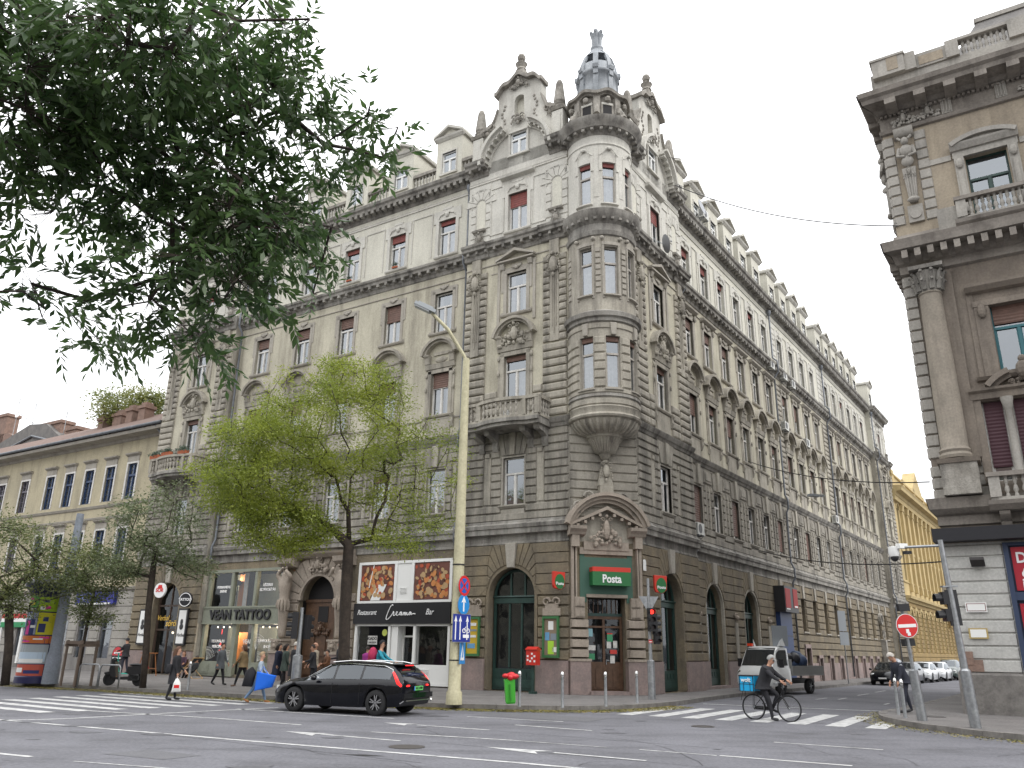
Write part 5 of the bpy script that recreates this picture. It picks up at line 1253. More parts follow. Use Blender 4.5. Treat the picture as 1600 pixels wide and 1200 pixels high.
        b.box(c-1.75,c-1.5,-.1,.02,7.3,10.2);b.box(c+1.3,c+1.55,-.1,.02,7.3,10.2); b.prof(c-1.8,c+1.6,[(0,10.12),(.15,10.15),(.18,10.35),(.3,10.42),(.32,10.5),(0,10.52)])
        R=1.5; 
        for a0,a1 in((rad(40),rad(72)),(rad(108),rad(140))): b.arc(c-.1,9.6,R-.25,R-.12,a0,a1,.02,-.2,8); b.arc(c-.1,9.6,R-.12,R+.06,a0,a1,.02,-.4,8)
        b.ball(c-.1,-.28,11.0,.24,1,.8,1.3,8,6); b.ball(c-.1,-.3,11.35,.13); relief(b,c-.1,10.75,1.1,.5,-.1,5,10); pt(b,'window_pediment')
        k=B('dark'); k.box(c-.45,c+.4,.3,.34,21.5,22.1); pt(k,'attic_opening')
    k=B('dark'); k.box(0.3,14.8,1.2,1.3,.2,23); pt(k,'inner_wall')
    k=B('dark'); k.box(-23.8,-.3,1.2,1.3,.2,23); pt(k,'inner_wall',S)
    make_window('hood2',w=1.1,h=2.4,cur=2,sm='brownst',parent=P,Wm=S@T(-3.95,.08,11.1)); make_window('hood2',w=1.1,h=2.4,cur=2,sm='brownst',parent=P,Wm=S@T(-3.95,.08,17.1)); make_window('plain1',w=1.1,h=2.65,cur=2,sm='brownst',parent=P,Wm=S@T(-3.95,.08,7.35))
    # balconies
    def bal(x0,x1,z,D,n):
        b=B(bc,'greyst'); b.prof(x0-.1,x1+.1,[(0,z-.3),(D-.1,z-.28),(D+.1,z-.12),(D+.14,z),(0,z)]); 
        for x in(x0+.3,x1-.3): b.prof(x-.15,x+.15,[(0,z-.95),(.15,z-.9),(.25,z-.6),(D-.2,z-.4),(D-.15,z-.3),(0,z-.28)])
        b.m=1; b.box(x0,x1,-D,-D+.2,z,z+.12); b.m=0; b.box(x0-.05,x1+.05,-D-.08,-D+.26,z+.78,z+.92); b.m=1
        for x in(x0+.15,x1-.15): b.box(x-.16,x+.16,-D-.03,-D+.22,z+.12,z+.78)
        for s in(x0+.1,x1-.1): b.box(s-.1,s+.1,-D,0,z,z+.12); b.box(s-.12,s+.12,-D,0,z+.78,z+.92)
        b.smooth=True; baluster_row(b,(x0+.35,-D+.1),(x1-.35,-D+.1),z+.12,.66,n,.085); b.smooth=False; pt(b,'balcony')
    for c in cxs: bal(c-1.2,c+1.2,16.55,.9,9); bal(c-1.65,c+1.5,6.6,.75,10)
    b=B('greyst'); b.box(1.1,1.75,-.55,-.35,16.5,17.35) ; b.smooth=True; baluster_row(b,(1.15,-.45),(1.75,-.45),16.5,.8,3,.09); pt(b,'balustrade')
    # parapet and mansard roof
    b=B('greyst','tanpl','slate'); 
    b.box(XC,X1,-.08,.3,22.85,23.86)
    b.box(XC,.85,-.35,.3,23.85,24.6); b.box(.85,1.25,-.25,.3,23.85,24.65); b.m=1; b.box(.22,.62,-.37,-.34,24.0,24.6); b.m=0; b.box(XC-.06,.9,-.4,.3,24.6,24.7)
    b.box(1.25,2.3,-.15,.2,23.85,24.5); b.m=1; b.box(1.35,2.2,-.17,-.15,23.95,24.35); b.m=0; b.box(2.3,2.75,-.22,.25,23.85,24.6); b.box(2.75,4.4,-.2,.2,24.5,24.62); b.box(4.4,5.0,-.22,.25,23.85,24.65); b.box(5,X1,-.15,.2,23.85,24.5)
    b.smooth=True; baluster_row(b,(2.8,0),(4.35,0),23.85,.66,8,.085); b.smooth=False; b.m=2
    b.add([(2.2,.6,23.9),(X1,.6,23.9),(X1,2.2,26.8),(3.6,2.2,26.8),(2.2,6,23.9),(3.6,4.5,26.8),(X1,4.5,26.8)],[(0,1,2,3),(0,3,5,4),(3,2,6,5)]); b.m=0; b.box(3.5,X1,2.1,2.3,26.75,26.95); pt(b,'roof')
    b=B('greyst'); b.box(-24,-.35,-.15,.2,23.85,24.5); pt(b,'parapet',S)
    # black fascia over the shop and its blue frame
    b=B(flat('fascia_black',(.014,.014,.018),.5)); b.box(XC-.25,6,-.55,.0,5.43,5.85); b.box(XC-.25,XC,.0,.9,5.43,5.85); pt(b,'fascia')
    b=B(flat('blue_frame',(.03,.045,.09),.5),flat('poster_red',(.36,.015,.03),.5),'dark'); b.box(1.36,5.6,.05,.1,.3,5.35); b.box(1.36,1.5,-.12,.1,.2,5.35)
    b.box(1.5,5.6,-.1,.1,3.55,3.8);b.box(1.5,5.6,-.1,.1,5.25,5.35); b.m=1; b.box(1.56,3.4,-.02,.03,3.85,5.2); b.box(1.56,3.4,-.02,.03,1.3,3.45); o=pt(b,'shop_front')
    wl=flat('white_letter',(.75,.75,.75))
    for t,x,z,s in(('DISZKONT',1.66,4.85,.46),('ételek',1.76,4.38,.4),('italok',1.74,4.05,.42),('DISZKONT',1.65,3.15,.3)): text(t,s,wl,'lettering',o,F@T(x,-.035,z),align='LEFT',off=.012,sx=.9)
corner_palace()
def low_house():
    F=FL@T(0,.9,0); P=bldg('low_house',F@T(-31,0,.15),'low three-storey cream house with blue windows left of the grey apartment house')
    def pt(b,n,sh=None): return b.build(n,P,F,sh)
    xs=[-33.75-2.48*i for i in range(17)]; xs=[x-(1.0 if i>=5 else 0)-(.9 if i>=6 else 0) for i,x in enumerate(xs)]
    w=B(mat('cream_wall',(.44,.39,.27),.92,(.365,.325,.23),.5,.5,(.13,.115,.09),.2,30),mat('grey_render',(.24,.225,.215),.9,(.19,.18,.17),.6,.5,(.1,.095,.09),.2,30)); ops=[]
    for x in xs: ops+=[(x-.52,x+.52,10.95,13.35),(x-.52,x+.52,6.6,9.0),(x-.6,x+.6,.9,3.2)]
    w.wall(-78,-30.0,5.2,15.65,[o for o in ops if o[2]>5]); w.m=1; w.wall(-78,-30.0,.15,5.2,[o for o in ops if o[2]<5]); pt(w,'wall')
    b=B('greyst'); 
    courses(b,-78,-30.05,1.1,5.0,.5,.04,.02,excl=[(x-.75,x+.75,.8,3.4) for x in xs]); pt(b,'ashlar')
    b=B('stone_lt'); b.prof(-78,-30,[(0,5.0),(.15,5.05),(.2,5.2),(0,5.25)]); b.prof(-78,-30,[(0,10.5),(.08,10.55),(.15,10.7),(0,10.75)]); b.prof(-78,-30,[(0,9.75),(.05,9.78),(.08,9.9),(0,9.93)])
    for x in xs:
        for z in(9.0,13.35): b.prof(x-.75,x+.75,[(0,z+.5),(.1,z+.55),(.22,z+.62),(.24,z+.7),(0,z+.72)]); b.box(x-.65,x+.65,-.04,.01,z+.12,z+.5)
    b.prof(-78,-29.9,[(0,14.95),(.1,15.0),(.15,15.15),(.85,15.2),(.9,15.4),(0,15.45)]); pt(b,'moulding')
    b=B('zinc'); b.smooth=True; b.tube([(-78,-.98,15.55),(-30,-.98,15.55)],.11,8); b.tube([(-30.6,-.9,15.4),(-30.6,-.2,14.75),(-30.6,-.15,5.5)],.06,8); pt(b,'gutter')
    b=B('tile'); b.add([(-78,-1.0,15.6),(-29.9,-1.0,15.6),(-29.9,5,18.85),(-78,5,18.85),(-78,11,15.6),(-29.9,11,15.6)],[(0,1,2,3),(3,2,5,4),(1,5,2)]); r=pt(b,'roof')
    rn=random.Random(4)
    for x,y,w_,h in((-38.9,3.6,.8,.7),(-40.3,3.5,.8,.65),(-42.0,3.6,1.1,.5),(-44.0,3.5,.7,.4),(-31,7,1.2,4.6)):
        c=B('brick'); c.box(x-w_/2,x+w_/2,y-.4,y+.4,17,18.6+h-.5); c.box(x-w_/2-.1,x+w_/2+.1,y-.5,y+.5,18.6+h-.5,18.6+h-.25); c.box(x-w_/2+.08,x+w_/2-.08,y-.3,y+.3,18.6+h-.25,18.6+h); c.build('chimney',r,F)
    bf=mat('blue_window_paint',(.03,.055,.12),.5); pf=mat('grey_violet_paint',(.11,.10,.125),.5)
    pro=None
    for i,x in enumerate(xs):
        for z in(10.95,6.6):
            fm=bf if (1<=i<=4 or i==0) else pf
            k='low'+fm.name
            if k in WPRO: o=copyt(WPRO[k],P,F@T(x,0,z))
            else:
                b=B(fm,'frame','darkw'); 
                b.box(-.52,-.44,.1,.2,0,2.4);b.box(.44,.52,.1,.2,0,2.4);b.box(-.44,.44,.1,.2,0,.08);b.box(-.44,.44,.1,.2,2.32,2.4);b.box(-.44,.44,.06,.2,1.55,1.68);b.box(-.05,.05,.1,.2,0,2.4)
                for zz in(.45,.82,1.18,1.98): b.box(-.44,.44,.13,.18,zz,zz+.03)
                b.m=1; b.box(-.66,-.52,-.04,.1,0,2.4);b.box(.52,.66,-.04,.1,0,2.4);b.box(-.66,.66,-.04,.1,2.4,2.52); b.m=2; b.box(-.5,.5,.7,.72,0,2.4)
                o=b.build('window',P,F@T(x,0,z)); g=B('pane'); g.add([(-.46,.17,.05),(.46,.17,.05),(.46,.17,2.35),(-.46,.17,2.35)],[(0,1,2,3)]); g.build('pane',o,WD[o.name]); c=B('curtain'); c.box(-.45,-.1,.3,.32,0,1.5); c.box(.12,.45,.3,.32,0,1.5); c.build('curtain',o,WD[o.name]); WPRO[k]=o
        b=B('darkw','zinc'); b.box(x-.6,x+.6,.25,.3,.9,3.2); b.m=1; b.box(x-.6,x-.52,.1,.25,.9,3.2);b.box(x+.52,x+.6,.1,.25,.9,3.2);b.box(x-.52,x+.52,.1,.25,2.6,2.68); g=b.build('shop_window',P,F)
        p=B('pane'); p.add([(x-.55,.2,.9),(x+.55,.2,.9),(x+.55,.2,3.2),(x-.55,.2,3.2)],[(0,1,2,3)]); p.build('pane',g,F)
    k=B('dark'); k.box(-77,-31,1.3,1.35,.2,15.5); pt(k,'inner_wall')
    k=B('plaster'); k.box(-78.1,-78,0,11,.15,15.6); pt(k,'side_wall')
    b=B(flat('blue_sign',(.02,.025,.25),.5),'white'); b.box(-37.2,-33.0,-.28,-.05,4.15,4.95); b.m=1; b.box(-36.9,-33.3,-.3,-.28,4.15,4.25); o=b.build('shop_sign',None,F); tag(o,'blue shop sign along the low cream house','sign'); text('Cut',.5,flat('pale_blue_letter',(.35,.4,.7)),'lettering',o,F@T(-36.4,-.31,4.58),shear=.15)
    b=B(flat('green_band',(.02,.22,.08)),flat('red_band',(.45,.03,.03)),'white',flat('blue_frame',(.03,.045,.09))); 
    b.box(-46.2,-41.2,-.2,0,2.75,3.1); b.m=2; b.box(-46.2,-41.2,-.2,0,3.1,3.35); b.m=1; b.box(-46.2,-41.2,-.2,0,3.35,3.65); b.m=2
    for x in(-46.2,-44.9,-43.4,-41.9): b.box(x-.12,x+.12,-.12,.02,.4,2.75)
    b.m=3; b.box(-46.9,-46.3,-.14,.02,.3,2.8); pt(b,'shop_front')
low_house()
def yellow_house():
    F=FR; P=bldg('yellow_building',F@T(61.2,0,.15),'ochre yellow palace with pilasters and a pediment further down the side street')
    def pt(b,n,y=0): return b.build(n,P,F@T(0,y,0))
    xa,xb=61.1,150; n=30; xs=[xa+2.2+2.95*i for i in range(n)]
    w=B('yel'); ops=[]
    for x in xs: ops+=[(x-.6,x+.6,9.5,12.4),(x-.6,x+.6,13.2,17.6),(x-.65,x+.65,2.2,6.2)]
    w.wall(xa,xb,.15,19.4,ops,depth=.45); pt(w,'wall')
    b=B('yel','ochre'); b.m=1
    ys=mat('yellow_stone',(.30,.21,.085),.92,(.22,.155,.07),.8,.6,(.1,.075,.04),.4,20); b=B('yel',ys); b.m=1
    courses(b,xa,xb,.9,7.2,.46,.1,.05,excl=[(x-.68,x+.68,2.1,6.9) for x in xs]); b.m=0
    for x in xs:
        b.arc(x,5.9,.66,.95,0,PI,.05,-.12,10); b.box(x-.85,x+.85,-.1,.02,12.5,12.8); b.box(x-.62,x+.62,.1,.2,12.4,13.2); b.arc(x,17.0,.6,.8,0,PI,.05,-.1,8)
        q=x+1.475; b.box(q-.32,q+.32,-.28,.02,9.2,16.9); b.prof(q-.42,q+.42,[(0,16.9),(.32,16.95),(.42,17.6),(0,17.65)]); b.box(q-.4,q+.4,-.34,.02,8.4,9.2)
    b.prof(xa,xb,[(0,7.2),(.2,7.25),(.25,7.5),(.55,7.55),(.6,7.8),(0,7.85)]); b.prof(xa,xb,[(0,9.2),(.1,9.22),(.12,9.32),(0,9.34)])
    b.prof(xa,xb,[(0,17.7),(.3,17.75),(.32,18.2),(.4,18.25),(.45,18.6),(1.0,18.7),(1.05,19.0),(1.15,19.2),(0,19.3)]); b.box(xa,xb,-.1,.4,19.3,20.6); b.prof(xa,xb,[(.1,20.5),(.25,20.55),(.25,20.75),(-.4,20.8)])
    for k in range(14): b.box(xa+.3+k*6.5,xa+1.5+k*6.5,-.2,.5,19.3,21.1)
    b.poly([(74,20.7),(81,20.7),(80.6,21.2),(79,22.4),(77.5,23.6),(76,22.4),(74.4,21.2)],1.2,-.2); pt(b,'facade_trim')
    # stone balcony on heavy brackets
    b=B('greyst',ys); b.box(88,94,-1.9,0,9.0,9.35); b.box(88,94,-1.9,-1.65,9.35,10.5); b.box(88,88.3,-1.9,0,9.35,10.5); b.box(93.7,94,-1.9,0,9.35,10.5)
    b.m=1
    for x in(88.6,93.4): b.prof(x-.4,x+.4,[(0,5.4),(.4,5.5),(.7,7.4),(1.6,8.6),(1.7,9.0),(0,9.0)])
    pt(b,'balcony')
    for i,x in enumerate(xs):
        for z,h in((9.5,2.9),(13.2,4.2),(2.2,4.0)):
            k='ye%d'%int(z)
            if k in WPRO: copyt(WPRO[k],P,F@T(x,0,z))
            else:
                b=B('brown'); b.box(-.6,-.5,.25,.35,0,h);b.box(.5,.6,.25,.35,0,h);b.box(-.05,.05,.25,.35,0,h);b.box(-.5,.5,.25,.35,h*.6,h*.6+.1); o=b.build('window',P,F@T(x,0,z)); g=B('pane'); g.add([(-.52,.3,0),(.52,.3,0),(.52,.3,h),(-.52,.3,h)],[(0,1,2,3)]); g.build('pane',o,WD[o.name]); WPRO[k]=o
    k=B('dark'); k.box(xa+.2,xb,1.2,1.3,.2,19); pt(k,'inner_wall')
    k=B('yel'); k.box(xa,xa+.1,.01,12,.15,20.5); pt(k,'side_wall')
yellow_house()
def brick_backs():
    F=FL@T(0,9,0)
    o=empty('brick_building',F@T(-66,0,0),'brown brick building with grey mansard roof behind the low cream house','building')
    b=B('brick'); b.poly([(-90,0),(-62,0),(-62,19.5),(-69,21.8),(-90,22.5)],8,0); b.build('wall',o,F)
    b=B('slate','zinc'); b.poly([(-82,19),(-64.2,19.0),(-56.5,19.0),(-61.0,21.6),(-64,21.9),(-70,20.4),(-82,17)],6,-.5); b.m=1; b.tube([(-82,-.6,17),(-70,-.6,19.2),(-63,-.6,20.6),(-56.5,-.6,19.0)],.12,6); b.build('roof',o,F)
    for x,z,w_ in((-71,24.0,2.4),(-61.5,21.9,4.4),(-57.3,20.9,1.8),(-64,21.9,1.0)):
        b=B('brick'); b.box(x-w_/2,x+w_/2,0,1.2,17,z-.3); b.box(x-w_/2-.12,x+w_/2+.12,-.12,1.32,z-.3,z); b.build('chimney',o,F)
    b=B('brick'); b.poly([(-62,0),(-50,0),(-50,19.6),(-57,20.2),(-62,20.2)],7,.6); b.build('wall',o,F)
    s=B('white','steel'); s.lathe([(0,0),(.2,.02),(.4,.09),(.55,.2)],0,0,0,14); s.m=1; s.tube([(0,0,-.02),(0,-.1,-.3),(0,-.3,-1.6)],.03,5); s.tube([(0,0,0),(0,0,.5)],.015,4)
    s=s.build('satellite_dish',None,F@T(-67.3,0,23.6)@Matrix.Rotation(rad(75),4,'X')); tag(s,'white satellite dish on the brown brick roof at far left','satellite dish')
    for x,z in((-64.6,24.3),(-58.6,22.6),(-68.0,25.3)):
        a=B('steel'); a.tube([(x,0,20),(x,0,z)],.03,5)
        for k in range(5): a.tube([(x-.4+.05*k,0,z-.12*k),(x+.4-.05*k,0,z-.12*k)],.012,4)
        a=a.build('aerial',None,F); tag(a,{-64.6:'thin rod aerial standing between the dish and the brick chimneys',-58.6:'thin rod aerial on the small chimney right of the mansard roof',-68.0:'thin rod aerial above the far left white dish'}[x],'aerial')
brick_backs()
# ================================================================ ground
def sheet(name,pts,z0,z1,m,kind='structure'):
    b=B(m); n=len(pts); b.add([(x,y,z0) for x,y in pts]+[(x,y,z1) for x,y in pts],[tuple(range(n,2*n))]+[(i,(i+1)%n,n+(i+1)%n,n+i) for i in range(n)]); o=b.build(name); o['kind']=kind; return o
g=B('asphalt'); g.add([(-900,-900,0),(900,-900,0),(900,900,0),(-900,900,0)],[(0,1,2,3)]); o=g.build('road'); o['kind']='structure'
tR=Vector((math.cos(rad(54.9494)),math.sin(rad(54.9494)))); tL=Vector((math.cos(rad(-32.4325)),math.sin(rad(-32.4325))))
def smoothp(P,it=2):
    for _ in range(it):
        Q=[P[0]]
        for a,b in zip(P,P[1:]): Q+=[(a[0]*.75+b[0]*.25,a[1]*.75+b[1]*.25),(a[0]*.25+b[0]*.75,a[1]*.25+b[1]*.75)]
        Q.append(P[-1]); P=Q
    return P
K1=smoothp([(-76,65.5),(-22.1,37.6),(-15.06,34.0),(-8.73,30.3),(-1.84,27.3),(2.21,27.35),(4.3,28.7),(5.7,30.4),(6.91,32.5),(8.9,36.0),(10.94,39.3),(17.02,47.6),(24.03,57.6),(24.03+.574*95,57.6+.819*95)])
K2=smoothp([(13.61+.574*110,29.7+.819*110),(13.61,29.7),(12.5,28.5),(11.9,27.6),(11.3,26.4),(10.9,25.0),(10.8,23.8),(11.0,22.2),(11.7,20.2),(13.2,18.1),(15.5,16.3),(15.5+.844*50,16.3-.536*50)])
def offp(P,d):
    R_=[]
    for i,p in enumerate(P):
        a=Vector(P[max(i-1,0)]);b=Vector(P[min(i+1,len(P)-1)]); t=(b-a).normalized(); R_.append((p[0]-t.y*d,p[1]+t.x*d))
    return R_
def kerbs(P,d,sd):
    I=offp(P,d); b=B('kerb'); n=len(P); rn=random.Random(sd)
    # separate stones of about a metre, with slightly uneven tops
    acc=0; i0=0
    vs=[];fs=[]
    def stone(p0,p1,q0,q1):
        h=.15+rn.uniform(-.006,.006); o=len(vs)
        for (x,y) in (p0,p1,q1,q0): vs.append((x,y,-.02))
        c=lambda a,b_,t:(a[0]+(b_[0]-a[0])*t,a[1]+(b_[1]-a[1])*t)
        for (a,b_) in((p0,q0),(p1,q1)): pass
        for v in(c(p0,p1,.01),c(p1,p0,.01),c(q1,q0,.01),c(q0,q1,.01)): vs.append((*v,h))
        for k in range(4): l=(k+1)%4; fs.append((o+k,o+l,o+4+l,o+4+k))
        fs.append((o+4,o+5,o+6,o+7))
    for i in range(n-1):
        L_=(Vector(P[i+1])-Vector(P[i])).length; k=max(1,round(L_/1.0))
        for j in range(k):
            c=lambda A,t:(A[i][0]+(A[i+1][0]-A[i][0])*t,A[i][1]+(A[i+1][1]-A[i][1])*t)
            stone(c(P,j/k),c(P,(j+1)/k),c(I,j/k),c(I,(j+1)/k))
    b.add(vs,fs); o=b.build('kerb'); o['kind']='structure'; return I
I1=kerbs(K1,.22,1); I2=kerbs(K2,.22,2)
back1=[(24.03+.574*95-12,57.6+.819*95+8),(-20,110),(-76,90)]
sheet('pavement',I1+back1,-.05,.145,'pave')
back2=[(15.5+.844*50+30,16.3-.536*50+50),(13.61+.574*110+10,29.7+.819*110-8)]
sheet('pavement',I2+back2,-.05,.145,'pave')
def strip(b,pts,w,z=.006):
    L_=offp(pts,w/2); R_=offp(pts,-w/2); n=len(pts)
    b.add([(x,y,z) for x,y in L_]+[(x,y,z) for x,y in R_],[(i,i+1,n+i+1,n+i) for i in range(n-1)])
def marks():
    b=B('mark')
    ln=[([(-24,27.3),(-12.19,21.05),(-4.93,17.36),(.11,14.92),(4,12.8),(10,9.7)],.13),([(-9.2,15.2),(-7.8,14.56)],.12),([(-6.88,14.12),(-5.28,13.58),(-4.2,13.1)],.05),
    (smoothp([(-12.4,20.8),(-10.89,21.52),(-9.75,23.3),(-8.21,25.28),(-7.0,26.69)]),.14),([(-11.59,24.21),(-7.65,22.61),(-4.95,21.08)],.11),([(-8.02,25.87),(-3.02,23.4)],.11),
    ([(-4.0,18.98),(-2.16,17.93)],.11),([(-2.2,21.6),(-.39,20.61)],.11),([(.23,22.1),(2.06,20.9)],.11),([(.0,23.95),(1.53,23.32)],.1),([(-1.1,24.49),(0,24.0)],.1),([(.9,16.38),(2.46,15.44)],.11),([(-3.03,19.67),(.13,18.42)],.1),
    ([(.13,18.42),(2,17.4)],.05),([(2.6,17.1),(3.92,16.36)],.07),([(3.98,16.37),(5.98,15.23)],.12),([(5.8,18.96),(7.66,17.82)],.09),([(7.39,32.48),(10.32,31.11),(13.2,29.9)],.2),
    ([(13.32,37.14),(14.3,38.5)],.12),([(14.41,37.47),(15.3,38.8)],.12),([(16.9,41.5),(18.3,43.5)],.12),([(14.94,34.15),(15.5,35.0)],.12),([(19.5,45.5),(21,47.7)],.12)]
    for p,w in ln: strip(b,p,w)
    def arrow(x,y,s):
        d=tL*s; n_=Vector((-d.y,d.x)).normalized()*.28; p=Vector((x,y)); b.add([(*(p),.0065),(*(p+d*.9+n_),.0065),(*(p+d*.75),.0065),(*(p+d*.9-n_),.0065)],[(0,1,2,3)])
    arrow(-4.95,19.5,1.3); arrow(-3.1,22.1,1.0); arrow(-.4,17.1,1.5)
    o=b.build('lane_marking'); o['kind']='structure'
    b=B('mark')
    for i in range(8):
        p=Vector((3.35+.87*i,26.4-.493*i)); v=Vector((2.5,4.0))*(1 if i<7 else .62); w=Vector((.44,-.25)); b.add([(*p,.006),(*(p+w),.006),(*(p+w+v),.006),(*(p+v),.006)],[(0,1,2,3)])
    for i in range(8):
        p=Vector((-12.46+.66*i,23.25+.74*i)); d=-tL*(5.4+.4*i); w=Vector((.26,.33)); b.add([(*p,.006),(*(p+w),.006),(*(p+w+d),.006),(*(p+d),.006)],[(0,1,2,3)])
    o=b.build('crosswalk'); o['kind']='structure'
    # tar seams, patches, covers in the carriageway
    b=B(flat('tar',(.02,.02,.022),.5)); rn=random.Random(8)
    for (x,y,l,a) in((-1.5,15.2,2.2,.2),(1.2,14.6,.9,1.3),(6.6,16.2,2.4,1.9),(7.2,15.4,1.8,1.2),(-6.5,16.0,2.5,-.4),(9.5,17.0,1.5,.4),(-2,20.5,2,-.5),(-8,18.5,5,.6),(-4,16.5,4,-.6),(2,19.5,5,-.5),(5,21,4,.3),(0,13.2,3,.1),(-9,14.4,3,-.5),(7,13.5,3,.9),(-1,26,3,-.5),(13,36,5,.9)):
        pts=[(x,y)]
        for k in range(9): a+=rn.uniform(-.5,.5); pts.append((pts[-1][0]+l/9*math.cos(a),pts[-1][1]+l/9*math.sin(a)))
        strip(b,pts,.011,.005)
    [strip(b,[(x,y),(x+4.2*tL.x,y+4.2*tL.y),(x+9*tL.x,y+9*tL.y)],.016,.005) for x,y in((-9,19.5),(-3.5,22.5),(-1.5,17.8),(1,14.0))]; b.add([(-2.9,15.6,.005),(-2.4,15.4,.005),(-2.1,15.45,.005),(-2.5,15.62,.005)],[(0,1,2,3)]); o=b.build('tar_seam'); o['kind']='structure'
    b=B(mat('oil_stain',(.07,.07,.078),.6,(.10,.10,.11),3)); rn=random.Random(12)
    for k in range(26):
        x,y=rn.uniform(-12,9),rn.uniform(13.5,25); n=14; ph=rn.uniform(0,6); r=rn.uniform(.05,.22); b.add([(x+r*(1+.35*math.sin(3*t+ph))*math.cos(t)*1.6,y+r*(1+.3*math.cos(2*t+ph))*math.sin(t),.0045+.0001*k) for t in [2*PI*i/n for i in range(n)]],[tuple(range(n))])
    o=b.build('oil_stain'); o['kind']='structure'
    b=B(mat('asphalt_patch',(.112,.112,.12),.9,(.10,.10,.108),2,bump=.3,bsc=80)); b.add([(-6.9,15.1,.004),(-5.6,14.5,.004),(-5.2,15.1,.004),(-6.4,15.8,.004)],[(0,1,2,3)]); b.add([(-1.0,25.0,.004),(2.2,23.4,.004),(2.9,24.7,.004),(-.2,26.2,.004)],[(0,1,2,3)]); o=b.build('road_patch'); o['kind']='structure'
    b=B(flat('cast_iron',(.05,.045,.042),.6)); 
    for x,y in((5.1,22.6),(12.6,25.5)): b.arc(0,0,0,.3,0,2*PI,0,0.001,20) if False else b.lathe([(.3,0),(.3,.012),(.24,.012),(.24,.006),(0,.006)],x,y,0 if x<8 else .145,20)
    b.lathe([(.35,0),(.35,.01),(0,.01)],-1.9,16.9,0,20)
    o=b.build('manhole_cover'); tag(o,'round cast iron covers set in the road and pavement','cover'); o['kind']='structure'
marks()
# fallen leaves and weeds along the kerbs
def litter(P,d0,d1,n,z,cols,seed,a0=0,a1=1):
    rs=np.random.RandomState(seed); V=[];Fc=[]
    seg=[(Vector(a),Vector(b)) for a,b in zip(P,P[1:])]; L_=np.array([(b-a).length for a,b in seg]); cum=np.cumsum(L_)/L_.sum()
    for i in range(n):
        t=rs.uniform(a0,a1); k=int(np.searchsorted(cum,t)); a,b=seg[min(k,len(seg)-1)]; u=rs.rand(); p=a.lerp(b,u); tt=(b-a).normalized(); q=p+Vector((-tt.y,tt.x))*(d0+(d1-d0)*rs.rand()**2.0)
        s=rs.uniform(.018,.05); an=rs.uniform(0,6.3); c,si=math.cos(an)*s,math.sin(an)*s; zz=z+rs.uniform(.002,.02); o=len(V)
        V+= [(q.x-c,q.y-si,zz),(q.x+si*.5,q.y-c*.5,zz+rs.uniform(0,.02)),(q.x+c,q.y+si,zz+rs.uniform(0,.015)),(q.x-si*.5,q.y+c*.5,zz)]; Fc.append((o,o+1,o+2,o+3))
    b=B(leafmat('fallen_leaf',(.26,.2,.05),(.10,.11,.03),.1)); b.add(V,Fc); o=b.build('fallen_leaves'); tag(o,kind='stuff'); return o
KL=[p for p in K1 if -30<p[0]<6]; litter(KL,-.02,-.9,20000,.0,None,1); litter([p for p in K2 if 9<p[0]<17 and p[1]<31],.05,-.7,1800,.0,None,2)
# ================================================================ street furniture
def thing(b,name,label,cat,Wm,group=None,sharp=None): o=b.build(name,None,Wm,sharp); return tag(o,label,cat,group)
Z=.145
def child(b,name,p,sharp=None): return b.build(name,p,WD[p.name],sharp)
def disc(b,x,z,r,y,t=.012,n=28,x0=None): b.arc(x,z,0,r,0,2*PI,y,y-t,n)
# lamp post
cp=mat('cream_post_paint',(.44,.41,.27),.6,(.36,.335,.22),2.5,.6,(.17,.14,.09),.15,20,streak=(2,2,.5),stlo=.52)
b=B(cp); b.smooth=True
b.lathe([(.26,0),(.25,.35),(.2,.42),(.195,1.6),(.185,1.62),(.18,5.2),(.17,5.3),(.125,11.5),(.11,11.6)],0,0,0,16); b.smooth=False
LPW=T(-1.66,27.32,Z); o=thing(b,'street_lamp','tall cream lamp post at the kerb carrying four blue traffic signs','street lamp',LPW,sharp=35)
b=B(cp); b.tube([(0,0,11.45),(-.08,0,11.7),(-.7,-.06,12.7),(-1.3,-.1,13.3)],.065,8); child(b,'arm',o,40)
b=B(flat('lamp_shell',(.30,.32,.33),.4),flat('lamp_glass',(.45,.47,.48),.2)); M=T(-1.55,-.12,13.5,0,None,0,rad(25)); b.obox(M,.85,.34,.12); b.obox(M@T(-.02,0,.08),.6,.26,.08); b.m=1; b.obox(M@T(-.1,0,-.08),.6,.26,.06); child(b,'lamp_head',o)
b=B('black'); 
for z in(1.3,1.9,4.3,2.4): b.lathe([(.2,z),(.205,z+.02),(.2,z+.04)],0,0,0,14)
child(b,'strap',o)
SG=LPW@T(.0,0,0,rad(90)) ; sgA=rad(57.57)
def sign_thing(label,Wm,parts,name='traffic_sign',group=None):
    b=B('steel'); parts(b); o=thing(b,name,label,'traffic sign',Wm,group); return o
blue=flat('sign_blue',(.01,.10,.42),.35); redm=flat('sign_red',(.55,.02,.02),.35); whm=flat('sign_white',(.75,.75,.75),.4); dkb=flat('sign_dark_blue',(.015,.03,.22),.35); lbl=flat('sign_light_blue',(.02,.22,.55),.35)
def s1(b):
    b.mats+= [blue,redm,whm]; disc(b,0,0,.33,.0); b.m=2; b.arc(0,0,.24,.325,0,2*PI,-.012,-.016,28); b.m=1; disc(b,0,0,.245,-.012,.003); b.m=2
    for a in(45,-45): b.obox(T(0,-.017,0)@Matrix.Rotation(rad(a),4,'Y'),.5,.004,.065)
def s2(b):
    b.mats+=[lbl,whm]; disc(b,0,0,.33,0); b.m=1; disc(b,0,0,.315,-.012,.003); b.m=2; b.box(-.035,.035,-.019,-.016,-.22,.1); b.poly([(-.13,.06),(0,.26),(.13,.06),(0,.1)],-.016,-.019)
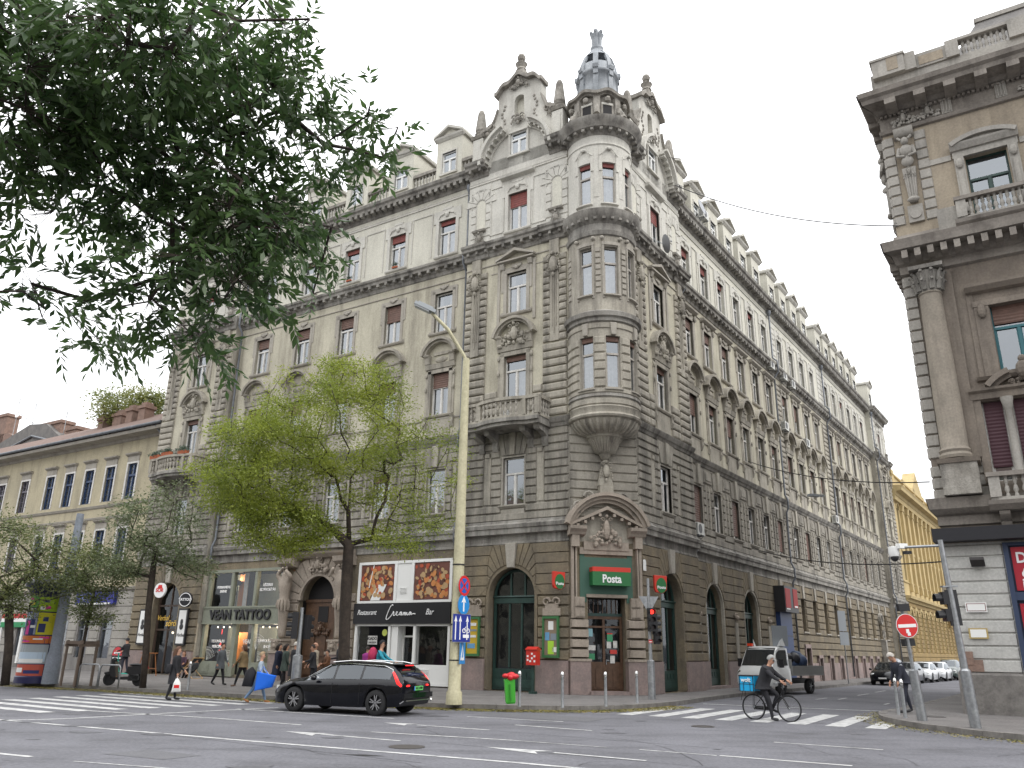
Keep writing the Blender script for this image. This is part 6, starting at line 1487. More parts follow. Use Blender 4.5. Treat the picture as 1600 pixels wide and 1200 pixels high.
def s3(b):
    b.mats+=[dkb,whm]; b.box(-.36,.36,-.012,0,-.44,.44); b.m=1; b.box(-.345,.345,-.015,-.012,-.425,.425); b.m=2
    for x in(-.24,-.06,.22): b.box(x-.02,x+.02,-.019,-.015,-.36,.22); b.poly([(x-.06,.2),(x,.38),(x+.06,.2)],-.015,-.019)
    b.arc(.1,-.08,.05,.075,0,2*PI,-.015,-.019,12); b.arc(.26,-.08,.05,.075,0,2*PI,-.015,-.019,12); b.tube([(.1,-.02,-.08),(.16,-.02,.04),(.24,-.02,.02),(.26,-.02,-.08)],.01,4); b.box(.06,.3,-.02,-.015,-.3,-.2)
def s4(b):
    b.mats+=[lbl,whm]; b.box(-.3,.3,-.012,0,-.4,.4); b.m=1; b.box(-.29,.29,-.015,-.012,-.39,.39); b.m=2; b.poly([(-.2,-.28),(0,.22),(.2,-.28)],-.015,-.018); b.m=1; b.poly([(-.06,-.2),(0,.1),(.06,-.2)],-.018,-.02)
def atp(W0,z,a,off): return W0@T(0,0,z-Z,a)@T(0,-off,0)
sign_thing('round blue no-stopping sign with red rim, topmost on the cream lamp post',atp(LPW,3.78,sgA,.24),s1)
sign_thing('round blue sign with white upward arrow, below the red-rimmed sign on the lamp post',atp(LPW,3.18,sgA,.24),s2)
sign_thing('dark blue rectangular lane sign with three white arrows on the lamp post',atp(LPW,2.45,sgA-rad(18),.26),s3)
sign_thing('narrow-looking blue crossing sign, lowest on the right of the lamp post',LPW@T(.2,.05,1.6,rad(75)),s4)
# bollards
def bollard():
    b=B('steel','chrome'); b.smooth=True; b.lathe([(.055,0),(.05,.02),(.045,.85)],0,0,0,12); b.m=1; b.lathe([(.045,.8),(.05,.82),(.05,.9),(.04,.91),(.06,.94),(.055,1.0),(.03,1.04),(0,1.05)],0,0,0,12); return b
BL=[((.40,26.85),'slim steel bollard touching the green litter bin'),((1.73,26.75),'slim steel bollard in front of the wall between arch and post office door'),((3.18,27.67),'slim steel bollard straight in front of the post office door'),((4.49,29.67),'slim steel bollard just left of the traffic light by the post office'),((11.86,26.2),'steel bollard beside the bending man in dark trousers'),((11.44,24.87),'steel bollard in front of the no-entry sign post'),((-12.2,33.0),'lone thin steel bollard near the deck chair')]
b0=None
for i,(p,l) in enumerate(BL):
    if b0 is None: b0=bollard().build('bollard',None,T(*p,Z),30); o=b0
    else: o=copyt(b0,None,T(*p,Z))
    tag(o,l,'bollard','steel bollards at the pavement edge')
# litter bin
b=B(flat('bin_green',(.05,.33,.03),.4),flat('bin_green_dark',(.03,.2,.02),.5)); b.smooth=False; b.lathe([(.2,0),(.24,.05),(.26,.55),(.27,.75)],0,0,.1,4,PI/4,PI/4+2*PI); b.m=1; b.box(-.02,.02,-.25,-.19,.2,.7)
o=thing(b,'litter_bin','bright green plastic litter bin with crumpled red top at the kerb','litter bin',T(.13,26.6,Z,.1)@Matrix.Rotation(rad(-4),4,'Y')@Matrix.Diagonal((.85,.85,.95,1)))
b=B(flat('red_bag',(.5,.02,.025),.45)); rn=random.Random(5)
for k in range(9): b.ball(rn.uniform(-.2,.2),rn.uniform(-.16,.16),.88+rn.uniform(0,.09),.13,rn.uniform(.9,1.4),1,rn.uniform(.5,.8),7,5)
child(b,'lid',o,60)
# traffic lights
def tl_head(b,M,n=3,s=1.0,lit=None):
    b.m=1; b.obox(M@T(0,0,0),.26*s,.2*s,.3*n*s)
    for k in range(n):
        z=(.3*(n-1)/2-.3*k)*s; 
        P=[M@Vector((0,-.1*s,z)),M@Vector((0,-.33*s,z+.0))]; 
        # hood as open half tube
        vs=[];m=8
        for j in range(m+1):
            a=-.6+(PI+1.2)*j/m; 
            for yy,rr in((-.1,.115),(-.27,.115)): vs.append(tuple(M@Vector((rr*s*math.cos(a)*1.02,yy*s,z+rr*s*math.sin(a)))))
        b.m=1; b.add(vs,[(2*j,2*j+2,2*j+3,2*j+1) for j in range(m)])
        b.m=2 if (lit==k) else 3; q=M@T(0,-.105*s,z); b.add([tuple(q@Vector((.09*s*math.cos(t),0,.09*s*math.sin(t)))) for t in [2*PI*j/12 for j in range(12)]],[tuple(range(12))])
redlit=flat('signal_red_lit',(.9,.03,.02),emit=2.5); lens=flat('signal_lens_dark',(.03,.02,.02),.3)
def traffic_light(Wm,label,h,heads,r=.09,extra=None,big=.14):
    b=B('steel','black',redlit,lens,whm); b.smooth=True; b.lathe([(big,0),(big,1.35),(r*.8,1.4),(r*.6,h)],0,0,0,12); b.smooth=False
    o=thing(b,'traffic_light',label,'traffic light',Wm,'traffic lights at the crossing',35)
    for (x,y,z,a,n,s,lit) in heads:
        b=B('steel','black',redlit,lens); tl_head(b,T(x,y,z,a),n,s,lit); child(b,'signal_head',o)
    if extra: extra(o)
    return o
def ex1(o):
    b=B('steel',whm,redm); b.poly([(-.38,3.72),(.38,3.72),(0,3.05)],.0,-.012); child(b,'sign_back',o)
    b=B(flat('sticker_red',(.5,.05,.05)),whm); b.box(-.07,.07,-.09,-.085,2.0,2.12); b.m=1; b.box(-.05,.05,-.095,-.09,2.03,2.06); child(b,'sticker',o)
traffic_light(T(5.43,32.21,Z),'grey traffic light pole by the post office with one red lamp lit',4.4,[(.05,-.12,2.85,rad(10),3,.95,0),(.22,.1,2.7,rad(95),3,.85,None),(.25,-.1,2.2,rad(20),2,.8,None)],.09,ex1)
def ex2(o):
    b=B('steel','white','black'); b.tube([(0,0,4.5),(-1.05,.52,4.53)],.035,8); b.m=1; b.smooth=True; b.lathe([(0,.0),(.12,.02),(.14,.1),(.13,.28),(0,.3)],-1.05,.52,4.28,12); b.m=2; b.ball(-1.05,.52,4.27,.11); b.smooth=False; b.m=1; b.obox(T(-.85,.42,4.56,.4),.3,.13,.13); b.m=2; b.obox(T(-.75,.38,4.38,.4),.2,.12,.08); child(b,'camera_arm',o,40)
    b=B('black','steel'); b.box(-.13,.16,-.03,.03,2.45,3.35); b.m=1; b.box(-.2,.2,-.08,.08,3.42,3.46); child(b,'back_board',o)
traffic_light(T(11.73,21.74,Z)@Matrix.Rotation(rad(-2.5),4,'Y'),'grey traffic light pole with a long arm and camera globe beside the right palace',4.65,[(-.1,.1,3.15,rad(-95),1,1.05,None),(-.1,.1,2.72,rad(-95),1,1.05,None)],.11,ex2,.13)
traffic_light(T(-7.2,29.3,Z),'traffic light with three hooded lamps seen from the side, before the portal',2.95,[(-.2,0,2.35,rad(-80),3,1.0,None),(.2,.1,2.3,rad(150),3,.9,None)],.1,None,.17)
# no entry sign
def ne(b):
    b.mats+=[redm,whm,'x']; b.mats.pop(); b.smooth=True; b.lathe([(.13,0),(.12,1.3),(.05,1.34),(.048,3.1)],0,.12,-2.5,12); b.smooth=False
    b.m=0; disc(b,0,0,.33,.03); b.m=2; disc(b,0,0,.325,.018,.004); b.m=1; disc(b,0,0,.31,.013,.004); b.m=2; b.box(-.27,.27,.003,.009,-.045,.045); b.box(-.06,.03,.003,.009,-.2,-.09); b.box(-.03,.06,.002,.009,-.27,-.18)
b=B('steel'); ne(b); NE=T(11.3,23.74,2.64,.1)@Matrix.Rotation(rad(-3.5),4,'Y'); o=tag(b.build('traffic_sign',None,NE,35),'round red no-entry sign with white bar on its own leaning post','traffic sign')
b=B('black'); b.box(-.16,.16,-.02,.12,.4,.6); b.box(-.1,.2,.1,.3,-.55,-.35); b.build('sensor_box',o,NE)
def back_sign(Wm,label,h,bl):
    b=B(flat('sign_back_grey',(.25,.27,.29),.5),'steel'); b.m=1; b.tube([(0,.04,0),(0,.04,h)],.035,8); b.m=0
    for x0,x1,z0,z1 in bl: b.box(x0,x1,-.01,.01,z0,z1)
    return thing(b,'traffic_sign',label,'traffic sign',Wm)
back_sign(T(21.4,53.6,Z,rad(30)),'two grey sign backs on one post before the side street wall',4.2,[(-.7,.7,2.6,4.1),(-.75,.75,1.6,2.5)] if 0 else [(-.42,.3,3.15,4.4),(-.42,.42,2.3,3.1)])
back_sign(T(13.2,40.9,Z,rad(20)),'grey square sign back beside the truck cab',3.0,[(-.45,.45,2.05,3.0)])
# left: big tram pole, advertising column, tree guard, hoops
b=B(mat('pole_grey',(.2,.22,.26),.6,(.16,.18,.21),2)); b.smooth=True; b.lathe([(.32,0),(.3,1.0),(.24,1.3),(.2,4.2),(.15,7.1),(.0,7.1)],0,0,0,16); thing(b,'utility_pole','thick blue-grey pole in front of the low cream house','pole',T(-19.1,36.0,Z),sharp=35)
def adcol():
    rn=random.Random(2); W0=T(-20.1,36.6,Z); b=B(flat('column_navy',(.02,.02,.07),.4),'pink'); b.smooth=False
    b.m=0; b.lathe([(.76,0),(.76,.25),(.72,.3),(.72,3.6),(.8,3.65),(.82,3.75),(1.0,3.9),(1.02,4.05),(.7,4.3),(.2,4.55),(.1,4.6)],0,0,0,28); b.ball(0,0,4.75,.16)
    o=thing(b,'advertising_column','round advertising column with navy cap and colourful posters','advertising column',W0,sharp=30)
    ps=[(-150,-40,.3,.75,flat('p1',(.42,.08,.05))),(-150,-35,.78,1.55,flat('p2',(.33,.36,.38))),(-150,-30,1.6,1.9,flat('p3',(.5,.14,.03))),(-150,-85,1.95,2.85,flat('p4',(.25,.28,.4))),(-84,-30,1.95,2.85,flat('p5',(.5,.46,.02))),(-150,-85,2.9,3.05,flat('p6',(.02,.02,.05))),(-150,-92,3.06,3.55,flat('p7',(.1,.33,.06))),(-90,-30,2.9,3.5,flat('p8',(.3,.45,.02)))]
    for k,(a0,a1,z0,z1,m) in enumerate(ps):
        b=B(m,flat('poster_magenta',(.6,.03,.25)),flat('poster_navy',(.02,.03,.12)),'white',flat('poster_pale',(.45,.55,.65)),flat('poster_yellow',(.6,.5,.04)))
        def pb(u0,u1,w0,w1,r,mi):
            b.m=mi; n=8; vs=[]
            for i in range(n+1):
                t=rad(a0+(a1-a0)*(u0+(u1-u0)*i/n))
                for z in(z0+(z1-z0)*w0,z0+(z1-z0)*w1): vs.append((r*math.cos(t),r*math.sin(t),z))
            b.add(vs,[(2*i,2*i+2,2*i+3,2*i+1) for i in range(n)])
        pb(0,1,0,1,.725,0)
        if k==3: pb(.2,.9,0,.7,.728,2); pb(.4,.62,0,.62,.731,1); pb(.45,.62,.68,.92,.731,4); pb(.68,.95,.3,.42,.731,3)
        elif k==4: pb(.1,.5,.1,.5,.728,2); pb(.3,.6,.6,.8,.728,2)
        elif k==6: pb(.2,.8,.2,.5,.728,5); pb(.3,.7,.6,.8,.728,1)
        elif k==1: pb(.05,.95,.1,.6,.728,4); pb(.1,.9,.05,.25,.731,3)
        elif k==0: pb(.1,.4,.3,.7,.728,3); pb(.45,.9,.2,.5,.728,2)
        else:
            for j in range(4): u=rn.uniform(0,.7); w=rn.uniform(0,.7); pb(u,u+.25,w,w+.2,.728+.001*j,rn.choice([1,2,3,5]))
        child(b,'poster',o)
adcol()
hp=None
for x,y,l in((-15.4,33.3,'right'),(-16.5,33.9,'middle'),(-24.6,39.6,'left')):
    b=B('steel'); b.smooth=True; b.tube([(-.5,0,0),(-.5,0,.75),(-.42,0,.85),(.42,0,.85),(.5,0,.75),(.5,0,0)],.03,8)
    o=thing(b,'hoop_barrier',{'right':'steel hoop barrier nearest the scooter','middle':'steel hoop barrier beside the wooden tree guard','left':'steel hoop barrier left of the advertising column'}[l],'barrier',T(x,y,Z,rad(-20)),'steel hoop barriers by the crosswalk')
b=B(flat('guard_wood',(.12,.09,.07),.8)); 
for sx in(-1,1):
    for sy in(-1,1): b.box(sx*.45-.04,sx*.45+.04,sy*.35-.04,sy*.35+.04,0,1.75)
for sy in(-1,1): b.box(-.55,.55,sy*.35-.03,sy*.35+.03,1.6,1.72)
for sx in(-1,1): b.box(sx*.45-.03,sx*.45+.03,-.45,.45,1.5,1.6)
thing(b,'tree_guard','wooden post frame around the young tree near the grey pole','tree guard',T(-17.3,34.6,Z,rad(-30)))
# red letter box, notice boards, hanging signs on the walls
WB=FL@T(-1.3,-.75,Z)@Matrix.Diagonal((.8,.8,.95,1)); b=B(flat('post_red',(.5,.03,.02),.4),whm,'green'); b.box(-.3,.3,-.2,.2,1.15,1.75); b.prof(-.33,.33,[(-.22,1.75),(.24,1.76),(.24,1.8),(0,1.9),(-.22,1.8)]); b.m=1
for x,z in((-.2,1.5),(-.2,1.35),(.05,1.6),(.05,1.42),(.2,1.5),(.2,1.3),(-.05,1.3)): b.box(x-.05,x+.05,-.21,-.2,z-.03,z+.05)
b.m=2; b.box(-.06,.06,-.06,.06,0,1.15); b.box(-.16,.16,-.16,.16,0,.1)
thing(b,'letter_box','red letter box on a stand in front of the green arched window','letter box',WB)
def notice(Wm,label,yel):
    gm=flat('board_green',(.04,.14,.05),.5); b=B(gm); w,h=.38,.82; b.box(-w,w,-.12,0,-h,-h+.1);b.box(-w,w,-.12,0,h-.1,h);b.box(-w,-w+.07,-.12,0,-h+.1,h-.1);b.box(w-.07,w,-.12,0,-h+.1,h-.1); o=thing(b,'notice_board',label,'notice board',Wm)
    b=B(flat('cork',(.22,.17,.12)) if not yel else flat('poster_gold',(.5,.34,.03))); b.box(-w+.07,w-.07,-.05,-.01,-h+.1,h-.1); child(b,'board',o)
    b=B('white',flat('paper_blue',(.12,.3,.5)),flat('paper_green',(.35,.6,.05)),flat('paper_grey',(.2,.24,.28)))
    for x,z,w_,h_,m in([(-.0,.45,.12,.17,0),(-.17,.02,.1,.16,1),(.13,.0,.14,.13,3),(.0,-.42,.14,.26,2),(.17,-.5,.1,.1,0)] if not yel else [(0,.5,.2,.06,0),(0,.25,.22,.04,3),(0,0,.2,.05,0),(-.05,-.4,.2,.1,1)]): b.m=m; b.box(x-w_,x+w_,-.06,-.05,z-h_,z+h_)
    pieces(b,'paper',o,WD[o.name],-.004)
notice(FL@T(-.8,-.12,2.35),'green notice board with four papers between arch and post office door',False); notice(FL@T(-4.75,-.12,2.35),'green framed yellow poster board behind the lamp post',True)
b=B('portal'); 
for x in(-.8,-4.75,): scroll(b,x-.25,3.75,.2,-.12,1); scroll(b,x+.25,3.75,.2,-.12,-1); b.box(x-.42,x+.42,-.14,.0,3.2,3.5); b.box(x-.3,x+.3,-.14,0,3.5,3.68)
part(b,'wall_ornament',FL)
pg=flat('post_green',(.015,.13,.035),.35); pr_=flat('post_sign_red',(.52,.03,.015),.35)
b=B(pg,pr_); b.box(.86,2.52,-.5,-.03,4.42,4.98); b.m=1; b.box(.86,2.52,-.5,-.03,4.985,5.17); o=thing(b,'post_office_sign','green sign box with red top reading Posta above the corner door','sign',FC)
text('Posta',.46,flat('white_letter',(.75,.75,.75)),'lettering',o,FC@T(1.69,-.51,4.68),off=.012,sx=.82,ext=.01)
def roundel(Wm,label):
    b=B(pr_,pg); b.poly([(-.32,-.28),(-.25,-.42),(.1,-.48),(.3,-.3),(.33,.35),(-.33,.38)],.08,-.08,.01); b.m=1; b.poly([(.26*math.cos(t)+.02,-.1+.36*math.sin(t)) for t in [2*PI*i/20 for i in range(20)]],.0,-.1); b.m=0; b.box(-.05,.05,.08,.4,-.02,.02); o=thing(b,'hanging_sign',label,'sign',Wm,'round hanging post office signs')
    text('Posta',.2,flat('white_letter',(.75,.75,.75)),'lettering',o,Wm@T(.02,-.102,-.2),off=.004); return o
roundel(FL@T(-.25,-.5,4.62,rad(58))@Matrix.Scale(.85,4),'red and green hanging sign left of the post office door'); roundel(FR@T(.62,-.58,4.62,rad(-42))@Matrix.Scale(.88,4),'red and green hanging sign right of the post office door')
b=B('white'); b.box(-.12,.12,-.03,0,-.18,.18); b.arc(0,.18,0,.12,0,PI,0,-.03,12); thing(b,'street_number_plate','small white plate above the right hanging post sign','plate',FR@T(.05,-.14,5.3)); 
b=B('white',flat('plate_dark',(.15,.03,.03))); b.box(-.3,.3,-.03,0,-.15,.15); b.m=1; b.box(-.27,.27,-.035,-.03,-.12,.12); b.m=0; b.box(-.25,.25,-.04,-.035,-.1,.1); thing(b,'street_name_plate','upper bordered street name plate on the grey palace wall','plate',FQ@T(.35,-.1,3.35)); 
b=B(flat('plate_ochre',(.4,.3,.12)),'white'); b.box(-.27,.27,-.03,0,-.16,.16); b.m=1; b.box(-.22,.22,-.035,-.03,-.12,.12); thing(b,'street_name_plate','lower yellow-bordered plate on the grey palace wall','plate',FQ@T(.3,-.1,2.55))
b=B('darkw','steel'); b.obox(T(0,-.3,0)@Matrix.Rotation(rad(-20),4,'X'),.4,.5,.1); thing(b,'wall_light','dark box light jutting from the grey palace wall','light',FQ@T(.6,-.05,4.75))
b=B(flat('blue_board',(.02,.045,.13),.5)); b.box(-.35,.35,-.12,.02,.9,3.9); thing(b,'blue_panel','tall narrow blue panel at the street side of the palace corner','panel',FS@T(-1.4,-.12,0))
# posters, round signs at the bar
for x,l in((-28.35,'left'),(-24.75,'right')):
    b=B('black','white'); b.box(-.42,.42,-.12,0,-1.0,1.0); b.m=1; b.box(-.32,.32,-.13,-.12,-.9,.9); o=thing(b,'poster_case','black framed white drawing poster %s of the bar entrance'%l,'poster',FL@T(x,-.12,2.75),'poster cases beside the bar entrance')
    b=B('black'); b.ball(0,-.14,.25,.12,1,.1,1.5,8,6); b.ball(.02,-.14,.0,.17,1,.1,1.0,8,6); child(b,'drawing',o); text('Verbal',.26,'black','lettering',o,WD[o.name]@T(0,-.135,-.45),shear=.4)
def rs(Wm,label,m,t,tm,s):
    b=B(m,whm,'black'); disc(b,0,0,.42,.06,.12); b.m=1; b.arc(0,0,.34,.38,0,2*PI,-.06,-.065,24) if t=='TATTOO' else None; b.m=2; b.box(-.02,.02,.06,.5,-.02,.02); o=thing(b,'round_sign',label,'sign',Wm); text(t,s,tm,'lettering',o,Wm@T(0,-.07,0),off=.006); return o
o=rs(FL@T(-26.4,-.75,4.75,rad(10)),'round white and red sign hanging over the bar entrance',whm,'SÖR',redm,.3); b=B(redm); b.poly([(-.2,.1),(.2,.1),(.12,.3),(-.12,.3)],0,-.066); child(b,'emblem',o)
rs(FL@T(-24.2,-.6,4.2,rad(20)),'round black sign reading TATTOO between bar and tattoo shop',flat('black_sign',(.015,.015,.02),.4),'TATTOO',whm,.2)
# air conditioners and dishes
def ac(Wm,label):
    if 'ac' in DP: o=copyt(DP['ac'],None,Wm)
    else:
        b=B(flat('ac_case',(.5,.5,.47),.5),'steel'); b.box(-.42,.42,-.38,-.05,0,.6); b.m=1
        for x in(-.3,.3): b.box(x-.02,x+.02,-.4,0,-.06,0); b.tube([(x,-.38,-.03),(x,0,-.35)],.015,4)
        o=b.build('air_conditioner',None,Wm); g=B('black'); 
        g.arc(-.1,.3,0,.24,0,2*PI,-.38,-.385,20); 
        for k in range(7): g.box(-.42-.005,-.42,-.34,-.1,.08+.07*k,.11+.07*k)
        child(g,'grille',o); DP['ac']=o
    return tag(o,label,'air conditioner','air conditioners on the side street facade')
for x,z,l in((7.1,7.5,'lowest air conditioner, on the string course right of the corner bay'),(22.1,20.9,'air conditioner on the bracket at the top floor left of the long rain pipe'),(25.0,20.9,'upper air conditioner just right of the long rain pipe'),(27.0,20.8,'top floor air conditioner second right of the long rain pipe'),(24.2,16.9,'third floor air conditioner right of the long rain pipe'),(29.5,16.8,'third floor air conditioner between the two far rain pipes'),(36.0,11.9,'small air conditioner beside the second rain pipe at second floor'),(11.2,27.6,'air conditioner in front of the third side dormer')): ac(FRW@T(x,-.05 if z<27 else .1,z),l)
def dish(Wm,label,r=.4):
    b=B(flat('dish_grey',(.28,.29,.31),.5),'steel'); b.smooth=True; b.lathe([(0,0),(r*.5,.03),(r*.85,.09),(r,.13)],0,0,0,20); b.smooth=False; b.m=1; b.tube([(0,0,0),(0,.3,-.35),(0,.5,-.4)],.02,5); b.tube([(0,r*.95,.1),(0,.1,.45)],.012,4); b.ball(0,.1,.45,.05); return thing(b,'satellite_dish',label,'satellite dish',Wm)
dish(FRW@T(9.1,-.7,27.2)@Matrix.Rotation(rad(78),4,'X'),'grey satellite dish in front of the second side dormer',.48)
dish(FR@T(2.9,-.5,21.9)@Matrix.Rotation(rad(70),4,'X')@Matrix.Rotation(rad(40),4,'Y'),'satellite dish at the top floor window right of the oriel',.5)
# overhead wires
for i,(P,l) in enumerate(([(6.5,34.9,26.0),(10.99,30.05,23.0),(12.51,25.9,20.5)],'thin wire rising highest between the two buildings'),) if 0 else enumerate([([(8.2,36.2,24.7),(11.49,29.87,20.0),(14.5,27.05,17.3)],'dark double wire crossing the sky between the two buildings'),([(7.97,36.13,26.3),(10.99,30.05,23.0),(14.4,27.1,21.0)],'faint upper wire crossing the sky between the two buildings'),([(14.0,46.5,12.6),(15.23,41.28,9.9),(16.1,30.5,8.2)],'wire holding the hanging lamp across the side street'),([(14,47,7.6),(14.69,34,5.2),(14.9,27.6,4.9)],'low wire across the side street at first floor height')]):
    a,m,c=map(Vector,P); b=B('black'); pts=[a.lerp(c,t)+Vector((0,0,-.6*4*t*(1-t)*(1 if i<2 else .7))) for t in [k/14 for k in range(15)]]; b.tube([tuple(p) for p in pts],.024 if i!=1 else .014,5)
    if i==0: b.tube([tuple(p+Vector((0,0,.12))) for p in pts],.008,4)
    thing(b,'overhead_wire',l,'wire',Matrix.Identity(4))
b=B(flat('lamp_shell',(.30,.32,.33),.4),'steel'); b.obox(T(0,0,0),.6,.25,.12); b.obox(T(.45,0,.02),.3,.12,.1); b.m=1; b.tube([(0,0,.06),(0,0,.3)],.01,4); thing(b,'hanging_lamp','grey street lamp hanging on a wire over the side street','street lamp',T(15.2,40.0,9.4,.3))
# balcony flower boxes
def plantbox(Wm,label,s=1):
    b=B(flat('terracotta',(.38,.11,.05),.8)); b.prof(-.4*s,.4*s,[(.1*s,0),(.13*s,.2*s),(-.13*s,.2*s),(-.1*s,0)]); o=thing(b,'flower_box',label,'flower box',Wm)
    rs_=np.random.RandomState(int(abs(Wm.translation.x)*10)); b=B(leafmat('balcony_plant',(.05,.08,.05),(.12,.16,.12)))
    for k in range(260):
        p=rs_.normal(0,1,3)*np.array([.24*s,.1*s,.11*s]); p[2]=.2+abs(p[2]); d=rs_.normal(0,.04*s,3); e=rs_.normal(0,.025*s,3); p=Vector(p);d=Vector(d);e=Vector(e); b.add([tuple(p),tuple(p+d+e),tuple(p+d*2),tuple(p+d-e)],[(0,1,2,3)])
    child(b,'plant',o); return o
plantbox(FL@T(-28.4,-1.05,12.66),'terracotta box with bushy plant on the left balcony rail, left one',1.1); plantbox(FL@T(-26.9,-1.35,12.66),'terracotta box with grey-green plant on the left balcony rail, middle one'); plantbox(FL@T(-25.6,-1.15,12.66),'terracotta box on the left balcony rail, right one')
plantbox(FLW@T(-11.12,-.15,22.0),'small plant box on the top floor sill of the second wing window',.45); plantbox(FLW@T(-14.58,-.15,22.0),'small plant box on the top floor sill of the middle wing window',.45)
b=B('white'); b.lathe([(.16,0),(.2,.4),(.22,.42)],0,0,0,4,PI/4,PI/4+2*PI); thing(b,'planter','white planter standing on the balcony left of the oriel','planter',FL@T(-2.6,-1.0,11.7))
# ================================================================ vehicles
def wheel(r,w,spokes=10,rim='steel'):
    t=B('rubber'); t.smooth=True; t.lathe([(r*.62,-w*.5),(r*.9,-w*.5),(r*.99,-w*.38),(r,0),(r*.99,w*.38),(r*.9,w*.5),(r*.62,w*.5)],0,0,0,26,cap=False)
    m=B(rim,'black'); m.m=1; m.lathe([(0,w*.1),(r*.66,w*.1),(r*.66,w*.5)],0,0,0,24,cap=False); m.m=0; m.lathe([(r*.62,w*.48),(r*.68,w*.5),(r*.68,w*.4)],0,0,0,24,cap=False); m.lathe([(0,w*.42),(r*.12,w*.42),(r*.14,w*.3)],0,0,0,10)
    for k in range(spokes):
        a=2*PI*k/spokes+(.12 if k%2 else -.12 if spokes==10 else 0); M=Matrix.Rotation(a,4,'Z')@T(r*.37,0,w*.36); m.obox(M,r*.56,r*.09,w*.12)
    return t,m
WC={}
def add_wheels(o,W0,xs,yw,r,w,key,spokes=10,rim='steel'):
    for x in xs:
        for s in(1,-1):
            Wm=W0@T(x,s*yw,r)@Matrix.Rotation(-s*PI/2,4,'X')
            if key in WC: copyt(WC[key],o,Wm)
            else:
                t,m=wheel(r,w,spokes,rim); q=t.build('wheel',o,Wm,50); m.build('rim',q,Wm,40); WC[key]=q
def car(name,label,W0,S,paint,wx,r=.34,glassy='carg',trim=None,lights=True,group=None,rim='steel',spokes=10,tail=None,plate=None,front=None,cat='car',windows=None,key=None):
    # S: stations (x, z_bottom, z_belt, z_top, half_width, roof_half_width)
    xs=set(s[0] for s in S); R=r+.06
    for c in wx:
        for k in range(13): xs.add(round(c-R+2*R*k/12,3))
    xs=sorted(xs); SX=[s[0] for s in S]
    def itp(x,i): return float(np.interp(x,SX,[s[i] for s in S]))
    rings=[]
    for x in xs:
        zb,zl,zt,w,wr=[itp(x,i) for i in range(1,6)]; za=zb
        for c in wx:
            if abs(x-c)<R: za=max(za,r+math.sqrt(max(0,R*R-(x-c)**2)))
        tall=zt-zl>.12
        zm=max(.52,za+.03); zs=max(zl-.07,zm+.04)
        p=[(0,zb),(w*.66,zb),(w*.66,za if za>zb else zb+.001),(w*.955,za),(w*.985,max(za+.05,min(zb+.15,zm))),(w,zm),(w*.992,zs),(w*.945,zl)]
        p+=[(wr,zt-.05 if tall else zt-.03),(wr*.86,zt),(0,zt+.015)]
        rings.append((x,p))
    n=len(rings[0][1]); b=B(paint,'black'); vs=[];fs=[];mi=[]
    for x,p in rings:
        for y,z in p: vs.append((x,y,z))
        for y,z in reversed(p[1:-1]): vs.append((x,-y,z))
    m=2*n-2
    for i in range(len(rings)-1):
        for j in range(m):
            k=(j+1)%m; fs.append((i*m+j,i*m+k,(i+1)*m+k,(i+1)*m+j)); mi.append(1 if (j<3 or j>=m-3) else 0)
    b.add(vs,fs+[tuple(range(m)),tuple((len(rings)-1)*m+k for k in range(m))]); b.mi=mi+[0,0]
    o=b.build('body',None,W0,38); body=o
    root=bpy.data.objects.new(name,None); COL.objects.link(root); root.empty_display_size=.3; place(root,None,W0); tag(root,label,cat,group)
    place(body,root,W0); o=root
    def side(x0,x1,a,c,nm='side_window',mt=glassy,off=.006,grow=0):
        for s in(1,-1):
            g=B(mt); X=[x0]+[x for x in xs if x0<x<x1]+[x1]; v=[]
            for x in X:
                zl,zt,w,wr=itp(x,2),itp(x,3),itp(x,4),itp(x,5); y0,z0,y1,z1=w*.945,zl,wr,zt-.05
                for t in(a,c): v.append((x,s*(y0+(y1-y0)*t+off),z0+(z1-z0)*t+.0))
            g.add(v,[(2*i,2*i+2,2*i+3,2*i+1) for i in range(len(X)-1)]); g.build(nm,body,W0,40)
    def screen(x0,x1,nm,a=.93,off=.008):
        g=B(glassy); X=[x0+(x1-x0)*i/6 for i in range(7)]; v=[]
        for x in X:
            zt,wr=itp(x,3),itp(x,5)
            for q in(-a,-a*.5,0,a*.5,a): v.append((x,q*wr,zt+off+.012*(1-q*q)-(.04 if abs(q)>.86 else 0)*0))
        g.add(v,[(i*5+k,(i+1)*5+k,(i+1)*5+k+1,i*5+k+1) for i in range(6) for k in range(4)]); g.build(nm,body,W0,40)
    for wd in(windows or []):
        if wd[0]=='side': side(*wd[1:])
        else: screen(*wd[1:])
    add_wheels(o,W0,wx,itp(wx[0],4)-.12,r,.22,key or name,spokes,rim)
    return o,body,itp
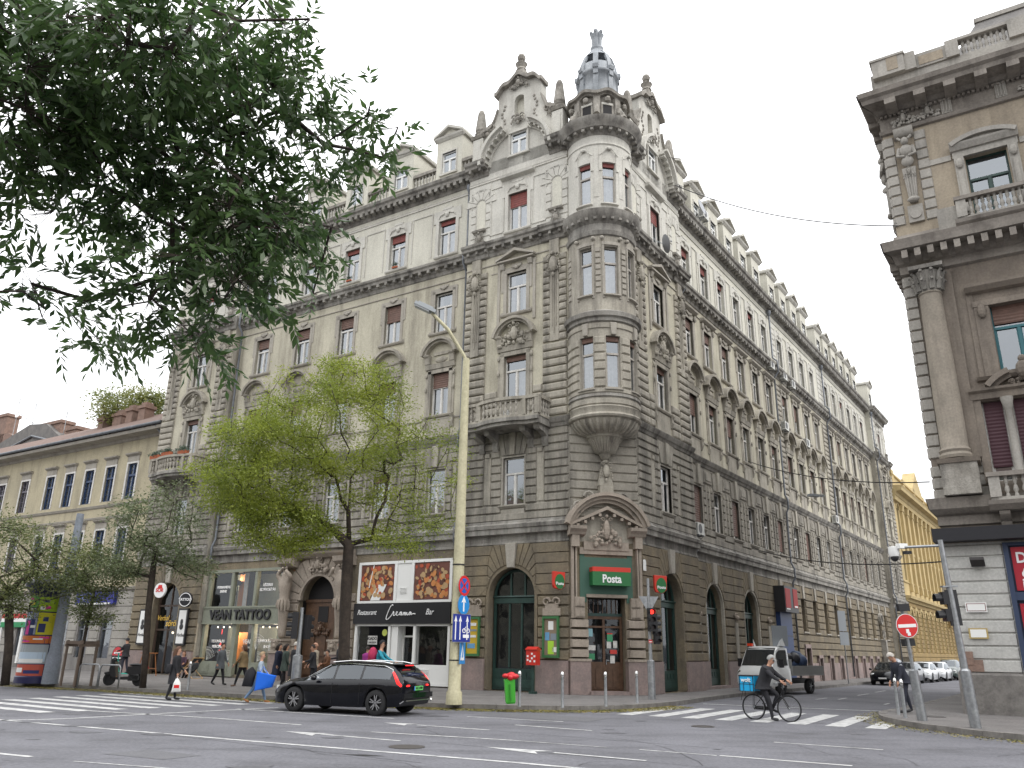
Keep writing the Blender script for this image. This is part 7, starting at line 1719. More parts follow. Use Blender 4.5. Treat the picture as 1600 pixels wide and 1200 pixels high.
def wagon():
    f=Vector((-6.24,25.24));r_=Vector((-3.69,24.14)); d=(f-r_).normalized(); mid=(f+r_)/2; side_=Vector((-d.y,d.x)); c=mid-side_*.86
    W0=T(c.x-d.x*.05,c.y-d.y*.05,0,math.atan2(d.y,d.x))@Matrix.Diagonal((.94,.97,.96,1))
    S=[(-2.36,.55,.86,.9,.72,.7),(-2.33,.42,.9,.97,.84,.76),(-2.25,.3,.93,1.08,.89,.72),(-2.1,.26,.95,1.22,.915,.66),(-1.85,.24,.96,1.40,.925,.63),(-1.2,.22,.95,1.445,.93,.63),(-.5,.21,.93,1.465,.93,.635),(.1,.21,.92,1.45,.93,.63),(.45,.21,.91,1.38,.93,.6),(.8,.21,.90,1.22,.93,.62),(1.15,.21,.89,1.02,.92,.66),(1.35,.21,.88,.97,.92,.72),(1.7,.22,.84,.94,.91,.7),(2.1,.24,.74,.86,.87,.64),(2.3,.28,.62,.76,.78,.58),(2.4,.36,.55,.62,.62,.5)]
    o,body,itp=car('station_wagon','black station wagon with glowing red tail lights driving left along the avenue',W0,S,'carp',[1.5,-1.46],.355,windows=[('side',.12,1.12,.12,.9),('side',-.85,.04,.1,.9),('side',-1.9,-.93,.12,.86),('screen',.42,1.2,'windscreen'),('screen',-2.24,-1.98,'rear_window')],rim='chrome',spokes=10)
    tl=flat('tail_red',(.85,.02,.02),.2,emit=1.6); tg=flat('tail_glass',(.3,.005,.01),.15)
    for s in(1,-1):
        b=B(tl); b.tube([(-1.98,s*.80,1.2),(-2.12,s*.87,1.05),(-2.2,s*.885,.92),(-2.27,s*.84,.84),(-2.33,s*.66,.83),(-2.37,s*.5,.84)],[.03,.045,.05,.045,.035,.025],6); b.build('tail_light',body,W0,50)
        b=B('whitep','chrome'); b.obox(W0.inverted()@W0@T(2.2,s*.68,.68,s*-.5),.3,.12,.1); b.build('headlight',body,W0)
        b=B('chrome'); b.tube([(.75,s*.79,1.0),(.2,s*.80,.955),(-1.0,s*.80,.985),(-1.75,s*.78,1.03),(-1.93,s*.74,1.12),(-1.9,s*.7,1.27),(-1.6,s*.65,1.365),(-.3,s*.65,1.41),(.35,s*.64,1.36),(.8,s*.68,1.16),(1.1,s*.76,.99)],.012,4)
        b.tube([(.35,s*.56,1.44),(-.4,s*.57,1.5),(-1.5,s*.57,1.475),(-1.8,s*.57,1.43)],.016,5); b.build('chrome_trim',body,W0)
        b=B('carp'); b.ball(.72,s*1.0,.99,.1,.9,1.1,.8); b.build('wing_mirror',body,W0,60)
        b=B('black','chrome'); b.box(-.1,.06,s*.935-.01,s*.935+.012,.79,.82);b.box(-1.02,-.86,s*.93-.01,s*.93+.015,.82,.85); b.build('door_handle',body,W0)
        b=B('black'); 
        for x,z1 in((.08,.92),(-.9,.93)): b.box(x-.004,x+.004,s*.931-.002,s*.931+.002,.3,z1-.05)
        b.build('door_gap',body,W0)
    b=B(tl); b.box(-2.05,-2.02,-.22,.22,1.375,1.4); b.build('brake_light',body,W0)
    b=B('carp'); b.box(-2.06,-1.8,-.6,.6,1.4,1.425); b.build('spoiler',body,W0)
    b=B('carp','chrome'); b.prof(-.5,.5,[(0,0),(0,.01)]) if 0 else None; b.box(-2.41,-2.2,-.84,.84,.5,.64); b.m=1; b.box(-2.42,-2.405,-.7,.7,.42,.445); b.tube([(-2.38,.82,.43),(-2.3,.9,.36)],.02,5); b.tube([(-2.38,-.82,.43),(-2.3,-.9,.36)],.02,5); b.build('bumper',body,W0)
    b=B(flat('plate_green',(.12,.5,.12),.5),flat('plate_blue',(.05,.15,.5))); b.box(-2.4,-2.39,-.26,.26,.70,.82); b.m=1; b.box(-2.402,-2.39,.21,.26,.70,.82); p=b.build('number_plate',body,W0); text('AE 2-190',.1,'black','lettering',p,W0@T(-2.405,-.02,.76,-PI/2))
wagon()
def pcar(kk,x,y,paint,label,suv=False):
    d=Vector((-tR.x,-tR.y)); W0=T(x,y,0,math.atan2(d.y,d.x)); h=1.0 if not suv else 1.12
    S=[(-2.15,.45,.75,.85,.7,.65),(-2.05,.3,.88,1.05,.84,.66),(-1.75,.24,.9*h,1.35*h,.88,.6),(-1.0,.22,.9*h,1.46*h,.89,.6),(0,.21,.88*h,1.47*h,.89,.6),(.4,.21,.87*h,1.38*h,.89,.58),(1.05,.21,.86*h,1.0*h,.88,.64),(1.3,.22,.84*h,.95*h,.87,.68),(1.8,.24,.74*h,.86*h,.84,.62),(2.05,.28,.6,.72,.76,.56),(2.15,.36,.5,.58,.62,.5)]
    o,body,itp=car('parked_car',label,W0,S,paint,[1.3,-1.25],.32,windows=[('side',-.3,1.0,.12,.9),('side',-1.5,-.38,.12,.88),('screen',.38,1.08,'windscreen')],spokes=5,group='cars parked along the side street',key='pc')
    for s in(1,-1):
        b=B('whitep'); b.ball(1.98,s*.6,.68*h,.1,.8,1.6,.8); b.build('headlight',body,W0,60)
        b=B(paint); b.ball(.75,s*.98,.98*h,.09,.8,1.1,.8); b.build('wing_mirror',body,W0,60)
    b=B('black','white'); b.box(2.06,2.13,-.45,.45,.42,.58); b.m=1; b.box(2.14,2.155,-.25,.25,.4,.5); b.build('grille',body,W0)
    return o
k0=Vector((24.03,57.6)); nrm=Vector((tR.y,-tR.x))
PC=[('black_car_paint','carp','black car parked first in the side street row',0),('dark_grey','x1','dark grey hatchback parked second in the side street row',0),('silver','x2','silver car parked third in the side street row, with bright roof',0),('silver','x3','pale silver estate parked fourth in the side street row',0),('dkgreen','x4','dark green tall car parked fifth in the side street row',1),('blue','x5','light blue car parked last in the visible side street row',0)]
cols={'dark_grey':(.05,.055,.065),'silver':(.42,.43,.44),'dkgreen':(.02,.035,.03),'blue':(.12,.2,.3)}
for i,(c,_,l,sv) in enumerate(PC):
    p=k0+tR*(1.2+5.1*i)+nrm*(1.35+.25*i); pm='carp' if i==0 else mat('car_paint_'+c,cols[c],.3,spec=.5,coat=.5); pcar(i,p.x,p.y,pm,l,sv)
def truck():
    f=Vector((13.0,40.12));r_=Vector((14.85,42.49)); d=(f-r_).normalized(); sd=Vector((-d.y,d.x)); c=(f+r_)/2-sd*.82; W0=T(c.x,c.y,0,math.atan2(d.y,d.x))@Matrix.Rotation(rad(-7),4,'Z')@Matrix.Scale(1.07,4)
    S=[(.45,.5,1.15,1.92,.84,.72),(.5,.42,1.15,2.0,.86,.74),(.7,.4,1.15,2.04,.87,.76),(1.3,.4,1.13,2.03,.87,.74),(1.5,.4,1.12,1.9,.87,.73),(1.7,.4,1.1,1.6,.87,.76),(1.98,.38,1.05,1.22,.86,.76),(2.18,.38,.98,1.08,.85,.75),(2.3,.4,.8,.92,.8,.7),(2.34,.5,.7,.76,.72,.62)]
    o,body,itp=car('pickup_truck','small white flatbed truck turning out of the side street',W0,S,'whitep',[1.35],.33,windows=[('side',.62,1.6,.1,.88),('screen',1.42,2.02,'windscreen')],rim='steel',spokes=6,cat='truck',key='trw')
    add_wheels(o,W0,[-1.55],.68,.33,.22,'trw')
    b=B(flat('bed_grey',(.24,.24,.23),.6),'black'); b.m=1; b.box(-2.7,.4,-.4,.4,.45,.65); b.m=0; b.box(-2.75,.35,-.88,.88,.8,.86)
    for s in(1,-1):
        b.box(-2.75,.35,*sorted((s*.88,s*.85)),.86,1.22)
        for z in(.95,1.08,1.18): b.box(-2.75,.35,*sorted((s*.895,s*.88)),z,z+.03)
    b.box(-2.78,-2.75,-.88,.88,.86,1.22); b.box(.32,.36,-.85,.85,.86,1.5); b.build('flatbed',o,W0)
    b=B(flat('beacon_red',(.7,.06,.02),.3),'whitep'); b.box(1.2,1.35,-.72,-.5,2.04,2.16); b.m=1; b.poly([(-.4,0),(.3,0),(.3,.1)],0,.01) if 0 else None
    b.add([(.6,.2,2.05),(.6,.75,2.05),(.75,.7,2.4),(1.1,.75,2.05)],[(0,1,2),(1,2,3),(0,2,3)]); b.add([(1.25,-.45,2.04),(1.2,-.5,2.35),(1.15,-.4,2.04)],[(0,1,2)]); b.build('roof_fitting',o,W0)
    for s in(1,-1):
        b=B('black'); b.box(1.55,1.63,s*1.0-.1,s*1.0+.1,1.15,1.5); b.tube([(1.6,s*.85,1.3),(1.6,s*1.0,1.3)],.02,5); b.build('wing_mirror',body,W0)
        b=B('chrome','whitep'); b.ball(2.2,s*.66,.86,.16,.6,1,1); b.build('headlight',body,W0,60)
    b=B('black','white'); b.box(2.3,2.36,-.55,.55,.5,.62); b.m=1; b.box(2.36,2.37,-.26,.26,.5,.6); b.build('bumper',body,W0)
    b=B('black'); b.tube([(1.95,.3,1.24),(1.8,.05,1.42)],.012,4); b.tube([(1.95,-.25,1.24),(1.8,-.5,1.42)],.012,4); b.build('wiper',body,W0)
    b=B(flat('load_black',(.02,.02,.025),.5),flat('load_blue',(.03,.05,.1),.6)); rn=random.Random(3)
    for k in range(7): b.m=k%2; b.ball(-.6+rn.uniform(-.6,.4),.35+rn.uniform(-.4,.3),1.35+rn.uniform(-.1,.3),.32,1.1,1,.9,8,6)
    tag(b.build('sack_load',None,W0,60),'dark sacks piled on the white truck flatbed','load')
truck()
def bike_geo(o,W0,r=.34,step=True):
    # x forward; wheels, frame, fork, bars
    for x,nm in((-.53,'wheel'),(.53,'wheel')):
        b=B('rubber','steel'); b.smooth=True
        b.tube([(x+r*math.cos(t),0,r+r*math.sin(t)) for t in [2*PI*k/28 for k in range(29)]],.02,6,False); b.m=1
        b.tube([(x+(r-.03)*math.cos(t),0,r+(r-.03)*math.sin(t)) for t in [2*PI*k/28 for k in range(29)]],.008,4,False)
        for k in range(18): t=2*PI*k/18; b.tube([(x,.02*(1 if k%2 else -1),r),(x+(r-.03)*math.cos(t),0,r+(r-.03)*math.sin(t))],.0018,3)
        b.lathe([(.03,-.04),(.03,.04)],0,0,0,8) if 0 else b.ball(x,0,r,.035); b.build(nm,o,W0)
    b=B(flat('bike_black',(.015,.015,.017),.35),'steel'); b.tube([(.38,0,.86),(.33,0,.72),(.05,0,.42),(-.08,0,.30)],.024,8); b.tube([(-.08,0,.30),(-.22,0,.80)],.018,8); b.tube([(-.53,.03,.34),(-.08,.03,.30)],.012,6); b.tube([(-.53,.05,.34),(-.2,.03,.7)],.01,6); b.tube([(.36,0,.62),(-.0,0,.38)],.018,8)
    b.tube([(.41,0,.92),(.4,0,.8),(.36,0,.66),(.42,.045,.52),(.53,.05,.34)],.014,6); b.tube([(.36,0,.66),(.42,-.045,.52),(.53,-.05,.34)],.014,6)
    b.tube([(-.53,.05,.34),(-.5,.05,.72),(-.2,.03,.74)],.008,5); b.tube([(-.53,-.05,.34),(-.5,-.05,.72),(-.2,-.03,.74)],.008,5)
    b.obox(T(-.3,.05,.32),.5,.02,.1); b.tube([(-.08,-.1,.30),(-.08,.1,.30)],.02,6); b.tube([(-.08,.1,.30),(-.02,.12,.15)],.012,5); b.tube([(-.08,-.1,.30),(-.14,-.12,.45)],.012,5); b.obox(T(-.02,.16,.14),.09,.08,.02); b.obox(T(-.14,-.16,.46),.09,.08,.02)
    pts=[(.53+(r+.03)*math.cos(t),0,r+(r+.03)*math.sin(t)) for t in [rad(150-k*12) for k in range(8)]]; b.tube(pts,.015,5); b.m=1; b.tube([(.41,0,.9),(.42,0,1.0)],.013,6); b.tube([(.3,.3,1.02),(.42,.2,1.05),(.44,0,1.02),(.42,-.2,1.05),(.3,-.3,1.02)],.012,6); b.build('frame',o,W0,50)
    b=B('black'); b.ball(-.25,0,.85,.12,1.2,.8,.35); b.build('saddle',o,W0,60)
BKD=(Vector((8.08,24.66))-Vector((7.23,25.37))).normalized(); BKC=(Vector((8.08,24.66))+Vector((7.23,25.37)))/2
BKW=T(BKC.x,BKC.y,.0,math.atan2(BKD.y,BKD.x))
def delivery_bike():
    o=empty('bicycle',BKW,'black city bicycle ridden across the zebra crossing','bicycle'); bike_geo(o,BKW)
    bx=flat('box_blue',(.01,.33,.62),.5); b=B(bx,'black'); b.box(-.84,-.38,-.23,.23,.78,1.2); b.m=1
    for s in(1,-1):
        for z in(1.18,.96): b.box(-.845,-.375,*sorted((s*.23,s*.237)),z,z+.015)
        for x in(-.82,-.4): b.box(x-.012,x+.012,*sorted((s*.23,s*.237)),.78,1.2)
        b.tube([(-.7,s*.24,.78),(-.7,s*.24,1.0),(-.6,s*.24,1.06),(-.5,s*.24,1.0),(-.5,s*.24,.78)],.008,4)
    b.box(-.85,-.37,-.24,.24,1.2,1.215); b.tube([(-.8,.1,.78),(-.84,.1,.5)],.008,4); b.tube([(-.8,-.1,.78),(-.86,-.1,.52)],.008,4)
    o2=b.build('delivery_box',None,BKW); tag(o2,'bright blue cube delivery box on the bicycle rack','delivery box'); text('wolt',.16,'white','lettering',o2,BKW@T(-.62,-.24,1.08),off=.003); text('wolt',.16,'white','lettering',o2,BKW@T(-.62,.24,1.08,PI),off=.003)
delivery_bike()
def motor_scooter():
    W0=T(-15.75,35.4,Z,rad(178)); o=empty('motor_scooter',W0,'black motor scooter with red tail parked on the pavement','scooter')
    for x in(.62,-.6):
        Wm=W0@T(x,0,.25)@Matrix.Rotation(PI/2,4,'X'); t,m=wheel(.25,.1,5); q=t.build('wheel',o,Wm,50); m.build('rim',q,Wm)
    b=B('black',flat('scooter_red',(.35,.02,.02),.3),'steel'); b.poly([(-.88,.6),(-.8,.8),(-.15,.76),(-.1,.5),(-.3,.42),(-.75,.48)],.13,-.13,.03); b.poly([(-.3,.24),(-.25,.36),(.3,.34),(.34,.24)],.12,-.12,.02); b.poly([(.3,.3),(.42,.95),(.52,.97),(.62,.62),(.5,.36)],.15,-.15,.03); b.box(-.62,-.2,-.1,.1,.2,.42); b.poly([(.42,.5),(.5,.58),(.85,.5),(.8,.42)],.07,-.07,.01); b.m=1; b.obox(T(-.85,0,.72),.12,.2,.1); b.m=0; b.tube([(.48,0,.9),(.62,0,.25)],.03,6); b.tube([(.4,.32,1.02),(.45,0,1.0),(.4,-.32,1.02)],.018,6); b.ball(.52,0,.98,.12); b.ball(-.45,0,.82,.16,2.2,.8,.4); b.m=2; b.tube([(.4,.3,1.02),(.38,.34,1.2)],.008,4); b.obox(T(-.45,0,.35),.35,.2,.2); b.build('body',o,W0,40)
motor_scooter()
def boards():
    W0=FL@T(-28.2,-1.6,Z); b=B('black',flat('board_red',(.5,.02,.03),.4),whm); b.box(-.5,.5,-.05,.05,0,1.0); b.arc(0,1.0,0,.5,0,PI,.05,-.05,16); b.m=1; b.arc(0,1.0,0,.46,0,PI,-.05,-.055,16); b.m=2; b.box(-.3,.3,-.06,-.055,1.08,1.18); b.box(-.38,.38,-.055,-.05,.82,.9)
    for k in range(4): b.box(-.3,.3,-.055,-.05,.3+.12*k,.33+.12*k)
    thing(b,'menu_board','black pavement board with round red top by the scooter','menu board',W0)
    b=B(flat('table_wood',(.25,.1,.035),.5)); b.box(-.35,.35,-.3,.3,1.15,1.2)
    for sx in(-1,1):
        for sy in(-1,1): b.tube([(sx*.25,sy*.2,1.15),(sx*.42,sy*.32,0)],.03,6)
    for s in(-1,1): b.box(-.36,.36,s*.27-.02,s*.27+.02,.35,.4)
    thing(b,'bar_table','tall wooden bar table outside the bar','table',FL@T(-25.2,-1.7,Z))
    W0=FL@T(-21.2,-1.9,Z,rad(0)); b=B(flat('chair_wood',(.45,.28,.12),.6)); 
    for y in(-.32,.32): b.tube([(-.75,y,0),(.5,y,1.0)],.02,5); b.tube([(.6,y,0),(-.35,y,.55)],.02,5)
    for p in((-.3,.5),(.5,1.0),(.6,0),(-.75,0)): b.tube([(p[0],-.32,p[1]),(p[0],.32,p[1])],.018,5)
    b.mats.append(flat('canvas_dark',(.04,.045,.05),.9)); b.m=1; b.add([(-.62,-.28,.1+.2) ,(-.62,.28,.3),(-.1,.28,.28),(-.1,-.28,.28),(.5,.28,1.0),(.5,-.28,1.0)],[(0,1,2,3),(3,2,4,5)]); thing(b,'deck_chair','wooden deck chair in front of the sage green shop','deck chair',W0)
    W0=FL@T(-25.0,-3.1,Z,rad(10)); tq=flat('turquoise',(.03,.42,.33),.4); o=empty('kick_scooter',W0,'turquoise electric kick scooter ridden on the pavement','kick scooter')
    b=B(tq,'black'); b.box(-.45,.3,-.08,.08,.12,.17); b.tube([(-.42,0,.14),(-.6,0,.5),(-.66,0,1.15)],.035,8); b.m=1; b.tube([(-.66,-.25,1.15),(-.66,.25,1.15)],.018,6); b.build('frame',o,W0,40)
    for x in(-.62,.4):
        b=B('rubber'); b.tube([(x+.1*math.cos(t),0,.12+.1*math.sin(t)) for t in [2*PI*k/14 for k in range(15)]],.03,6,False); b.build('wheel',o,W0,60)
boards()
# ================================================================ people
def person(Wm,label,top='cloth_black',trou='cloth_black2',shoe='black',legs=((25,10),(-20,25)),arms=((15,8,20),(-15,8,20)),lean=3,hair='hairb',hl=0,skirt=None,coat=None,h=1.72,head=0,hat=None,seat=None,thick=1.0,group=None,twist=0):
    k=h/1.72; J=[];E=[];R=[];P=[]
    def v(p,r): J.append(Vector(p));R.append(r);return len(J)-1
    def e(a,b,m): E.append((a,b));P.append(m)
    L=rad(lean)
    up=Vector((math.sin(L),0,math.cos(L))); fw=Vector((math.cos(L),0,-math.sin(L))); lf=Vector((0,1,0))
    H=Vector((0,0,.93)); pel=v(H,(.135*thick,.115*thick)); wa=v(H+up*.17,(.125*thick,.10*thick)); ch=v(H+up*.37,(.15*thick,.115*thick)); nb=v(H+up*.50,(.085,.075)); e(pel,wa,1);e(wa,ch,1);e(ch,nb,1)
    nk=v(H+up*.565,(.052,.052)); e(nb,nk,0)
    hd=rad(lean*.6+head); hu=Vector((math.sin(hd),0,math.cos(hd))); hf=Vector((math.cos(hd),0,-math.sin(hd)))
    N=J[nk]; h1=v(N+hu*.07+hf*.02,(.068,.066)); h2=v(N+hu*.15+hf*.015,(.082,.09)); h3=v(N+hu*.215,(.06,.068)); e(nk,h1,0);e(h1,h2,0);e(h2,h3,0)
    HC=N+hu*.135+hf*.01; ns=v(N+hu*.115+hf*.115,(.014,.014)); e(h1,ns,0)
    feet=[]
    for s,(a,kn) in zip((1,-1),legs):
        hp=v(H+lf*s*.085+Vector((0,0,-.06)),(.098*thick,.09*thick)); e(pel,hp,2); A=rad(a); d=Vector((math.sin(A),0,-math.cos(A))); K_=v(J[hp]+d*.41,(.066,.062)); e(hp,K_,2)
        A2=A-rad(kn); d2=Vector((math.sin(A2),0,-math.cos(A2))); c1=v(J[K_]+d2*.14,(.062,.06)); an=v(J[K_]+d2*.39,(.042,.042)); e(K_,c1,2); e(c1,an,2)
        fd=Vector((math.cos(A2*.5),0,math.sin(min(0,A2)*.5)-.1)).normalized(); fh=v(J[an]+Vector((0,0,-.04))-fd*.02,(.042,.04)); ft=v(J[fh]+fd*.12+Vector((0,s*.01,0)),(.044,.032)); tt=v(J[ft]+fd*.08,(.032,.022)); e(an,fh,3);e(fh,ft,3);e(ft,tt,3); feet+=[J[fh].z-.04,J[tt].z-.025]
    hands=[]
    for s,(a,ab,el) in zip((1,-1),arms):
        sh=v(H+up*.44+lf*s*.165,(.07*thick,.065*thick)); e(ch,sh,1); A=rad(a)+L*0; B_=rad(ab); d=Vector((math.sin(A)*math.cos(B_),s*math.sin(B_),-math.cos(A)*math.cos(B_))); eb=v(J[sh]+d*.28,(.052*thick,.05*thick)); e(sh,eb,1)
        A2=A+rad(el); d2=Vector((math.sin(A2)*math.cos(B_*.3),s*math.sin(B_*.3)*.6,-math.cos(A2)*math.cos(B_*.3))).normalized(); wr=v(J[eb]+d2*.24,(.034,.032)); e(eb,wr,1)
        pm=v(J[wr]+d2*.06,(.036,.02)); e(wr,pm,0)
        sd=d2.cross(lf).normalized() if abs(d2.dot(lf))<.9 else fw
        for q,ln in((-.026,.062),(-.009,.074),(.009,.07),(.026,.055)):
            f1=v(J[pm]+sd*q+d2*.04,(.0095,.0095)); f2=v(J[f1]+(d2+lf*(-s)*.35).normalized()*ln*.55,(.0088,.0088)); f3=v(J[f2]+(d2+lf*(-s)*.9).normalized()*ln*.45,(.0075,.0075)); e(pm,f1,0);e(f1,f2,0);e(f2,f3,0)
        t1=v(J[wr]+sd*.038+d2*.045,(.011,.011)); t2=v(J[t1]+(d2+sd*.7).normalized()*.045,(.009,.009)); e(wr,t1,0); e(t1,t2,0); hands.append(J[pm]+d2*.05)
    z0=min(feet) if seat is None else 0
    sh_=Vector((0,0,-z0)) if seat is None else Vector((0,0,seat-.93+.05))
    J=[(p+sh_)*k for p in J]; R=[(r[0]*k,r[1]*k) for r in R]
    o=humanoid_skin('person',J,E,R,['skin',top,trou,shoe],P,None,Wm,1,0)
    # pick uses skin/top/trousers/shoes
    tag(o,label,'person',group)
    T_=lambda p:(Vector(p)+sh_)*k
    c=T_(HC); hb=B(hair if not hat else hat)
    M=Matrix.Translation(c)@Matrix.Rotation(hd,4,'Y')
    n=12;m=7;vs=[];fs=[]
    for j in range(m+1):
        for i in range(n):
            t=2*PI*i/n; ph=(PI*.56 if math.cos(t)<.3 else PI*.33)*j/m
            rr=.113*k; vs.append(tuple(M@Vector((rr*1.02*math.sin(ph)*math.cos(t)-.006,rr*.9*math.sin(ph)*math.sin(t),rr*1.12*math.cos(ph)+.012))))
    for j in range(m):
        for i in range(n): q=(i+1)%n; fs.append((j*n+i,j*n+q,(j+1)*n+q,(j+1)*n+i))
    hb.add(vs,fs)
    if hl:
        hb.tube([tuple(M@Vector((-.07*k,0,.03))),tuple(M@Vector((-.1*k,0,-.12*k))),tuple(M@Vector((-.09*k,0,-.12*k-hl)))],[.085*k,.09*k,.04*k],8)
    if hat: hb.obox(M@T(.1*k,0,.03*k),.1*k,.14*k,.015)
    hb.build('hat' if hat else 'hair',o,Wm,70)
    eb=B('dark')
    for s in(1,-1): eb.ball(*tuple(M@Vector((.083*k,s*.032*k,-.003))),.011*k,n=6,m=4)
    eb.build('eye',o,Wm)
    mb=B(flat('lip',(.3,.1,.08))); mb.obox(M@T(.085*k,0,-.062*k),.012*k,.045*k,.01*k); mb.build('mouth',o,Wm)
    er=B('skin')
    for s in(1,-1): er.ball(*tuple(M@Vector((0,s*.088*k,-.01*k))),.024*k,1,.4,1.3,6,4)
    er.build('ear',o,Wm,60)
    if coat:
        cm,ln=coat; b=B(cm); b.smooth=True; rings=[]
        for t,ra,rb in((.53,.085,.09),(.47,.135,.2),(.36,.15,.19),(.17,.135,.165),(0,.15,.18)): p=H+up*t; rings.append((p,ra,rb,up))
        for t in(.12,ln): rings.append((H+Vector((-.01,0,-t)),.16+.02*t/ln,.19+.05*t/ln,Vector((0,0,1))))
        vs=[];n=14
        for p,ra,rb,u in rings:
            f_=Vector((u.z,0,-u.x)); p=T_(p)
            for i in range(n): a=2*PI*i/n; vs.append(tuple(p+f_*ra*k*thick*math.cos(a)+lf*rb*k*thick*math.sin(a)))
        fs=[(j*n+i,j*n+(i+1)%n,(j+1)*n+(i+1)%n,(j+1)*n+i) for j in range(len(rings)-1) for i in range(n)]
        b.add(vs,fs); b.build('coat',o,Wm,60)
    return o,[T_(x) for x in hands]
def cl(n,c): return mat(n,c,.85,tuple(x*.7 for x in c),6,fine=0)
blk=cl('cloth_black',(.022,.022,.026)); blk2=cl('cloth_black2',(.018,.018,.022)); jean=cl('cloth_jeans',(.16,.25,.38)); tan=cl('cloth_tan',(.2,.14,.07)); navy=cl('cloth_navy',(.018,.022,.045)); brn=cl('cloth_brown',(.13,.055,.025)); bei=cl('cloth_beige',(.36,.31,.24)); maro=cl('cloth_maroon',(.06,.03,.05)); purp=cl('cloth_purple',(.27,.03,.20)); turq=cl('cloth_turquoise',(.03,.28,.38)); tsh=flat('shoe_tan',(.32,.14,.05)); ltb=cl('cloth_light_blue_print',(.35,.42,.5)); strp=cl('cloth_striped_white',(.45,.47,.5)); gry=cl('cloth_grey',(.1,.11,.12)); drk=cl('cloth_dark_trousers',(.028,.03,.045)); capg=cl('cap_grey',(.3,.3,.29)); pnk=cl('backpack_pink',(.42,.03,.09)); hbr=flat('hair_brown',(.10,.05,.03),.7); hbl=flat('hair_sandy',(.28,.2,.12),.7)
def held(b,label,nm,cat,Wm): return thing(b,nm,label,cat,Wm,sharp=50)
W0=T(-11.38,29.4,0,rad(15)); o,hd=person(W0,'woman with long brown hair in long black coat on the left crosswalk',blk,blk2,'black',((8,2),(-7,8)),((20,5,25),(5,5,10)),2,hbr,.3,coat=(blk,.42),h=1.68)
b=B('white',redm); x=hd[1]; b.poly([(x.x-.13,x.z-.5),(x.x+.15,x.z-.48),(x.x+.12,x.z-.2),(x.x+.03,x.z-.06),(x.x-.04,x.z-.06),(x.x-.1,x.z-.2)],x.y+.07,x.y-.07,.02); b.tube([tuple(x),(x.x,x.y,x.z-.08)],.012,5); b.m=1; b.box(x.x-.07,x.x+.1,x.y-.078,x.y-.07,x.z-.36,x.z-.26); held(b,'white plastic carrier bag with red print held by the woman on the crosswalk','carrier_bag','bag',W0)
b=B(blk2); b.poly([(-.3,.85),(-.12,.85),(-.1,1.15),(-.27,1.15)],.14,-.2,.03); held(b,'black bag hanging at the back of the woman on the crosswalk','shoulder_bag','bag',W0)
W0=T(-8.33,28.85,0,rad(8)); o,hd=person(W0,'short-haired woman in blue jeans and patterned jacket carrying bags at the kerb',ltb,jean,tsh,((24,6),(-22,16)),((20,18,30),(10,14,20)),4,hbl,0,h=1.62,thick=1.05)
b=B(flat('bag_blue',(.01,.12,.6),.5)); b.poly([(-.05,.38),(.5,.5),(.6,.86),(-.02,.98)],-.2,-.42,.03); b.tube([(.05,-.3,.9),(.15,-.25,1.15),(.35,-.3,.88)],.012,5); held(b,'large bright blue shopping bag carried by the woman in jeans','shopping_bag','bag',W0)
b=B(blk2); b.poly([(-.5,.52),(-.18,.5),(-.12,.95),(-.25,1.12),(-.42,1.0)],.16,-.22,.05); held(b,'bulky black bag carried behind the woman in jeans','travel_bag','bag',W0)
person(T(-11.3,36.6,Z,rad(170)),'person in tan jacket and dark leggings walking left past the tattoo shop',tan,blk2,'brown',((20,5),(-18,20)),((20,8,20),(-20,8,15)),3,hbr,.05,coat=(tan,.12),h=1.7,thick=1.1)
person(T(-10.0,37.2,Z,rad(5)),'person in knee-length navy coat striding right beside the atlas pedestal',navy,blk2,tsh,((24,4),(-24,18)),((15,8,40),(-10,8,20)),3,'hairb',.05,coat=(navy,.45),h=1.78,thick=1.1)
person(T(-8.95,35.9,Z,rad(60)),'white-haired person in long dark coat seen from behind by the traffic light',blk,blk2,'black',((4,2),(-4,4)),((5,6,10),(0,6,10)),2,'hairg',0,coat=(blk,.5),h=1.78)
person(T(-8.15,35.9,Z,rad(200)),'dark-haired person in black jacket in the group before the portal',blk,blk2,'black',((6,4),(-6,8)),((25,8,50),(10,8,30)),5,'hairb',0,coat=(blk,.1),h=1.68)
person(T(-8.4,37.3,Z,rad(230)),'bald person in beige jacket standing behind the group before the portal',bei,drk,'black',((4,2),(-4,4)),((15,6,40),(5,6,20)),2,'skin',0,coat=(bei,.12),h=1.76)
person(T(-7.6,36.1,Z,rad(215)),'short person in brown jacket and beige trousers before the portal',brn,bei,'black',((4,2),(-4,4)),((25,6,60),(15,6,50)),2,'hairb',0,coat=(brn,.14),h=1.5)
W0=T(-7.2,36.7,Z,rad(190)); person(W0,'tall man in black jacket and black backpack before the portal door',blk,blk2,'black',((4,2),(-6,6)),((20,6,60),(5,6,15)),2,'hairb',0,coat=(blk,.12),h=1.86)
b=B(blk2); b.ball(-.26,0,1.28,.2,.8,1,1.5,8,6); held(b,'black backpack on the tall man before the portal','backpack','backpack',W0)
W0=T(-4.3,29.3,Z,rad(-10)); o=empty('bicycle',W0,'bicycle mostly hidden behind the black station wagon','bicycle'); bike_geo(o,W0)
person(W0@T(-.12,0,.0),'rider with black helmet, turquoise jacket and pink backpack behind the station wagon',turq,drk,'black',((55,70),(30,50)),((45,8,20),(40,8,25)),8,'hairb',0,h=1.8,hat=blk2,seat=.96)
b=B(pnk); b.ball(-.34,0,1.4,.22,.75,1.0,1.3,10,7); b.ball(-.42,0,1.28,.14,.7,1,1,8,6); held(b,'pink backpack worn by the rider in the turquoise jacket','backpack','backpack',W0)
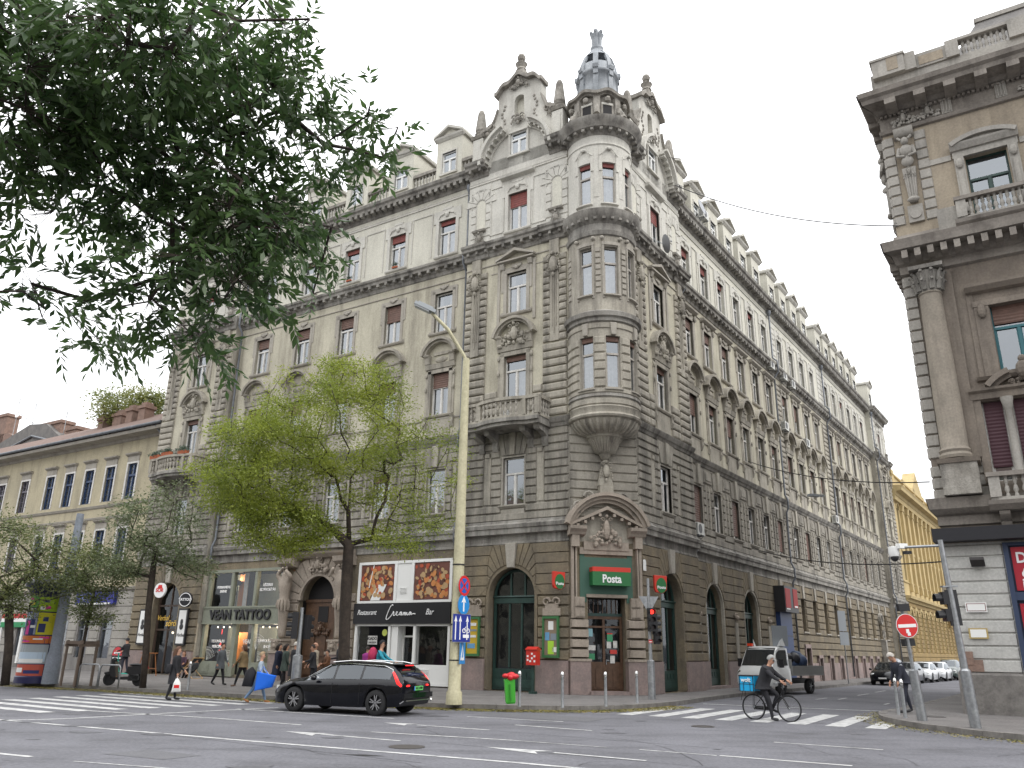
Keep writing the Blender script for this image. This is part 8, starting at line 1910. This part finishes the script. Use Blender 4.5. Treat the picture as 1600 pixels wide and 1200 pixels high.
person(T(-9.6,36.9,Z,rad(30)),'person in dark green coat standing left of the traffic light',cl('cloth_green_grey',(.05,.07,.06)),blk2,'black',((6,2),(-6,4)),((10,6,30),(5,6,20)),2,'hairb',.04,coat=(cl('cloth_green_grey',(.05,.07,.06)),.3),h=1.7)
person(T(-12.6,37.6,Z,rad(-20)),'person in grey coat walking towards the tattoo shop door',gry,blk2,'black',((16,4),(-14,14)),((15,6,20),(-10,6,15)),2,'hairb',0,coat=(gry,.25),h=1.72)
person(T(-6.2,37.6,Z,rad(75)),'person in bright purple jacket facing the restaurant window',purp,drk,'black',((4,2),(-4,4)),((5,6,10),(5,6,10)),6,'hairb',0,coat=(purp,.15),h=1.66,thick=1.2)
KS=FL@T(-25.0,-3.1,Z+.12,rad(190)); person(KS@T(.15,0,.03),'person in dark clothes and cap riding the turquoise kick scooter',blk,drk,'black',((6,6),(-8,10)),((35,6,40),(35,6,40)),2,'hairb',0,coat=(blk,.1),h=1.74,hat=blk2)
S0=FL@T(-22.9,-1.2,Z,rad(-60)); b=B('brown','black'); b.box(-.22,.22,-.22,.22,.42,.46); [b.box(sx*.18-.02,sx*.18+.02,sy*.18-.02,sy*.18+.02,0,.42) for sx in(-1,1) for sy in(-1,1)]; b.box(-.22,-.19,-.22,.22,.46,.9); thing(b,'chair','small dark chair under the seated woman beside the deck chair','chair',S0)
person(S0@T(0,0,0),'seated woman in maroon jacket between the bar and the deck chair',maro,blk2,'black',((82,85),(80,80)),((30,8,50),(30,8,50)),-2,hbr,.08,h=1.66,seat=.5)
D0=FL@T(-21.2,-1.9,Z,PI); person(D0@T(-.02,0,0),'man with sunglasses reclining in the wooden deck chair',gry,blk2,'black',((78,50),(76,45)),((25,8,60),(25,8,60)),-38,'hairb',0,h=1.76,seat=.33,head=28)
# delivery rider
person(BKW@T(-.2,0,0),'delivery cyclist in black clothes and grey cap on the zebra crossing',blk,blk2,'black',((62,88),(26,18)),((48,10,14),(46,10,16)),24,'hairb',0,h=1.84,hat=capg,seat=.86,thick=1.2,head=5,coat=(blk,.1))
W0=T(12.55,27.1,Z,rad(192)); person(W0,'grey-haired man bending forward in striped shirt and dark trousers at the kerb',drk,drk,'black',((12,2),(-14,2)),((6,4,20),(4,4,20)),24,'hairg',0,h=1.84,head=30,thick=1.12,coat=(drk,.12)); b=B(strp); b.smooth=True; b.tube([(.2,-.2,1.38),(.16,-.12,1.5),(.14,0,1.53),(.16,.12,1.5),(.2,.2,1.38)],[.06,.08,.08,.08,.06],8); held(b,'light striped scarf across the shoulders of the bending man','scarf','scarf',W0)
# ================================================================ trees
def leaf_mesh(name,parent,P,D,size,m,asp=.36,Wm=None,fold=True,seed=0):
    # P: points, D: leaf directions; each leaf a rhombus of two triangles with a bent midrib
    rs=np.random.RandomState(seed); n=len(P); D=D/np.linalg.norm(D,axis=1)[:,None]; r=rs.normal(size=(n,3)); S=np.cross(D,r); S/=np.linalg.norm(S,axis=1)[:,None]+1e-9; N=np.cross(D,S)
    L=(size*rs.uniform(.7,1.25,n))[:,None]; w=L*asp
    v=np.stack([P,P+D*L*.45+S*w*.5+N*L*.06,P+D*L+N*L*(-.08),P+D*L*.45-S*w*.5+N*L*.06],1).reshape(-1,3)
    me=bpy.data.meshes.new(name); me.vertices.add(4*n); me.vertices.foreach_set('co',v.ravel()); me.loops.add(4*n); me.loops.foreach_set('vertex_index',np.arange(4*n)); me.polygons.add(n); me.polygons.foreach_set('loop_start',np.arange(n)*4); me.polygons.foreach_set('loop_total',np.full(n,4)); me.update(); me.validate(); me.materials.append(m)
    o=bpy.data.objects.new(name,me); COL.objects.link(o); place(o,parent,Wm or Matrix.Identity(4)); return o
def grow(trunk,r0,targets,rs,sag=.1,rtip=.006,taper=.6):
    # trunk polyline then every target is joined to the nearest node already grown
    nodes=[np.array(p,float) for p in trunk]; par=[-1]+list(range(len(trunk)-1)); dep=[0]*len(nodes); cnt=[0]*len(nodes); ends=[]
    order=np.argsort([np.min([np.linalg.norm(t-n) for n in nodes[1:]]) for t in targets])
    for i in order:
        t=targets[i]; A=np.array(nodes[1:]); d=np.linalg.norm(A-t,axis=1)+np.where(A[:,2]>t[2]+.3,.8,0)*np.linalg.norm(A-t,axis=1); j=int(np.argmin(d))+1; a=nodes[j]; L=np.linalg.norm(t-a); k=max(1,int(L/.55)); prev=j
        off=rs.normal(size=3)*L*.10
        for q in range(1,k+1):
            u=q/k; p=a+(t-a)*u+off*math.sin(u*PI)+np.array([0,0,-sag*L*math.sin(u*PI)]); nodes.append(p); par.append(prev); prev=len(nodes)-1; dep.append(0)
        ends.append(prev)
    n=len(nodes); w=np.zeros(n)
    for e_ in ends: w[e_]+=1
    for i in range(n-1,0,-1): w[par[i]]+=w[i]
    R=rtip+(r0-rtip)*(w/max(w[0],1))**taper
    ch={}
    for i in range(1,n): ch.setdefault(par[i],[]).append(i)
    return nodes,par,R,ch,ends
def branch_mesh(name,nodes,par,R,ch,parent,m='bark',nseg=7,minr=0):
    b=B(m); b.smooth=True; st=[(0,None)]
    while st:
        s,f=st.pop(); line=[s] if f is None else [f,s]; rr=[R[s]] if f is None else [min(R[f],R[s]*1.15),R[s]]; c=s
        while c in ch:
            k=sorted(ch[c],key=lambda x:-R[x]); 
            for o in k[1:]: st.append((o,c))
            c=k[0]; line.append(c); rr.append(R[c])
        if len(line)>1: b.tube([tuple(nodes[i]) for i in line],rr,nseg if max(rr)>.03 else 4)
    return b.build(name,parent,Matrix.Identity(4))
def tree(name,label,trunk,r0,blobs,nleaf,size,m,asp,seed,spray=.3,group=None,sag=.05,droop=.2,leafy=1.0,cat='tree',thin=None):
    rs=np.random.RandomState(seed); T_=[]
    for (x,y,z,a,b_,c,n) in blobs:
        q=rs.normal(size=(n,3)); q/=np.linalg.norm(q,axis=1)[:,None]; q*=(rs.uniform(.25,1,n)**.45)[:,None]; T_.append(np.array([x,y,z])+q*np.array([a,b_,c]))
    T_=np.concatenate(T_); nodes,par,R,ch,ends=grow(trunk,r0,T_,rs,sag,.008,.78)
    o=empty(name,T(*trunk[0]),label,cat,group); branch_mesh('trunk',nodes,par,R,ch,o)
    N=np.array(nodes); P=[];D=[]
    per=nleaf//len(ends)
    for e_ in ends:
        c=N[e_]; k=max(1,int(per*rs.uniform(.3,1.7)*leafy)); pr=N[par[e_]]; k=max(1,int(k*thin(c))) if thin else k
        t=rs.rand(k)[:,None]; base=pr+(c-pr)*(.3+.9*t); off=rs.normal(size=(k,3))*spray*np.array([1,1,.6]); P.append(base+off); D.append(off*1.2+rs.normal(size=(k,3))*.12+np.array([0,0,-droop*.4]))
    leaf_mesh('crown',o,np.concatenate(P),np.concatenate(D),size,m,asp,seed=seed); return o
loc=leafmat('locust_leaf',(.125,.18,.022),(.33,.37,.055),.45,.45)
tree('locust_tree','spreading yellow-green locust tree on the pavement in front of the portal',[(-5.75,30.15,.1),(-5.78,30.15,1.6),(-5.85,30.13,3.1),(-5.88,30.1,4.4),(-5.9,30.1,5.4),(-6.0,30.0,6.6)],.21,
 [(-6.6,29.8,9.6,3.4,3.2,3.0,150),(-9.0,29.3,8.3,2.6,2.6,2.0,110),(-10.0,29.0,7.2,1.4,2.0,1.2,45),(-3.6,30.4,8.4,2.1,2.4,2.6,70),(-8.2,29.4,5.9,1.7,2.0,1.0,70),(-3.9,30.2,5.9,1.5,1.8,.9,30),(-5.8,30,11.6,1.6,1.5,1.2,36)],88000,.10,loc,.42,11,.25,leafy=1.0,droop=.1,thin=lambda c: 1.2 if c[0]<-7 else (1.0 if c[0]<-5 else .62))
grn=leafmat('ash_leaf_grey',(.075,.11,.045),(.18,.21,.10),.3,.8)
tree('street_tree','slim grey-green street tree leaning beside the scooter',[(-14.3,33.9,.1),(-14.36,33.87,1.4),(-14.5,33.83,2.9),(-14.55,33.8,4.4),(-14.58,33.8,5.6)],.13,[(-14.5,33.8,6.6,1.9,1.6,1.9,80),(-13.2,34.3,4.8,1.0,1.0,.6,20),(-15.7,33.3,4.9,.9,.9,.7,24)],11000,.12,grn,.38,12,.25)
drkg=leafmat('dark_tree_leaf',(.06,.09,.035),(.17,.19,.06),.3,.8)
tree('street_tree','broad dark green street tree at the far left edge',[(-20.3,34.9,.1),(-20.4,34.8,1.6),(-20.6,34.6,3.2),(-20.8,34.4,4.6)],.17,[(-21.0,34.4,5.2,2.2,2.0,2.0,80),(-18.7,35.0,5.0,1.5,1.5,1.4,50),(-20.2,34.6,3.4,1.2,1.0,.6,20)],13000,.12,drkg,.42,13,.28)
tree('street_tree','small dark young tree growing inside the wooden guard',[(-17.3,34.6,.1),(-17.25,34.55,1.6),(-17.2,34.5,2.8),(-17.1,34.4,4.0)],.07,[(-16.8,34.2,4.6,1.2,1.1,1.1,40),(-16.6,34.2,3.2,1.0,.9,.7,26)],6500,.11,drkg,.42,14,.24)
bgm=leafmat('plane_leaf',(.12,.16,.04),(.28,.28,.09),.4,.4)
tree('background_tree','pale green tree rising behind the roof of the low house',[(-32.5,62,.1),(-32.3,62,9),(-31.8,62.3,15),(-31.5,62.4,18)],.4,[(-31.3,62.4,19.9,1.9,1.9,1.7,46),(-28.8,63.5,20.3,1.6,1.6,1.2,26)],9000,.22,bgm,.5,15,.5)
# large ash overhanging the camera side: pinnate leaves on drooping twigs
def ash():
    rs=np.random.RandomState(5)
    BL_=[(-3.35,4.78,5.79,.78,.57,168),(-2.44,4.34,5.58,.69,.37,130),(-2.24,5.26,6.34,.59,.38,84),(-3.17,5.23,5.35,.78,.42,140),(-2.53,5.35,5.62,.62,.47,125),(-1.92,5.24,5.79,.46,.35,60),(-2.28,5.32,4.98,.54,.34,84),(-3.08,5.89,5.13,.6,.27,60),(-1.65,5.1,5.98,.28,.3,22),(-3.46,4.92,4.82,.3,.3,28),(-1.37,5.97,6.03,.3,.25,19),(-1.07,5.9,5.89,.24,.16,9),(-1.04,5.09,5.66,.15,.1,4),(-1.6,5.84,5.74,.27,.21,14),(-1.98,5.51,4.77,.44,.29,58),(-1.91,6.63,5.38,.34,.26,26),(-1.83,6.93,5.14,.23,.15,5),(-3.49,5.74,4.36,.32,.13,14),(-3.62,6.53,4.36,.32,.23,16),(-2.5,5.33,4.2,.33,.28,32),(-2.66,6.25,4.21,.32,.19,18),(-1.92,5.48,4.33,.28,.19,15),(-3.57,5.63,4.1,.18,.08,3),(-1.42,4.77,5.82,.09,.15,2),(-3.39,4.98,4.11,.14,.14,5),(-3.68,4.76,6.1,.49,.33,50),(-3.27,4.7,5.18,.44,.29,50),(-2.2,5.43,4.4,.33,.19,24),(-2.85,5.43,4.34,.29,.15,10),(-1.87,5.67,5.26,.41,.25,36)]
    tg=[];lv=[]
    for x,y,z,a,b_,n in BL_:
        n=int(n*1.5); q=rs.normal(size=(n,3)); q/=np.linalg.norm(q,axis=1)[:,None]; q*=(rs.rand(n)**.4)[:,None]; pts=np.array([x,y,z])+q*np.array([a,.55,b_]); lv.append(pts); tg.append(pts[:max(2,n//14)])
    lv=np.concatenate(lv); tg=np.concatenate(tg)
    trunk=[(-8.4,3.2,.1),(-8.2,3.3,2.0),(-7.6,3.6,3.8),(-6.4,4.0,5.1),(-5.2,4.4,5.7),(-4.3,4.7,5.85),(-3.87,5.02,5.8),(-3.63,5.2,5.78),(-3.3,5.4,5.7),(-3.1,5.55,5.65)]
    nodes,par,R,ch,ends=grow(trunk,.2,tg,rs,.12,.003,.85); R=np.where(np.arange(len(R))>=10,np.minimum(R,.02),R)
    for i in range(4,10): R[i]=min(R[i],.065-.006*(i-4))
    R=np.maximum(R,.0035); o=empty('ash_tree',T(-8.4,3.2,.1),'large dark green ash branches overhanging the upper left of the view','tree'); branch_mesh('trunk',nodes,par,R,ch,o)
    N=np.array(nodes); P=[];D=[];tw=B('bark')
    for c in lv:
        j=int(np.argmin(np.linalg.norm(N[5:]-c,axis=1)))+5; a=N[j]; d=c-a; L=np.linalg.norm(d)
        if L>.05 and L<.7: tw.tube([tuple(a),tuple((a+c)/2+np.array([0,0,-.03*L])),tuple(c)],[.003,.0025,.002],3,False)
        d=d/(L+1e-6)+rs.normal(size=3)*.6+np.array([0,0,-.45]); d/=np.linalg.norm(d); ln=rs.uniform(.16,.26); e_=np.cross(d,[0,0,1]); e_/=np.linalg.norm(e_)+1e-6
        up=np.cross(e_,d)
        tip=c+d*ln+np.array([0,0,-.04]); tw.tube([tuple(c),tuple(c+d*ln*.5),tuple(tip)],[.0018,.0015,.001],3,False)
        k=rs.randint(3,5)
        for q in range(k):
            b0=c+(tip-c)*(.25+.75*q/k)
            for s in(1,-1): P.append(b0); D.append(d*.75+e_*s*.8+np.array([0,0,-.25])+rs.normal(size=3)*.15)
        P.append(tip); D.append(d+np.array([0,0,-.2]))
    tw.build('twig',o,Matrix.Identity(4))
    leaf_mesh('crown',o,np.array(P),np.array(D),.108,leafmat('ash_leaf',(.03,.066,.022),(.09,.155,.045),.38,2.5),.33,seed=3)
ash()

# added terrace, unseen behind the viewpoint: gives reflections in panes and paint, and shade
def opposite():
    F=FL@T(0,-52,0)@Matrix.Rotation(PI,4,'Z'); o=empty('added_terrace',F@T(0,0,.15),'unseen plain terrace added across the avenue for reflections and shade','building')
    w=B('plaster','stone'); ops=[(x-.6,x+.6,z,z+2.2) for x in np.arange(-58,60,3.4) for z in(1.2,5.6,9.4,13.2)]; w.wall(-60,60,0,17,[tuple(float(q) for q in p) for p in ops]); w.m=1; w.prof(-60,60,[(0,16.6),(.6,16.9),(.7,17.3),(0,17.4)]); w.prof(-60,60,[(0,4.4),(.2,4.5),(.25,4.8),(0,4.9)]); w.build('wall',o,F)
    k=B('darkw'); k.box(-60,60,.5,.6,.1,16.5); k.build('inner_wall',o,F); r=B('tile'); r.add([(-60,-.6,17.3),(60,-.6,17.3),(60,6,21),(-60,6,21),(60,12,17.3),(-60,12,17.3)],[(0,1,2,3),(3,2,4,5)]); r.build('roof',o,F)
opposite()
